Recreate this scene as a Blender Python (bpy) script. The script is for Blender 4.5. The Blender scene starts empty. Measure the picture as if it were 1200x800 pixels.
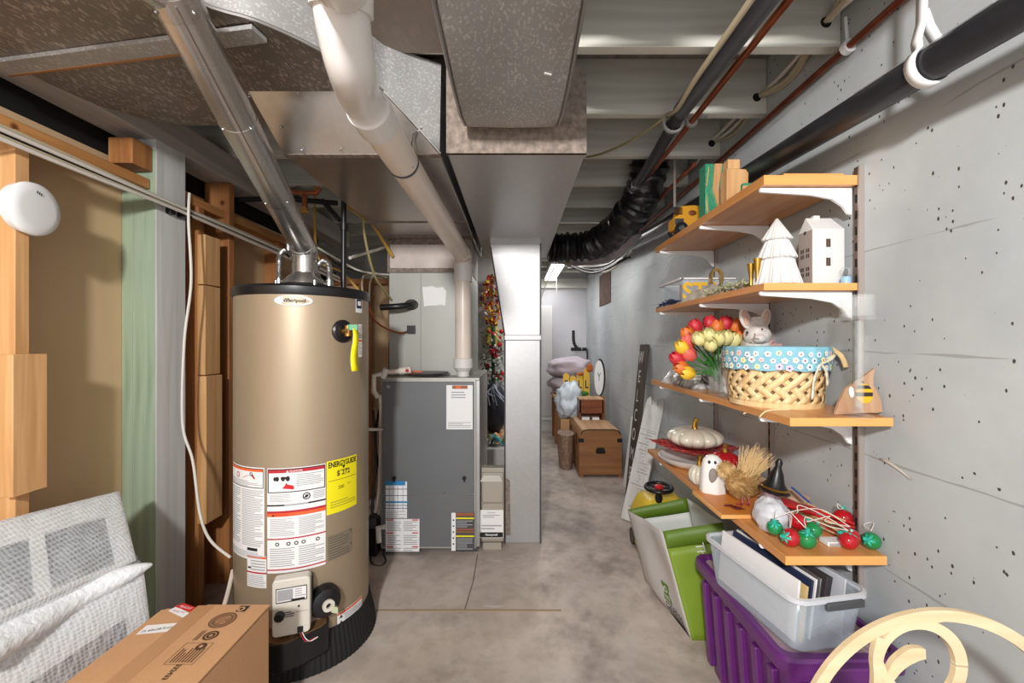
import bpy, bmesh, math, random
from mathutils import Vector, Matrix
random.seed(7)
scn = bpy.context.scene
col = scn.collection
# ------------------------------------------------------------ camera, world, lights, exposure
cam_data = bpy.data.cameras.new('camera'); cam = bpy.data.objects.new('camera', cam_data); col.objects.link(cam)
cam.location = (0, 0, 1.26); cam.rotation_euler = (math.pi/2, 0, 0)
cam_data.lens = 15.0; cam_data.sensor_width = 36.0; cam_data.shift_x = -4/1200; cam_data.clip_start = 0.02
scn.camera = cam
scn.view_settings.view_transform = 'Standard'; scn.view_settings.look = 'None'
scn.view_settings.gamma = 1.0; scn.view_settings.use_curve_mapping = False
scn.view_settings.exposure = 0.50
w = bpy.data.worlds.new('world'); scn.world = w; w.use_nodes = True
w.node_tree.nodes['Background'].inputs[0].default_value = (0.93, 0.96, 1.0, 1)
w.node_tree.nodes['Background'].inputs[1].default_value = 1.15
def area(name, loc, target, size, power, color=(1, 1, 1), sy=None):
    l = bpy.data.lights.new(name, 'AREA'); l.energy = power; l.color = color; l.size = size
    if sy: l.shape = 'RECTANGLE'; l.size_y = sy
    o = bpy.data.objects.new(name, l); col.objects.link(o); o.location = loc
    o.rotation_euler = (Vector(target)-Vector(loc)).to_track_quat('-Z', 'Y').to_euler()
    return o
area('ceiling_lamp', (-0.40, -1.10, 2.06), (0.10, 2.2, 1.1), 0.16, 60, (1.0, 0.98, 0.96))
area('fluorescent_tube', (0.50, 5.60, 2.13), (0.50, 5.6, 0), 0.12, 6, (0.97, 0.98, 1.0), 1.2)
area('aisle_fill_light', (0.38, 3.95, 2.19), (0.38, 3.95, 0), 0.5, 9, (1.0, 0.98, 0.95))  # added fill light brightening the far aisle, no fixture hangs there

# ------------------------------------------------------------ helpers
def P(px, py, d): return Vector(((px-604)/500*d, d, 1.26+(400-py)/500*d))
def lin(c):
    if isinstance(c, str): c = [int(c[i:i+2], 16)/255 for i in (0, 2, 4)]
    return tuple((x/12.92 if x <= .04045 else ((x+.055)/1.055)**2.4) for x in c[:3]) + (1,)
MATS = {}
def mat(name, color, rough=.5, metal=0.0, noise=0.0, nscale=8, bump=0.0, bscale=40, trans=0, ior=1.45, alpha=1, emit=0, stretch=(1, 1, 1), color2=None, coat=0, sheen=0):
    if name in MATS: return MATS[name]
    m = bpy.data.materials.new(name); m.use_nodes = True; MATS[name] = m
    nt = m.node_tree; b = nt.nodes['Principled BSDF']; L = nt.links.new
    c = lin(color)
    b.inputs['Base Color'].default_value = c; b.inputs['Roughness'].default_value = rough; b.inputs['Metallic'].default_value = metal
    if trans: b.inputs['Transmission Weight'].default_value = trans; b.inputs['IOR'].default_value = ior
    if alpha < 1: b.inputs['Alpha'].default_value = alpha
    if coat: b.inputs['Coat Weight'].default_value = coat
    if emit: b.inputs['Emission Color'].default_value = c; b.inputs['Emission Strength'].default_value = emit
    tc = None
    if noise or color2 or bump:
        tc = nt.nodes.new('ShaderNodeTexCoord'); mp = nt.nodes.new('ShaderNodeMapping'); L(tc.outputs['Object'], mp.inputs[0])
        mp.inputs['Scale'].default_value = stretch
    if noise or color2:
        n = nt.nodes.new('ShaderNodeTexNoise'); n.inputs['Scale'].default_value = nscale; n.inputs['Detail'].default_value = 5
        L(mp.outputs[0], n.inputs['Vector'])
        r = nt.nodes.new('ShaderNodeValToRGB'); L(n.outputs['Fac'], r.inputs[0])
        r.color_ramp.elements[0].position = .32; r.color_ramp.elements[1].position = .68
        if color2: c0, c1 = c, lin(color2)
        else:
            c0 = tuple(x*(1-noise) for x in c[:3])+(1,); c1 = tuple(min(1, x*(1+noise)) for x in c[:3])+(1,)
        r.color_ramp.elements[0].color = c0; r.color_ramp.elements[1].color = c1
        L(r.outputs[0], b.inputs['Base Color'])
    if bump:
        n2 = nt.nodes.new('ShaderNodeTexNoise'); n2.inputs['Scale'].default_value = bscale; n2.inputs['Detail'].default_value = 3
        L(mp.outputs[0], n2.inputs['Vector'])
        bp = nt.nodes.new('ShaderNodeBump'); bp.inputs['Strength'].default_value = bump; bp.inputs['Distance'].default_value = .01
        L(n2.outputs['Fac'], bp.inputs['Height']); L(bp.outputs[0], b.inputs['Normal'])
    return m
def wood(name, c0, c1, axis='y', scale=1.0, rough=.55, knots=True, coat=0):
    if name in MATS: return MATS[name]
    m = bpy.data.materials.new(name); m.use_nodes = True; MATS[name] = m
    nt = m.node_tree; b = nt.nodes['Principled BSDF']; L = nt.links.new
    b.inputs['Roughness'].default_value = rough
    if coat: b.inputs['Coat Weight'].default_value = coat
    tc = nt.nodes.new('ShaderNodeTexCoord'); mp = nt.nodes.new('ShaderNodeMapping'); L(tc.outputs['Object'], mp.inputs[0])
    s = {'x': (1.2, 22, 22), 'y': (22, 1.2, 22), 'z': (22, 22, 1.2)}[axis]
    mp.inputs['Scale'].default_value = tuple(v*scale for v in s)
    n = nt.nodes.new('ShaderNodeTexNoise'); n.inputs['Scale'].default_value = 1.6; n.inputs['Detail'].default_value = 6; n.inputs['Distortion'].default_value = .6
    L(mp.outputs[0], n.inputs['Vector'])
    r = nt.nodes.new('ShaderNodeValToRGB'); L(n.outputs['Fac'], r.inputs[0])
    r.color_ramp.elements[0].position = .3; r.color_ramp.elements[1].position = .66
    r.color_ramp.elements[0].color = lin(c1); r.color_ramp.elements[1].color = lin(c0)
    out = r.outputs[0]
    if knots:
        v = nt.nodes.new('ShaderNodeTexVoronoi'); v.inputs['Scale'].default_value = 6.5*scale; L(tc.outputs['Object'], v.inputs['Vector'])
        r2 = nt.nodes.new('ShaderNodeValToRGB'); L(v.outputs['Distance'], r2.inputs[0])
        r2.color_ramp.elements[0].position = .05; r2.color_ramp.elements[1].position = .11
        r2.color_ramp.elements[0].color = (.28, .16, .09, 1); r2.color_ramp.elements[1].color = (1, 1, 1, 1)
        mx = nt.nodes.new('ShaderNodeMix'); mx.data_type = 'RGBA'; mx.blend_type = 'MULTIPLY'; mx.inputs[0].default_value = 1
        L(out, mx.inputs[6]); L(r2.outputs[0], mx.inputs[7]); out = mx.outputs[2]
    L(out, b.inputs['Base Color'])
    bp = nt.nodes.new('ShaderNodeBump'); bp.inputs['Strength'].default_value = .15; bp.inputs['Distance'].default_value = .004
    L(n.outputs['Fac'], bp.inputs['Height']); L(bp.outputs[0], b.inputs['Normal'])
    return m

WO = {}
def frame(z, up=Vector((0, 0, 1))):
    z = Vector(z).normalized()
    if abs(z.dot(up)) > .99: up = Vector((0, 1, 0))
    x = up.cross(z).normalized(); y = z.cross(x)
    return x, y, z
def smooth_path(pts, n=6):
    pts = [Vector(p) for p in pts]
    if len(pts) < 3: return pts
    out = []
    for i in range(len(pts)-1):
        p0 = pts[max(i-1, 0)]; p1 = pts[i]; p2 = pts[i+1]; p3 = pts[min(i+2, len(pts)-1)]
        for k in range(n):
            t = k/n
            out.append(.5*((2*p1)+(-p0+p2)*t+(2*p0-5*p1+4*p2-p3)*t*t+(-p0+3*p1-3*p2+p3)*t**3))
    out.append(pts[-1]); return out
class MB:
    def __init__(s): s.v = []; s.f = []; s.m = []; s.mats = []; s.cur = 0
    def use(s, m):
        if m not in s.mats: s.mats.append(m)
        s.cur = s.mats.index(m); return s
    def add(s, vs, fs):
        o = len(s.v); s.v += [Vector(p) for p in vs]
        for f in fs: s.f.append([i+o for i in f]); s.m.append(s.cur)
        return s
    def box(s, x0, x1, y0, y1, z0, z1):
        return s.hexa([(x0, y0, z0), (x1, y0, z0), (x1, y1, z0), (x0, y1, z0), (x0, y0, z1), (x1, y0, z1), (x1, y1, z1), (x0, y1, z1)])
    def hexa(s, p):  # 4 bottom ccw, 4 top
        return s.add(p, [(3, 2, 1, 0), (4, 5, 6, 7), (0, 1, 5, 4), (1, 2, 6, 5), (2, 3, 7, 6), (3, 0, 4, 7)])
    def obox(s, c, u, v, n, su, sv, sn):
        c, u, v, n = Vector(c), Vector(u).normalized(), Vector(v).normalized(), Vector(n).normalized()
        p = [c+u*(a*su/2)+v*(b*sv/2)+n*(k*sn/2) for k in (-1, 1) for a, b in ((-1, -1), (1, -1), (1, 1), (-1, 1))]
        return s.hexa(p)
    def tube(s, pts, r, seg=12, caps=True, sm=0, up=None):
        pts = smooth_path(pts, sm) if sm else [Vector(p) for p in pts]
        n = len(pts); rs = r if isinstance(r, (list, tuple)) else None
        vs = []; fs = []; x = None
        for i, p in enumerate(pts):
            t = (pts[min(i+1, n-1)]-pts[max(i-1, 0)]).normalized()
            if x is None: x, y, _ = frame(t)
            else:
                x = (x-t*x.dot(t)).normalized(); y = t.cross(x)
            if rs:
                q = i/(n-1)*(len(rs)-1); k = min(int(q), len(rs)-2); rr = rs[k]+(rs[k+1]-rs[k])*(q-k)
            else: rr = r
            for k in range(seg):
                a = 2*math.pi*k/seg; vs.append(p+x*(rr*math.cos(a))+y*(rr*math.sin(a)))
        for i in range(n-1):
            for k in range(seg):
                a = i*seg+k; b = i*seg+(k+1) % seg; fs.append((a, b, b+seg, a+seg))
        if caps: fs.append(tuple(range(seg-1, -1, -1))); fs.append(tuple((n-1)*seg+k for k in range(seg)))
        return s.add(vs, fs)
    def cyl(s, p0, p1, r, r1=None, seg=24): return s.tube([p0, p1], [r, r if r1 is None else r1], seg)
    def lathe(s, prof, c=(0, 0, 0), seg=32, axis=(0, 0, 1), scale=(1, 1), lobes=0, lobe=0, ang=0):
        x, y, z = frame(axis); c = Vector(c)
        if abs(Vector(axis).normalized().z) > .99: x, y, z = Vector((1, 0, 0)), Vector((0, 1, 0)), Vector((0, 0, 1))
        vs = []; fs = []
        for r, h in prof:
            for k in range(seg):
                a = 2*math.pi*k/seg+ang; rr = r*(1-lobe+lobe*abs(math.sin(a*lobes/2))**.7) if lobes else r
                vs.append(c+x*(rr*math.cos(a)*scale[0])+y*(rr*math.sin(a)*scale[1])+z*h)
        n = len(prof)
        for i in range(n-1):
            for k in range(seg):
                a = i*seg+k; b = i*seg+(k+1) % seg; fs.append((a, b, b+seg, a+seg))
        if prof[0][0] > 1e-4: fs.append(tuple(range(seg-1, -1, -1)))
        if prof[-1][0] > 1e-4: fs.append(tuple((n-1)*seg+k for k in range(seg)))
        return s.add(vs, fs)
    def ball(s, c, r, seg=16, rings=10, M=None):
        r = r if isinstance(r, (tuple, list)) else (r, r, r); vs = []; fs = []
        for i in range(rings+1):
            t = math.pi*i/rings
            for k in range(seg):
                a = 2*math.pi*k/seg; q = Vector((r[0]*math.sin(t)*math.cos(a), r[1]*math.sin(t)*math.sin(a), r[2]*math.cos(t)))
                if M: q = M @ q
                vs.append(Vector(c)+q)
        for i in range(rings):
            for k in range(seg):
                a = i*seg+k; b = i*seg+(k+1) % seg; fs.append((a, a+seg, b+seg, b))
        return s.add(vs, fs)
    def prism(s, poly, O, U, V, N, t):  # polygon in U,V extruded t along N from O
        O, U, V, N = Vector(O), Vector(U).normalized(), Vector(V).normalized(), Vector(N).normalized(); n = len(poly)
        vs = [O+U*a+V*b for a, b in poly]+[O+U*a+V*b+N*t for a, b in poly]
        fs = [tuple(range(n-1, -1, -1)), tuple(range(n, 2*n))]+[(i, (i+1) % n, (i+1) % n+n, i+n) for i in range(n)]
        return s.add(vs, fs)
    def ringplate(s, c, U, V, N, ro, ri, t, a0=0, a1=360, seg=48, ro2=None, coff=(0, 0)):
        c, U, V, N = Vector(c), Vector(U).normalized(), Vector(V).normalized(), Vector(N).normalized(); vs = []; fs = []
        for i in range(seg+1):
            a = math.radians(a0+(a1-a0)*i/seg); ca, sa = math.cos(a), math.sin(a)
            for r, h, o in ((ro, 0, (0, 0)), (ri, 0, coff), (ri, t, coff), (ro, t, (0, 0))):
                vs.append(c+U*(r*ca+o[0])+V*(r*sa+o[1])+N*h)
        for i in range(seg):
            for k in range(4): fs.append((i*4+k, i*4+(k+1) % 4, (i+1)*4+(k+1) % 4, (i+1)*4+k))
        fs.append((0, 1, 2, 3)); fs.append((seg*4+3, seg*4+2, seg*4+1, seg*4))
        return s.add(vs, fs)
    def sheet(s, rows, thick=0.0):
        nr = len(rows); nc = len(rows[0]); vs = [Vector(p) for r in rows for p in r]
        fs = [(i*nc+j, i*nc+j+1, (i+1)*nc+j+1, (i+1)*nc+j) for i in range(nr-1) for j in range(nc-1)]
        return s.add(vs, fs)
    def build(s, name, m=None, parent=None, smooth=35, bevel=0, solid=0, sub=0):
        if m is not None:
            if not s.mats: s.mats = [m]
        me = bpy.data.meshes.new(name)
        xs = [p.x for p in s.v]; ys = [p.y for p in s.v]; zs = [p.z for p in s.v]
        o = Vector(((min(xs)+max(xs))/2, (min(ys)+max(ys))/2, min(zs)))
        me.from_pydata([tuple(p-o) for p in s.v], [], s.f)
        for mm in s.mats: me.materials.append(mm)
        me.polygons.foreach_set('material_index', s.m)
        bm = bmesh.new(); bm.from_mesh(me); bmesh.ops.remove_doubles(bm, verts=bm.verts, dist=1e-6); bmesh.ops.recalc_face_normals(bm, faces=bm.faces); bm.to_mesh(me); bm.free()
        me.polygons.foreach_set('use_smooth', [True]*len(me.polygons))
        me.set_sharp_from_angle(angle=math.radians(smooth)); me.update()
        ob = bpy.data.objects.new(name, me); col.objects.link(ob)
        ob.location = o; WO[ob.name] = o.copy()
        if parent is not None: ob.parent = parent; ob.location = o-WO[parent.name]
        if bevel:
            b = ob.modifiers.new('bevel', 'BEVEL'); b.width = bevel; b.segments = 2; b.limit_method = 'ANGLE'; b.angle_limit = math.radians(40)
        if solid:
            b = ob.modifiers.new('solid', 'SOLIDIFY'); b.thickness = solid; b.offset = 0
        if sub:
            b = ob.modifiers.new('sub', 'SUBSURF'); b.levels = sub; b.render_levels = sub
        return ob
def thing(name, loc, label, cat, group=None):
    o = bpy.data.objects.new(name, None); col.objects.link(o); o.location = loc; o.empty_display_size = .05
    WO[o.name] = Vector(loc); return tag(o, label, cat, group)
def tag(o, label, cat, group=None, kind=None):
    o['label'] = label; o['category'] = cat
    if group: o['group'] = group
    if kind: o['kind'] = kind
    return o
def lab(o, label): o['label'] = label; return o
def struct(o): o['kind'] = 'structure'; return o
def dup(root, loc, label=None, rotz=None, scale=None):
    def cp(o, par):
        c = o.copy(); col.objects.link(c)
        if par is not None: c.parent = par
        WO[c.name] = Vector((0, 0, 0))
        for ch in list(o.children): cp(ch, c)
        return c
    r = cp(root, None); r.location = loc
    if rotz is not None: r.rotation_euler = (0, 0, rotz)
    if scale: r.scale = (scale, scale, scale)
    if label: r['label'] = label
    return r
# text and printed matter -------------------------------------------------
def text_geo(txt, size, bold=0):
    cu = bpy.data.curves.new('t', 'FONT'); cu.body = txt; cu.size = size; cu.align_x = 'CENTER'; cu.align_y = 'CENTER'; cu.resolution_u = 3; cu.offset = bold
    ob = bpy.data.objects.new('t', cu); me = ob.to_mesh()
    v = [(p.co.x, p.co.y) for p in me.vertices]; f = [tuple(p.vertices) for p in me.polygons]
    ob.to_mesh_clear(); bpy.data.objects.remove(ob); bpy.data.curves.remove(cu); return v, f
def planar(O, U, V):
    O, U, V = Vector(O), Vector(U).normalized(), Vector(V).normalized(); N = U.cross(V)
    return lambda u, v, off=0: O+U*u+V*v+N*off
class Print:
    def __init__(s, f, mb=None, step=.012): s.f = f; s.mb = mb or MB(); s.step = step
    def rect(s, u0, v0, u1, v1, m, lay=1):
        n = max(1, int(abs(u1-u0)/s.step)); s.mb.use(m)
        a = [s.f(u0+(u1-u0)*i/n, v0, lay*.0005) for i in range(n+1)]; b = [s.f(u0+(u1-u0)*i/n, v1, lay*.0005) for i in range(n+1)]
        s.mb.sheet([a, b]); return s
    def poly(s, pts, m, lay=1):
        s.mb.use(m); s.mb.add([s.f(u, v, lay*.0005) for u, v in pts], [tuple(range(len(pts)))]); return s
    def frame(s, u0, v0, u1, v1, t, m, lay=2):
        s.rect(u0, v0, u1, v0+t, m, lay); s.rect(u0, v1-t, u1, v1, m, lay); s.rect(u0, v0, u0+t, v1, m, lay); s.rect(u1-t, v0, u1, v1, m, lay); return s
    def text(s, txt, u, v, size, m, lay=3, rot=0, sx=1, bold=0):
        vs, fs = text_geo(txt, size, bold); s.mb.use(m); c, sn = math.cos(rot), math.sin(rot)
        s.mb.add([s.f(u+(x*sx)*c-y*sn, v+(x*sx)*sn+y*c, lay*.0005) for x, y in vs], fs); return s
    def lines(s, u0, v0, u1, v1, n, m, lay=3, t=.42, gap=.12):
        h = (v1-v0)/n
        for i in range(n):
            e = u1-(u1-u0)*random.choice((0, 0, .03, .1, .35))*1.0
            y = v0+h*(i+.3); s.rect(u0, y, e, y+h*t, m, lay)
        return s
    def disc(s, u, v, r, m, lay=3, seg=20, ry=None, ri=0):
        ry = ry or r
        if ri:
            s.mb.use(m)
            o = [s.f(u+r*math.cos(2*math.pi*k/seg), v+ry*math.sin(2*math.pi*k/seg), lay*.0005) for k in range(seg+1)]
            i = [s.f(u+r*ri*math.cos(2*math.pi*k/seg), v+ry*ri*math.sin(2*math.pi*k/seg), lay*.0005) for k in range(seg+1)]
            s.mb.sheet([o, i]); return s
        return s.poly([(u+r*math.cos(2*math.pi*k/seg), v+ry*math.sin(2*math.pi*k/seg)) for k in range(seg)], m, lay)
    def build(s, name, parent=None): return s.mb.build(name, None, parent)

# ------------------------------------------------------------ materials
def galv(name, c, rough, metal, spk, scale=90, tint='', stretch=(1, .45, 1), blot=.25, thr=.45):
    m = bpy.data.materials.new(name); m.use_nodes = True; MATS[name] = m
    nt = m.node_tree; b = nt.nodes['Principled BSDF']; L = nt.links.new
    tc = nt.nodes.new('ShaderNodeTexCoord'); mp = nt.nodes.new('ShaderNodeMapping'); L(tc.outputs['Object'], mp.inputs[0]); mp.inputs['Scale'].default_value = stretch
    v = nt.nodes.new('ShaderNodeTexVoronoi'); v.inputs['Scale'].default_value = scale; L(mp.outputs[0], v.inputs['Vector'])
    sp = nt.nodes.new('ShaderNodeSeparateColor'); L(v.outputs['Color'], sp.inputs[0])
    r = nt.nodes.new('ShaderNodeValToRGB'); L(sp.outputs[0], r.inputs[0]); cc = lin(c)
    r.color_ramp.elements[0].position = thr; r.color_ramp.elements[1].position = 1
    r.color_ramp.elements[0].color = cc; r.color_ramp.elements[1].color = tuple(min(1, x*(1+spk)) for x in cc[:3])+(1,)
    n = nt.nodes.new('ShaderNodeTexNoise'); n.inputs['Scale'].default_value = 3; n.inputs['Detail'].default_value = 6; L(tc.outputs['Object'], n.inputs['Vector'])
    r2 = nt.nodes.new('ShaderNodeValToRGB'); L(n.outputs['Fac'], r2.inputs[0])
    r2.color_ramp.elements[0].position = .35; r2.color_ramp.elements[1].position = .65
    r2.color_ramp.elements[0].color = (1-blot, 1-blot*1.08, 1-blot*1.2, 1); r2.color_ramp.elements[1].color = (1, 1, 1, 1)
    mx = nt.nodes.new('ShaderNodeMix'); mx.data_type = 'RGBA'; mx.blend_type = 'MULTIPLY'; mx.inputs[0].default_value = 1
    L(r.outputs[0], mx.inputs[6]); L(r2.outputs[0], mx.inputs[7]); L(mx.outputs[2], b.inputs['Base Color'])
    b.inputs['Metallic'].default_value = metal
    mr = nt.nodes.new('ShaderNodeMapRange'); L(n.outputs['Fac'], mr.inputs[0]); mr.inputs[3].default_value = rough*.8; mr.inputs[4].default_value = min(1, rough*1.3); L(mr.outputs[0], b.inputs['Roughness'])
    return m
M = {}
M['spangle'] = galv('speckled_galvanised', '857d75', .55, .5, 1.1, 170, stretch=(1, .45, 1), blot=.3, thr=.72)
M['spangle2'] = galv('bright_spangled_galvanised', 'b0afae', .45, .45, .5, 230, stretch=(1, .6, 1), blot=.25, thr=.72)
M['galv'] = galv('smooth_galvanised', 'b2aeab', .30, .85, .06, 60, blot=.16)
M['galv_light'] = galv('pale_galvanised', 'b4b3b3', .38, .6, .05, 60, blot=.08)
M['pipe_metal'] = galv('vent_pipe_metal', 'c4c2c0', .26, .9, .05, 40, blot=.22)
M['mastic'] = mat('mastic_tape', '86786e', .75, .1, noise=.35, nscale=14, stretch=(3, .6, 3))
M['mastic_pale'] = mat('pale_mastic', 'cfc4bd', .7, 0, noise=.12, nscale=9)
M['pvc'] = mat('cream_pvc', 'dccfc2', .3, 0, noise=.05, nscale=5)
M['pvc_white'] = mat('white_pvc', 'd9d5d1', .22)
M['black'] = mat('black_plastic', '17171a', .35)
M['black_matte'] = mat('black_matte', '141414', .75)
M['abs'] = mat('black_drain_pipe', '26262a', .32, 0, noise=.3, nscale=10)
M['greypipe'] = mat('grey_drain_pipe', '4a4c52', .4, 0, noise=.15, nscale=10)
M['copper'] = mat('aged_copper', '8a4a33', .38, .75, noise=.3, nscale=14)
M['copper_bright'] = mat('bright_copper', 'b4623f', .33, .85, noise=.2, nscale=14)
M['brass'] = mat('brass', 'b88a4a', .28, .9)
M['gold'] = mat('gold', 'c29a45', .25, .9)
M['steel'] = mat('steel', 'b8b8ba', .25, .95)
M['white'] = mat('white_enamel', 'f0f0f0', .4)
M['white_matte'] = mat('white_matte', 'e0dedb', .7)
M['cream'] = mat('cream_enamel', 'd9d4c8', .45)
M['taupe'] = mat('taupe_enamel', 'a6947c', .42, .38)
M['furn'] = mat('charcoal_enamel', '6c6e70', .55, .15, noise=.05, nscale=4)
M['furnedge'] = mat('furnace_edge', 'b3b0a8', .45, .4)
M['coilcase'] = mat('grey_green_enamel', 'a4a49c', .45, .1, noise=.06, nscale=3)
M['filterbox'] = mat('beige_enamel', 'a79f92', .5, .05)
M['ink'] = mat('black_ink', '1c1c1c', .6)
M['greyink'] = mat('grey_ink', 'a6a6aa', .7)
M['darkgrey'] = mat('dark_grey', '4a4b4e', .5)
M['paper'] = mat('paper', 'ecebea', .7)
M['red'] = mat('label_red', 'b5202f', .5)
M['redbright'] = mat('bright_red', 'cf2027', .4)
M['orange'] = mat('label_orange', 'e5622f', .5)
M['yellow'] = mat('label_yellow', 'f2e416', .5)
M['blue'] = mat('label_blue', '2f87bf', .5)
M['navy'] = mat('label_navy', '26304f', .5)
M['brownlab'] = mat('label_brown', '9a5b34', .5)
M['plate'] = mat('rating_plate', '8f8473', .5, .3)
M['cord'] = mat('white_cord', 'dcd6cc', .5)
M['creamcable'] = mat('cream_cable', 'bcae92', .6)
M['yellowcable'] = mat('yellow_hose', 'c39a45', .5)
M['olivecable'] = mat('olive_cable', '9a9062', .6)
M['pine'] = wood('pine', 'd9ab77', 'c08f5b', 'z', 1)
M['pine_y'] = wood('pine_plate', 'c98f55', 'b07842', 'y', 1)
M['fir'] = wood('fir', 'b37a48', '8e5a30', 'z', 1)
M['board'] = wood('shelf_board_wood', 'dc9c5c', 'c47f45', 'y', .7, .35, knots=False, coat=.2)
M['board_edge'] = wood('shelf_edge_wood', 'f0b36c', 'e0a058', 'x', .7, .35, knots=False)
M['greenpaint'] = wood('green_painted_wood', 'a3b39b', '86987f', 'z', .7, .6)
M['greypaint'] = wood('pale_painted_wood', 'dcdcda', 'c4c2be', 'z', .6, .6)
M['joistpaint'] = wood('painted_joist_wood', 'dddbd0', 'bdb9ac', 'x', .5, .6)
M['beampaint'] = wood('grey_beam_wood', 'cbc5ba', 'a8a098', 'y', .5, .65)
M['deck'] = wood('subfloor_boards', '8d8a80', '6a655c', 'y', .4, .7)
M['drywall'] = mat('tan_board', 'cfb18a', .75, 0, noise=.07, nscale=1.6, stretch=(1, 2.5, .5))
M['cardboard'] = mat('cardboard', 'c4966c', .8, 0, noise=.05, nscale=5, bump=.1, bscale=120)
M['cardprint'] = mat('cardboard_ink', '4e3626', .8)
M['cardflute'] = mat('cardboard_ink_light', '8e6648', .8)
M['tape'] = mat('brown_tape', 'b88a62', .3)
M['purple'] = mat('purple_plastic', '63296f', .3, 0, noise=.12, nscale=4)
M['purpledust'] = mat('dusty_purple_lid', 'b9a3a8', .6, 0, noise=.12, nscale=6, color2='8f7482')
M['void'] = mat('dark_void', '0d0c0b', .9)

def concrete_wall():
    m = bpy.data.materials.new('painted_concrete_wall'); m.use_nodes = True; MATS['cw'] = m
    nt = m.node_tree; b = nt.nodes['Principled BSDF']; L = nt.links.new; N = nt.nodes.new
    b.inputs['Roughness'].default_value = .55
    tc = N('ShaderNodeTexCoord'); P_ = tc.outputs['Object']
    def noise(s, d=5, st=None):
        n = N('ShaderNodeTexNoise'); n.inputs['Scale'].default_value = s; n.inputs['Detail'].default_value = d
        if st:
            mp = N('ShaderNodeMapping'); L(P_, mp.inputs[0]); mp.inputs['Scale'].default_value = st; L(mp.outputs[0], n.inputs['Vector'])
        else: L(P_, n.inputs['Vector'])
        return n.outputs['Fac']
    def math_(op, a, bb=None, c=None):
        n = N('ShaderNodeMath'); n.operation = op
        for i, v in enumerate((a, bb, c)):
            if v is None: continue
            if isinstance(v, (int, float)): n.inputs[i].default_value = v
            else: L(v, n.inputs[i])
        return n.outputs[0]
    def ramp(fac, a, bb, ca, cb):
        r = N('ShaderNodeValToRGB'); L(fac, r.inputs[0]); r.color_ramp.elements[0].position = a; r.color_ramp.elements[1].position = bb
        r.color_ramp.elements[0].color = ca; r.color_ramp.elements[1].color = cb; return r.outputs[0]
    base = ramp(noise(2.2, 6), .3, .7, lin('acb2b5'), lin('c8cdce'))
    # pits, clustered
    v = N('ShaderNodeTexVoronoi'); v.inputs['Scale'].default_value = 24; L(P_, v.inputs['Vector'])
    v2 = N('ShaderNodeTexVoronoi'); v2.inputs['Scale'].default_value = 62
    mp = N('ShaderNodeMapping'); L(P_, mp.inputs[0]); mp.inputs['Scale'].default_value = (1, 1.0, .6); L(mp.outputs[0], v2.inputs['Vector'])
    clus = math_('GREATER_THAN', noise(1.7, 3), .43); clus2 = math_('GREATER_THAN', noise(3.1, 3), .48)
    s1 = N('ShaderNodeSeparateColor'); L(v.outputs['Color'], s1.inputs[0]); s2 = N('ShaderNodeSeparateColor'); L(v2.outputs['Color'], s2.inputs[0])
    r1 = math_('MULTIPLY', s1.outputs[0], .10); r2 = math_('MULTIPLY', s2.outputs[0], .13)
    jit = math_('MULTIPLY', math_('SUBTRACT', noise(75, 3), .5), .26)
    d1 = math_('ADD', v.outputs['Distance'], jit); d2 = math_('ADD', v2.outputs['Distance'], jit)
    p1 = math_('MULTIPLY', math_('LESS_THAN', d1, r1), math_('MULTIPLY', clus, math_('GREATER_THAN', s1.outputs[1], .30)))
    p2 = math_('MULTIPLY', math_('LESS_THAN', d2, math_('ADD', r2, .07)), math_('MULTIPLY', clus2, math_('GREATER_THAN', s2.outputs[1], .62)))
    pit = math_('MAXIMUM', p1, p2)
    # formwork board lines every 0.312 m
    sx = N('ShaderNodeSeparateXYZ'); L(P_, sx.inputs[0])
    wob = math_('MULTIPLY', math_('SUBTRACT', noise(2.5, 4), .5), .035)
    zz = math_('ADD', sx.outputs[2], wob)
    fr = math_('FRACT', math_('ADD', math_('DIVIDE', zz, .312), .57))
    ln = math_('LESS_THAN', math_('ABSOLUTE', math_('SUBTRACT', fr, .5)), math_('MULTIPLY', math_('SUBTRACT', noise(9, 3, (1, .4, 1)), .40), .06))
    ln = math_('MAXIMUM', ln, 0.0)
    hair = ramp(noise(3.2, 8, (1, 1, 1)), .497, .503, (0, 0, 0, 1), (1, 1, 1, 1))
    mx = N('ShaderNodeMix'); mx.data_type = 'RGBA'; L(pit, mx.inputs[0]); L(base, mx.inputs[6]); mx.inputs[7].default_value = lin('4a4742')
    mx2 = N('ShaderNodeMix'); mx2.data_type = 'RGBA'; L(math_('MULTIPLY', ln, .55), mx2.inputs[0]); L(mx.outputs[2], mx2.inputs[6]); mx2.inputs[7].default_value = lin('8b8b88')
    # warmer grime far along the wall
    gr = ramp(noise(1.1, 5, (1, 1, .6)), .45, .75, (1, 1, 1, 1), (.90, .87, .83, 1))
    mx3 = N('ShaderNodeMix'); mx3.data_type = 'RGBA'; mx3.blend_type = 'MULTIPLY'; mx3.inputs[0].default_value = 1; L(mx2.outputs[2], mx3.inputs[6]); L(gr, mx3.inputs[7])
    L(mx3.outputs[2], b.inputs['Base Color'])
    h = math_('SUBTRACT', math_('MULTIPLY', noise(26, 4), .25), math_('MULTIPLY', pit, 1.0)); h = math_('SUBTRACT', h, math_('MULTIPLY', ln, .8))
    h = math_('ADD', h, math_('MULTIPLY', noise(5, 5, (1, .35, 1.6)), 1.3))
    bp = N('ShaderNodeBump'); bp.inputs['Strength'].default_value = .55; bp.inputs['Distance'].default_value = .006; L(h, bp.inputs['Height']); L(bp.outputs[0], b.inputs['Normal'])
    return m
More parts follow.
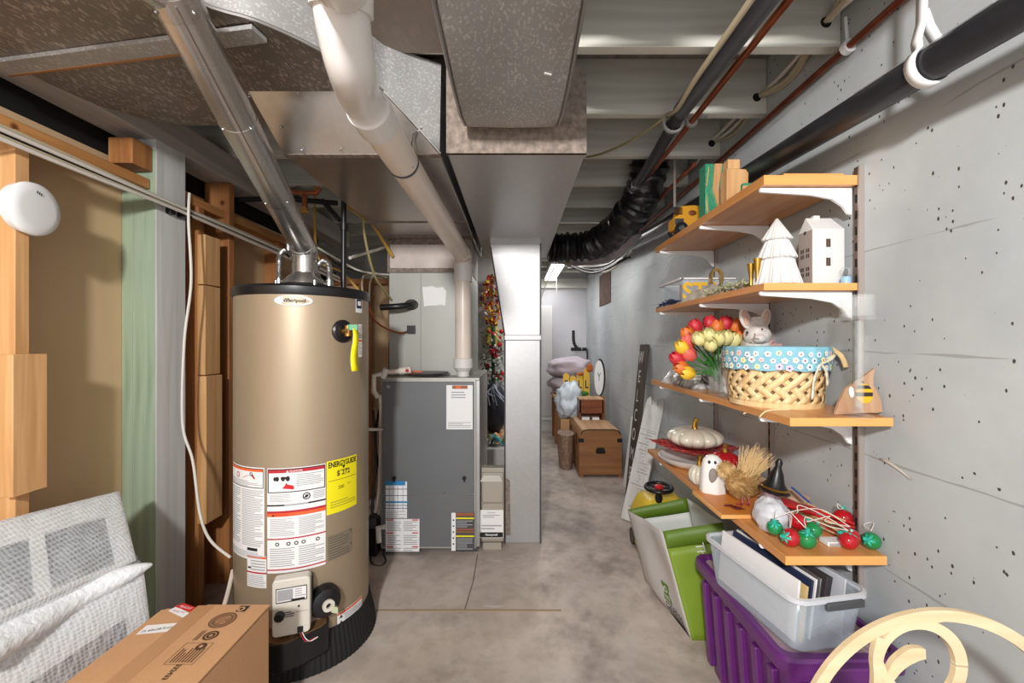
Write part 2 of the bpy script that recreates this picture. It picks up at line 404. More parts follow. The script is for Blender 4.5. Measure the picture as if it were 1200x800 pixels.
def concrete_floor():
    m = bpy.data.materials.new('stained_concrete_floor'); m.use_nodes = True; MATS['cf'] = m
    nt = m.node_tree; b = nt.nodes['Principled BSDF']; L = nt.links.new; N = nt.nodes.new
    tc = N('ShaderNodeTexCoord')
    def noise(s, d, a, bb, ca, cb, st=(1, 1, 1), dist=0):
        mp = N('ShaderNodeMapping'); L(tc.outputs['Object'], mp.inputs[0]); mp.inputs['Scale'].default_value = st
        n = N('ShaderNodeTexNoise'); n.inputs['Scale'].default_value = s; n.inputs['Detail'].default_value = d; n.inputs['Distortion'].default_value = dist; n.inputs['Roughness'].default_value = .62; L(mp.outputs[0], n.inputs['Vector'])
        r = N('ShaderNodeValToRGB'); L(n.outputs['Fac'], r.inputs[0]); r.color_ramp.elements[0].position = a; r.color_ramp.elements[1].position = bb
        r.color_ramp.elements[0].color = ca; r.color_ramp.elements[1].color = cb; return r.outputs[0], n.outputs['Fac']
    def mul(x, y):
        mx = N('ShaderNodeMix'); mx.data_type = 'RGBA'; mx.blend_type = 'MULTIPLY'; mx.inputs[0].default_value = 1; L(x, mx.inputs[6]); L(y, mx.inputs[7]); return mx.outputs[2]
    a, f1 = noise(1.8, 9, .34, .66, lin('aea197'), lin('cfc3ba'), dist=.4)
    c, _ = noise(4.2, 8, .32, .50, (.60, .585, .58, 1), (1, 1, 1, 1), (1, .8, 1))
    d, f2 = noise(11, 7, .36, .56, (.86, .84, .82, 1), (1.02, 1.02, 1.02, 1))
    e, _ = noise(.9, 4, .35, .6, (.86, .87, .9, 1), (1.02, 1, .97, 1))
    col_ = mul(mul(mul(a, c), d), e)
    wsp, _ = noise(3.3, 8, .66, .72, (0, 0, 0, 1), (1, 1, 1, 1), (.7, 1.6, 1), .5)
    mx = N('ShaderNodeMix'); mx.data_type = 'RGBA'; bw = N('ShaderNodeMath'); bw.operation = 'MULTIPLY'; L(wsp, bw.inputs[0]); bw.inputs[1].default_value = .5
    L(bw.outputs[0], mx.inputs[0]); L(col_, mx.inputs[6]); mx.inputs[7].default_value = lin('d9d4d0')
    L(mx.outputs[2], b.inputs['Base Color'])
    r, _ = noise(3, 5, .3, .7, (.42, .42, .42, 1), (.7, .7, .7, 1)); L(r, b.inputs['Roughness'])
    bp = N('ShaderNodeBump'); bp.inputs['Strength'].default_value = .25; bp.inputs['Distance'].default_value = .004; L(f2, bp.inputs['Height']); L(bp.outputs[0], b.inputs['Normal'])
    return m
M['cwall'] = concrete_wall(); M['cfloor'] = concrete_floor()
M['farwall'] = mat('far_wall_paint', 'c9c7c9', .6, 0, noise=.05, nscale=3, bump=.2, bscale=12)
# ============================================================ the room
def sbox(name, m, *a): return struct(MB().box(*a).build(name, m))
sbox('floor', M['cfloor'], -2.8, 1.4, -1.6, 6.6, -.08, 0)
sbox('wall_right', M['cwall'], 1.07, 1.27, -1.6, 6.6, 0, 2.48)
sbox('wall_far', M['farwall'], -2.8, 1.07, 6.42, 6.6, 0, 2.48)
sbox('ceiling', M['deck'], -2.8, 1.27, -1.6, 6.6, 2.462, 2.50)
sbox('wall_left', M['void'], -2.8, -2.7, -1.6, 6.42, 0, 2.462)
sbox('wall_left_panel', M['drywall'], -1.635, -1.620, -.6, 3.55, 0, 2.0)
sbox('dark_gap_sheet', M['void'], -1.66, -1.64, -.6, 3.55, 2.0, 2.22)  # black sheet added to darken the gap above the tan panel
sbox('wall_back_partition', M['drywall'], -1.62, -.86, 3.50, 3.515, 0, 1.72)
sbox('wall_hanging_partition', mat('pale_partition', 'c9c5c2', .7, 0, noise=.05), -1.6, -.02, 4.55, 4.6, 0, 2.2)
sbox('trim_1', M['joistpaint'], -.2, 1.07, 6.34, 6.42, 2.06, 2.19)       # header board across the far wall
o = MB().box(-.655, .215, 1.992, 2.004, 0, .003).build('trim_2', mat('joint_strip', 'a38c74', .8)); struct(o)  # floor joint strip
for k, (a_, b_) in enumerate((((-.225, 2.53), (-.222, 2.25)), ((-.222, 2.25), (-.238, 2.005)))):
    o = MB().hexa([(a_[0]-.002, a_[1], 0), (b_[0]-.002, b_[1], 0), (b_[0]+.003, b_[1], 0), (a_[0]+.003, a_[1], 0), (a_[0]-.002, a_[1], .0015), (b_[0]-.002, b_[1], .0015), (b_[0]+.003, b_[1], .0015), (a_[0]+.003, a_[1], .0015)]).build('trim_4', mat('joint_dark', '6e655e', .9)); struct(o)
# ---- joists
names = ['nearest', 'second nearest', 'third nearest', 'fourth nearest', 'fifth nearest', 'sixth nearest', 'seventh nearest', 'eighth nearest', 'ninth nearest', 'tenth nearest', 'eleventh nearest', 'farthest']
JY = [1.40+.412*k for k in range(12)]
for k, y in enumerate(JY):
    o = MB().box(-2.69, 1.068, y, y+.04, 2.227, 2.462).build('ceiling_joist', M['joistpaint'], bevel=.002)
    tag(o, f'painted wooden ceiling joist, {names[k]} to the camera of those crossing overhead', 'joist', 'painted ceiling joists')
for k, y in enumerate((.99, .58, .17, -.24)):
    o = MB().box(-2.69, 1.068, y, y+.04, 2.227, 2.462).build('ceiling_joist', M['joistpaint'], bevel=.002)
    tag(o, 'painted wooden ceiling joist above and behind the viewpoint', 'joist', 'joists behind the viewpoint')
# ---- left side framing
o = MB().box(-1.62, -1.475, -.6, 3.8, 2.09, 2.227).build('wooden_beam', M['beampaint'], bevel=.003)
tag(o, 'grey painted wooden beam running along the left wall on top of the post', 'beam')
t = thing('support_post', (-1.55, 1.83, 0), 'green and white painted post of stacked boards beside the tan panel', 'post')
for k in range(3):
    x0 = -1.618+.0463*k
    MB().box(x0, x0+.0445, 1.754, 1.757, 0, 2.05).build('green_face', M['greenpaint'], t, bevel=.002)
MB().box(-1.618, -1.481, 1.757, 1.908, 0, 2.05).build('core', M['greypaint'], t, bevel=.002)
MB().box(-1.481, -1.478, 1.757, 1.91, 0, 2.05).build('white_face', M['greypaint'], t)
MB().box(-1.618, -1.478, 1.754, 1.91, 2.05, 2.09).build('cap', M['greypaint'], t)
o = MB().box(-1.60, -1.50, .1, 1.750, 1.885, 1.925).build('top_plate', M['pine_y'], bevel=.002)
tag(o, 'pine top plate above the tan panel, running toward the camera', 'plank')
o = MB().box(-1.585, -1.49, 1.66, 1.750, 1.955, 2.055).build('wood_block', M['fir'], bevel=.002)
tag(o, 'orange wood block tucked under the beam beside the post top', 'block')
def stud(x0, x1, y0, y1, z0, z1, m, label, name='wall_stud'):
    return tag(MB().box(x0, x1, y0, y1, z0, z1).build(name, m, bevel=.002), label, 'stud' if name == 'wall_stud' else 'block')
stud(-1.618, -1.47, 1.253, 1.291, 0, 1.884, M['pine'], 'bright pine stud carrying the white smoke alarm')
stud(-1.469, -1.431, 1.215, 1.305, .815, 1.223, M['pine'], 'short pale pine block nailed low on the stud below the smoke alarm', 'wood_block')
stud(-1.618, -1.50, 2.02, 2.058, 0, 1.90, M['fir'], 'brown stud between the painted post and the water heater')
stud(-1.499, -1.461, 2.01, 2.112, 1.53, 1.765, M['pine'], 'upper of three blocks stacked on the stud left of the water heater', 'wood_block')
stud(-1.499, -1.461, 2.01, 2.112, 1.102, 1.525, M['pine'], 'middle of three blocks stacked on the stud left of the water heater', 'wood_block')
stud(-1.499, -1.455, 2.008, 2.118, .40, 1.097, M['pine'], 'lowest and longest of three blocks stacked on the stud left of the water heater', 'wood_block')
stud(-1.618, -1.49, 2.22, 2.262, 0, 2.085, M['fir'], 'tall orange stud directly left of the water heater tank')
stud(-1.618, -1.52, 2.75, 2.79, 0, 1.9, M['fir'], 'stud behind the water heater along the left wall')
stud(-1.618, -1.52, 3.16, 3.2, 0, 2.085, M['fir'], 'farthest stud along the left wall behind the water heater')
stud(-.985, -.90, 3.30, 3.34, 0, 1.72, M['fir'], 'brown stud standing close behind the furnace left edge')
stud(-1.25, -1.16, 3.40, 3.44, 0, 1.72, M['fir'], 'brown stud in the dark behind the water heater')
o = MB().box(-1.62, -1.51, 1.912, 3.5, 1.90, 1.94).build('top_plate', M['pine_y'], bevel=.002); tag(o, 'pine top plate running behind the water heater toward the furnace', 'plank')
o = MB().box(-1.5, -.86, 3.40, 3.5, 1.72, 1.76).build('top_plate', M['fir'], bevel=.002); tag(o, 'crosswise wood plate in the dark behind the furnace', 'plank')
# thin cross strip low in the bay beside the post
o = MB().tube([(-1.60, 1.915, .93), (-1.60, 2.01, .97)], .006).build('wire_piece', M['cord']); tag(o, 'short pale strip crossing the tan panel between post and stud', 'strip')
# smoke alarm
t = thing('smoke_alarm', (-1.43, 1.27, 1.63), 'round white smoke alarm mounted on the pine stud', 'smoke alarm')
c = Vector((-1.462, 1.268, 1.655)); ax = Vector((1.0, .10, -.05)).normalized()
MB().lathe([(.071, 0), (.073, .012), (.071, .018)], c, 40, ax).build('base', M['white_matte'], t)
b_ = MB().use(M['white']); b_.lathe([(.075, .018), (.078, .025), (.076, .034), (.068, .040), (.05, .042), (0, .043)], c, 40, ax)
u, v, n = frame(ax); f = planar(c+ax*.0435, u, v)
pr = Print(f, b_)
for k in range(3): pr.rect(-.012+k*.006, .045-k*.002, -.008+k*.006, .053-k*.002, M['darkgrey'], 3)
pr.rect(.054, -.02, .056, .02, M['greyink'], 2)
pr.build('cover', t)
MB().box(-1.47, -1.462, 1.25, 1.29, 1.61, 1.70).build('bracket', M['white'], t)

# ============================================================ supply duct (left)
sup = thing('supply_duct', (-.5, 1.9, 1.9), 'large galvanised supply duct sweeping from upper left into the furnace', 'duct')
# near elbow: flat underside outline in plan, then a creased transition down to the plenum
top = 2.215; zd = 2.06
Rb = [(-.90, .50), (-.86, .80), (-.758, 1.0), (-.649, 1.067), (-.565, 1.145), (-.502, 1.23), (-.425, 1.365)]
Lb = [(-1.46, .50), (-1.46, 1.20), (-1.45, 1.32), (-1.42, 1.44), (-1.34, 1.53), (-1.214, 1.58), (-1.0, 1.58), (-.80, 1.55)]
Rs = smooth_path([Vector((x, y, zd)) for x, y in Rb], 4)
poly = [Vector((x, y, zd)) for x, y in Lb]+[Vector((-.80, 1.474, zd)), Vector((-.854, 1.365, zd))]+Rs[::-1]
MB().use(M['spangle']).add(poly, [tuple(range(len(poly)))]).build('trunk_underside', None, sup)
a0_, a1_, b1_, b0_ = Vector((-.854, 1.365, zd)), Vector((-.425, 1.365, zd)), Vector((-.262, 1.474, 1.908)), Vector((-.80, 1.474, 1.908)); mc = Vector((-.60, 1.43, 1.965))
MB().use(M['galv']).add([a0_, a1_, b1_, b0_, mc], [(0, 1, 4), (1, 2, 4), (2, 3, 4), (3, 0, 4)]).add([a0_, b0_, Vector((-.80, 1.474, zd))], [(0, 1, 2)]).build('transition_panel', None, sup, smooth=3)
edge = Rs+[Vector((-.262, 1.474, 1.908))]
edge = Rs[:-1]+smooth_path([Rs[-1], Vector((-.345, 1.425, 1.990)), Vector((-.262, 1.474, 1.908))], 4)
MB().use(M['spangle2']).sheet([edge, [Vector((p.x+.006, p.y-.004, top)) for p in edge]]).build('curved_side', None, sup, smooth=60)
MB().use(M['galv']).tube([p+Vector((.003, -.003, 0)) for p in edge], .005, 6).build('hem', None, sup)
a = poly[:len(Lb)]; MB().use(M['spangle']).sheet([a, [Vector((p.x, p.y, top)) for p in a]]).build('outer_side', None, sup)
# plenum part above furnace
mb = MB().use(M['galv']); mb.box(-.80, -.262, 1.474, 3.30, 1.908, top); mb.build('plenum', None, sup, bevel=.004)
mb = MB().use(M['mastic']); mb.box(-.802, -.260, 1.474, 1.50, 1.905, 1.9085); mb.box(-.802, -.26, 2.30, 2.33, 1.906, 1.9085); mb.box(-.802, -.26, 2.60, 2.684, 1.904, 1.9085)
mb.build('mastic_seam', None, sup)
mb = MB().use(M['spangle2']); A, B = P(-12, 72, .92), P(303, 37, .92)
A = Vector((-1.50, 1.12, 2.052)); B = Vector((-.505, .975, 2.047)); d = (B-A).normalized(); q = Vector((0, 0, 1)).cross(d)
A = P(-8, 71, 1.24); B = P(304, 38, 1.095); A.z = 2.054; B.z = 2.05; d = (B-A).normalized(); q = Vector((0, 0, 1)).cross(d).normalized()
mb.obox((A+B)/2, d, q, d.cross(q), (B-A).length, .052, .012); mb.build('seam_strip', None, sup)
mb = MB().use(mat('rusty_edge', '9c6a3c', .7)); mb.obox((A+B)/2+q*.029-d*.13+Vector((0, 0, -.002)), d, q, d.cross(q), (B-A).length*.68, .008, .01); lab(mb.build('seam_edge', None, sup), 'rust coloured edge')
mb = MB().use(M['steel'])
for (px, py, dd) in ((292, 107, 1.37), (349, 106, 1.37), (398, 108, 1.36), (329, 146, 1.42), (354, 173, 1.45), (399, 172, 1.45), (292, 110, 1.37)):
    p = P(px, py, dd); p.z -= .008; mb.ball(p, .0045, 8, 6)
mb.build('screw', None, sup)
mb = MB().use(M['steel']); p = [P(496, 150, 1.45), P(484, 158, 1.42), P(482, 170, 1.40), P(483, 196, 1.36)]
mb.tube(p, .004, 6); mb.build('hanger_strap', None, sup)
# pale sheet-metal panning between joists right of the curved side
o = MB().box(-.62, -.20, .35, 1.398, 2.205, 2.225).build('joist_panning', galv('brown_panning', '8f8378', .5, .4, .1, 60, blot=.2)); tag(o, 'brownish sheet metal panel nailed under the joists between the two ducts', 'metal panel')

# ============================================================ return duct (centre)
ret = thing('return_duct', (.0, 2.3, 0), 'centre galvanised return duct with overhead box and drop to the floor', 'duct')
MB().box(-.236, .243, 1.473, 3.30, 1.908, 2.20).build('overhead_box', M['galv_light'], ret, bevel=.005)
mb = MB().use(M['mastic']); mb.box(-.238, .245, 1.468, 1.473, 1.905, 2.2); mb.box(-.238, .245, 1.468, 1.478, 1.905, 1.9075); mb.box(-.238, -.218, 1.469, 1.473, 1.945, 2.2); mb.box(.212, .245, 1.469, 1.473, 1.945, 2.2)
mb.box(-.2, .18, 1.469, 1.473, 1.945, 1.968); mb.build('mastic_seam', None, ret)
prof = [(.30, 2.10), (.45, 2.045), (.60, 2.01), (.80, 1.985), (1.0, 1.968), (1.2, 1.957), (1.33, 1.955), (1.40, 1.962), (1.445, 1.985), (1.468, 2.02)]
mb = MB().use(M['spangle2']); rows = []
def halfw(y): return .158-.012*max(0, (y-1.3)/.17) if y > 1.3 else .158
for y, z in prof:
    hw = halfw(y); cx = -.013
    rows.append([Vector((cx-hw, y, z+.012)), Vector((cx-hw*.93, y, z+.002)), Vector((cx-hw*.5, y, z)), Vector((cx, y, z-.001)), Vector((cx+hw*.5, y, z)), Vector((cx+hw*.93, y, z+.002)), Vector((cx+hw, y, z+.012))])
mb.sheet(rows)
for s_ in (0, 6): mb.sheet([[r[s_] for r in rows], [Vector((r[s_].x, r[s_].y, 2.20)) for r in rows]])
mb.build('branch_duct', None, ret, smooth=50)
mb = MB().use(M['galv'])
for s_ in (0, 6): mb.tube([r[s_]+Vector((-.003 if s_ == 0 else .003, 0, -.003)) for r in rows], .005, 6)
mb.build('hem', None, ret)
mb = MB().use(M['white_matte'])
for (x, y, l) in ((.085, 1.12, .02), (.075, 1.17, .016), (.06, 1.22, .03)): mb.obox((x, y, 1.9615), (1, .4, 0), (-.4, 1, 0), (0, 0, 1), l, .006, .003)
lab(mb.build('paint_drips', None, ret), 'white paint drips')
# drop
pf = [(-.064, 0), (.155, 0), (.155, 1.908), (-.155, 1.908), (-.155, 1.85), (-.064, 1.29)]
MB().prism(pf, (0, 2.67, 0), (1, 0, 0), (0, 0, 1), (0, 1, 0), .42).build('drop', M['galv_light'], ret, bevel=.003)
mb = MB().use(M['galv_light']); mb.box(-.068, .162, 2.655, 2.672, 1.268, 1.300); mb.build('drive_cleat', None, ret, bevel=.003)
MB().box(-.157, .157, 2.664, 2.672, 1.87, 1.908).build('collar', M['galv'], ret)
mb = MB().use(M['mastic']); mb.prism([(-.063, .05), (-.03, .05), (-.035, .39), (-.063, .41)], (0, 2.667, 0), (1, 0, 0), (0, 0, 1), (0, 1, 0), .002); lab(mb.build('stain_patch', None, ret), 'grey smear patch')
MB().tube([(.157, 2.664, .0), (.157, 2.664, 1.87)], .005, 6).build('corner_seam', M['darkgrey'], ret)
MB().tube([(-.155, 2.665, 1.85), (-.066, 2.665, 1.29), (-.066, 2.665, 0)], .005, 6).build('corner_seam', M['darkgrey'], ret)

# ============================================================ furnace
fur = thing('furnace', (-.515, 2.9, 0), 'dark grey gas furnace with two panels below the grey coil case', 'furnace')
MB().box(-.80, -.213, 2.555, 3.24, .03, 1.035).build('cabinet', M['galv_light'], fur, bevel=.003)
mb = MB().use(M['furnedge']); mb.box(-.80, -.235, 2.535, 2.556, .03, 1.035); mb.box(-.802, -.213, 2.535, 3.24, 1.030, 1.044); mb.build('front_frame', None, fur, bevel=.002)
MB().box(-.788, -.245, 2.524, 2.545, .357, 1.022).build('upper_door', M['furn'], fur, bevel=.003)
MB().box(-.788, -.245, 2.524, 2.545, .045, .351).build('lower_door', M['furn'], fur, bevel=.003)
mb = MB().use(M['darkgrey']); mb.box(-.79, -.70, 2.56, 2.9, 0, .03); mb.box(-.32, -.225, 2.56, 2.9, 0, .03); mb.build('feet', None, fur)
for (px, py) in ((462, 560), (544, 560)):
    p = P(px, py, 2.52); MB().use(M['black']).cyl(p, p+Vector((0, -.012, 0)), .012, .010, 12).obox(p+Vector((.002, -.012, -.004)), (1, 0, 0), (0, 0, 1), (0, 1, 0), .008, .03, .006).build('latch', None, fur)
Ff = planar((0, 2.5235, 0), (1, 0, 0), (0, 0, 1))
def fx(px): return (px-604)/500*2.524
def fz(py): return 1.26+(400-py)/500*2.524
pr = Print(Ff, step=1); pr.rect(fx(523), fz(503), fx(554), fz(451), M['paper']); pr.rect(fx(530), fz(455.5), fx(548), fz(451.5), M['brownlab'], 2); pr.rect(fx(534), fz(455), fx(540), fz(452), M['orange'], 3)
pr.lines(fx(529), fz(467), fx(546), fz(458), 3, M['greyink']); pr.lines(fx(525), fz(501), fx(552), fz(494), 4, M['greyink']); pr.frame(fx(523), fz(503), fx(554), fz(451), .001, M['greyink'])
lab(pr.build('warranty_sheet', fur), 'white paper sheet on the upper panel')
pr = Print(Ff, step=1); pr.rect(fx(452), fz(607), fx(477), fz(564), M['paper'])
pr.rect(fx(452), fz(568.5), fx(475), fz(563.5), M['blue'], 2); pr.rect(fx(452), fz(589), fx(478), fz(587), M['blue'], 3)
for y in (572.5, 580, 591.5, 595): pr.rect(fx(452), fz(y+.7), fx(477), fz(y), M['navy'], 2)
for x in (456, 461, 466, 472): pr.rect(fx(x), fz(598), fx(x+.5), fz(569), M['blue'], 2)
pr.lines(fx(453), fz(607), fx(475), fz(598), 5, M['greyink'])
pr.build('wiring_chart', fur)
pr = Print(Ff, step=1); pr.rect(fx(452), fz(646), fx(491.5), fz(607.8), M['paper'])
for y in (608.3, 623.5, 639.8):
    pr.rect(fx(453), fz(y+1.3), fx(461), fz(y), M['redbright'], 2); pr.rect(fx(483), fz(y+1.3), fx(490), fz(y), M['redbright'], 2)
for y0, y1 in ((610, 622.5), (626, 638.5), (641, 645.5)):
    pr.lines(fx(454), fz(y1), fx(470), fz(y0), max(2, int((y1-y0)/1.8)), M['greyink']); pr.lines(fx(473), fz(y1), fx(489), fz(y0), max(2, int((y1-y0)/1.8)), M['greyink'])
pr.build('warning_sheet', fur)
pr = Print(Ff, step=1); pr.rect(fx(529), fz(645), fx(556), fz(600.5), M['darkgrey']); pr.rect(fx(529), fz(645), fx(534), fz(600.5), M['paper'], 2)
for y, m in ((600.6, 'brownlab'), (602.4, 'brownlab'), (606, 'yellow'), (619, 'brownlab'), (622, 'brownlab'), (627, 'yellow')): pr.rect(fx(534.3), fz(y+1.8), fx(555.5), fz(y), M[m], 3)
pr.lines(fx(535), fz(618), fx(554), fz(609), 4, M['greyink']); pr.lines(fx(535), fz(644), fx(554), fz(630), 6, M['greyink'])
for k in range(5): pr.disc(fx(531.5), fz(609+7*k), .005, M['navy'], 4)
pr.build('safety_label', fur)
pr = Print(Ff, step=1); pr.disc(fx(455), fz(453), .012, M['greyink'], 1, ry=.008); pr.disc(fx(521), fz(577), .004, M['ink'], 2); pr.disc(fx(486), fz(458), .002, M['ink'], 2); pr.disc(fx(518), fz(458), .002, M['ink'], 2); pr.build('badge', fur)

# coil case above
cc = thing('coil_case', (-.54, 3.0, 1.044), 'grey green evaporator coil case standing on the furnace', 'coil case')
MB().box(-.80, -.285, 2.70, 3.24, 1.044, 1.700).build('case', M['coilcase'], cc, bevel=.004)
MB().box(-.60, -.597, 2.697, 2.70, 1.05, 1.69).build('panel_seam', mat('seam_grey', '84857e', .5), cc)
mb = MB().use(M['mastic_pale']); mb.box(-.805, -.282, 2.688, 3.2, 1.700, 1.903); mb.build('taped_collar', None, cc, bevel=.004)
mb = MB().use(M['mastic']); mb.box(-.806, -.281, 2.685, 2.69, 1.870, 1.903); mb.box(-.806, -.281, 2.685, 2.69, 1.695, 1.722); mb.box(-.806, -.79, 2.684, 2.69, 1.70, 1.9); mb.box(-.31, -.281, 2.684, 2.69, 1.70, 1.9); mb.build('mastic_seam', None, cc)
Fc = planar((0, 2.6995, 0), (1, 0, 0), (0, 0, 1))
def cx_(px): return (px-604)/500*2.70
def cz_(py): return 1.26+(400-py)/500*2.70
pr = Print(Fc, step=1)
pts = [(495, 336), (500, 336), (506, 335), (512, 337), (519, 336), (523, 341), (522, 358), (516, 357), (510, 358), (503, 358), (497, 359)]
pr.poly([(cx_(x), cz_(y)) for x, y in pts[::-1]], M['paper'], 2); lab(pr.build('note_paper', cc), 'torn white note')
lq = MB().use(M['black']).tube([P(446, 360, 2.60), P(465, 359, 2.60), P(480, 357, 2.64), P(485, 354, 2.72)], .019, 12, sm=5); lq = lq.build('insulated_line', None); tag(lq, 'short black insulated refrigerant line entering the grey coil case', 'pipe')
MB().use(mat('dark_putty', '504a44', .8)).ball(P(482, 357, 2.70), (.045, .02, .035)).build('putty', None, lq)
o = MB().use(M['copper_bright']).tube([P(432, 360, 2.4), P(440, 376, 2.5), P(455, 386, 2.6), P(470, 390, 2.66), P(481, 387, 2.71)], .006, 8, sm=6).build('copper_line', None); tag(o, 'thin bare copper line curving into the grey coil case', 'pipe')
MB().use(M['black']).obox(P(482, 386, 2.69), (1, 0, 0), (0, 0, 1), (0, 1, 0), .05, .05, .02).build('grommet', None, o)

# filter cabinet
fc = thing('filter_cabinet', (-.14, 2.75, 0), 'beige media air filter cabinet between the furnace and the drop duct', 'filter cabinet')
def gx(px): return (px-604)/500*2.60
def gz(py): return 1.26+(400-py)/500*2.60
mb = MB().use(M['filterbox']); mb.box(-.208, -.070, 2.602, 2.665, .04, gz(548)); mb.build('cabinet', None, fc, bevel=.004)
mb = MB().use(M['filterbox']); mb.box(-.203, -.074, 2.588, 2.604, gz(588), gz(553)); mb.box(-.203, -.074, 2.590, 2.604, .05, gz(589.5)); mb.build('door', None, fc, bevel=.005)
mb = MB().use(mat('light_beige', 'c6c1b8', .5)); mb.prism([(gx(563), gz(563)), (gx(589), gz(563)), (gx(585), gz(555.5)), (gx(567), gz(555.5))], (0, 2.580, 0), (1, 0, 0), (0, 0, 1), (0, 1, 0), .012); mb.build('handle', None, fc)
Fg = planar((0, 2.5895, 0), (1, 0, 0), (0, 0, 1)); pr = Print(Fg, step=1); pr.rect(gx(562), gz(629), gx(590), gz(596.5), M['paper']); pr.rect(gx(562.5), gz(628.5), gx(589.5), gz(622.5), M['ink'], 2)
pr.text('Honeywell', gx(576), gz(625.3), .017, M['paper'], 4, bold=.0004); pr.text('Cleaning Air', gx(576), gz(599.5), .010, M['ink'], 3); pr.lines(gx(566), gz(606), gx(586), gz(601.5), 2, M['greyink']); pr.lines(gx(564), gz(620), gx(588), gz(613), 2, M['greyink'])
lab(pr.build('maker_label', fc), 'white label with black name band')
MB().box(-.195, -.085, 2.585, 2.66, 0, .04).build('foot', M['filterbox'], fc)
# ============================================================ water heater
HX, HY, HR = -.916, 1.857, .262
wh = thing('water_heater', (HX, HY, 0), 'tall taupe gas water heater with warning labels and black base', 'water heater')
MB().use(M['taupe']).lathe([(HR, .10), (HR, 1.444)], (HX, HY, 0), 96).build('tank', None, wh)
MB().lathe([(HR+.004, 1.438), (HR+.007, 1.446), (HR+.007, 1.470), (HR, 1.478), (.12, 1.484), (0, 1.485)], (HX, HY, 0), 96).build('top_cap', M['black'], wh)
mb = MB().use(M['black_matte'])
prof = [(HR+.030, 0), (HR+.022, .05), (HR+.010, .10), (HR+.003, .135), (HR-.01, .135)]
seg = 180; vs = []; fs = []
for r, h in prof:
    for k in range(seg):
        a = 2*math.pi*k/seg; vs.append((HX+(r+(.003 if k % 2 else 0))*math.cos(a), HY+(r+(.003 if k % 2 else 0))*math.sin(a), h))
for i in range(len(prof)-1):
    for k in range(seg): a = i*seg+k; b = i*seg+(k+1) % seg; fs.append((a, b, b+seg, a+seg))
mb.add(vs, fs); lab(mb.build('base_skirt', None, wh, smooth=20), 'black ribbed base skirt')
def surf(px):  # angle on the tank whose image column is px
    best = None
    for i in range(-900, 900):
        a = i/1000*1.6
        if a < -1.05 or a > 2.0: continue
        x = HX+HR*math.sin(a); y = HY-HR*math.cos(a)
        # front facing only
        if math.sin(a)*(-x)+(-math.cos(a))*(-y) < 0: continue
        e = abs(604+500*x/y-px)
        if best is None or e < best[0]: best = (e, a, y)
    return best[1], best[2]
def hu(px): return surf(px)[0]*HR
def hv(px, py): return 1.26+(400-py)/500*surf(px)[1]
Hf = lambda u, v, off=0: Vector((HX+(HR+.0006+off)*math.sin(u/HR), HY-(HR+.0006+off)*math.cos(u/HR), v))
def HP(): return Print(Hf, step=.01)
# left instruction label
uL, uR = hu(273.6), hu(310); z1, z0 = hv(309, 548), hv(309, 657)
pr = HP(); pr.rect(uL, z0, uR, z1, M['paper']); w_ = uR-uL
pr.frame(uL-.004, z1-.078, uR-.003, z1-.004, .003, M['ink'], 2); pr.rect(uL, z1-.016, uR-.006, z1-.007, M['orange'], 3)
pr.disc(uL+w_*.33, z1-.036, .011, M['red'], 3, ri=.7); pr.poly([(uL+w_*.48, z1-.044), (uL+w_*.82, z1-.044), (uL+w_*.76, z1-.028), (uL+w_*.6, z1-.034)], M['redbright'], 3); pr.disc(uL+w_*.72, z1-.026, .007, M['ink'], 4, ri=.6)
pr.lines(uL+.01, z1-.074, uR-.008, z1-.052, 4, M['greyink']); pr.lines(uL+.004, z0+.05, uL+w_*.42, z1-.084, 26, M['greyink'], gap=.5); pr.lines(uL+w_*.47, z0+.05, uR-.004, z1-.084, 34, M['greyink'])
pr.rect(uL+w_*.62, z0+.034, uL+w_*.86, z0+.045, M['ink'], 3); pr.lines(uL+.006, z0+.006, uR-.006, z0+.03, 5, M['greyink'])
pr.build('instruction_label', wh)
# main warning label
a0, a1 = hu(313.5), hu(381.5); z1, z0 = hv(350, 547), hv(350, 668.5); w_ = a1-a0; U = lambda t: a0+w_*t
pr = HP(); pr.rect(a0, z0, a1, z1, M['paper'])
pr.frame(U(.01), z1-.092, U(.99), z1-.003, .0035, M['ink'], 3); pr.rect(U(.02), z1-.018, U(.98), z1-.0065, M['red'], 4)
pr.poly([(U(.33), z1-.017), (U(.38), z1-.017), (U(.355), z1-.009)], M['paper'], 6); pr.text('DANGER', U(.5), z1-.0125, .011, M['paper'], 6)
pr.rect(U(.475), z1-.087, U(.48), z1-.02, M['greyink'], 3); pr.lines(U(.5), z1-.072, U(.96), z1-.024, 7, M['greyink'])
for t, r_ in ((.14, .008), (.18, .009), (.28, .009), (.36, .010)): pr.disc(U(t), z1-.04, r_*.7, M['ink'], 4, ry=r_)
pr.rect(U(.24), z1-.042, U(.38), z1-.033, M['ink'], 4)
pr.poly([(U(.26), z1-.076), (U(.46), z1-.082), (U(.46), z1-.068), (U(.36), z1-.062), (U(.33), z1-.055), (U(.31), z1-.066)], M['redbright'], 4)
pr.lines(U(.04), z1-.127, U(.42), z1-.097, 6, M['greyink']); pr.disc(U(.67), z1-.112, .0135, M['ink'], 4, ri=.72); pr.poly([(U(.63), z1-.118), (U(.68), z1-.118), (U(.71), z1-.108), (U(.66), z1-.106)], M['ink'], 4); pr.lines(U(.78), z1-.127, U(.98), z1-.097, 6, M['greyink'])
pr.rect(U(0), z1-.142, U(.3), z1-.136, M['ink'], 3); pr.rect(U(.3), z1-.142, U(.7), z1-.136, M['greyink'], 3); pr.rect(U(.7), z1-.142, U(1), z1-.136, M['ink'], 3)
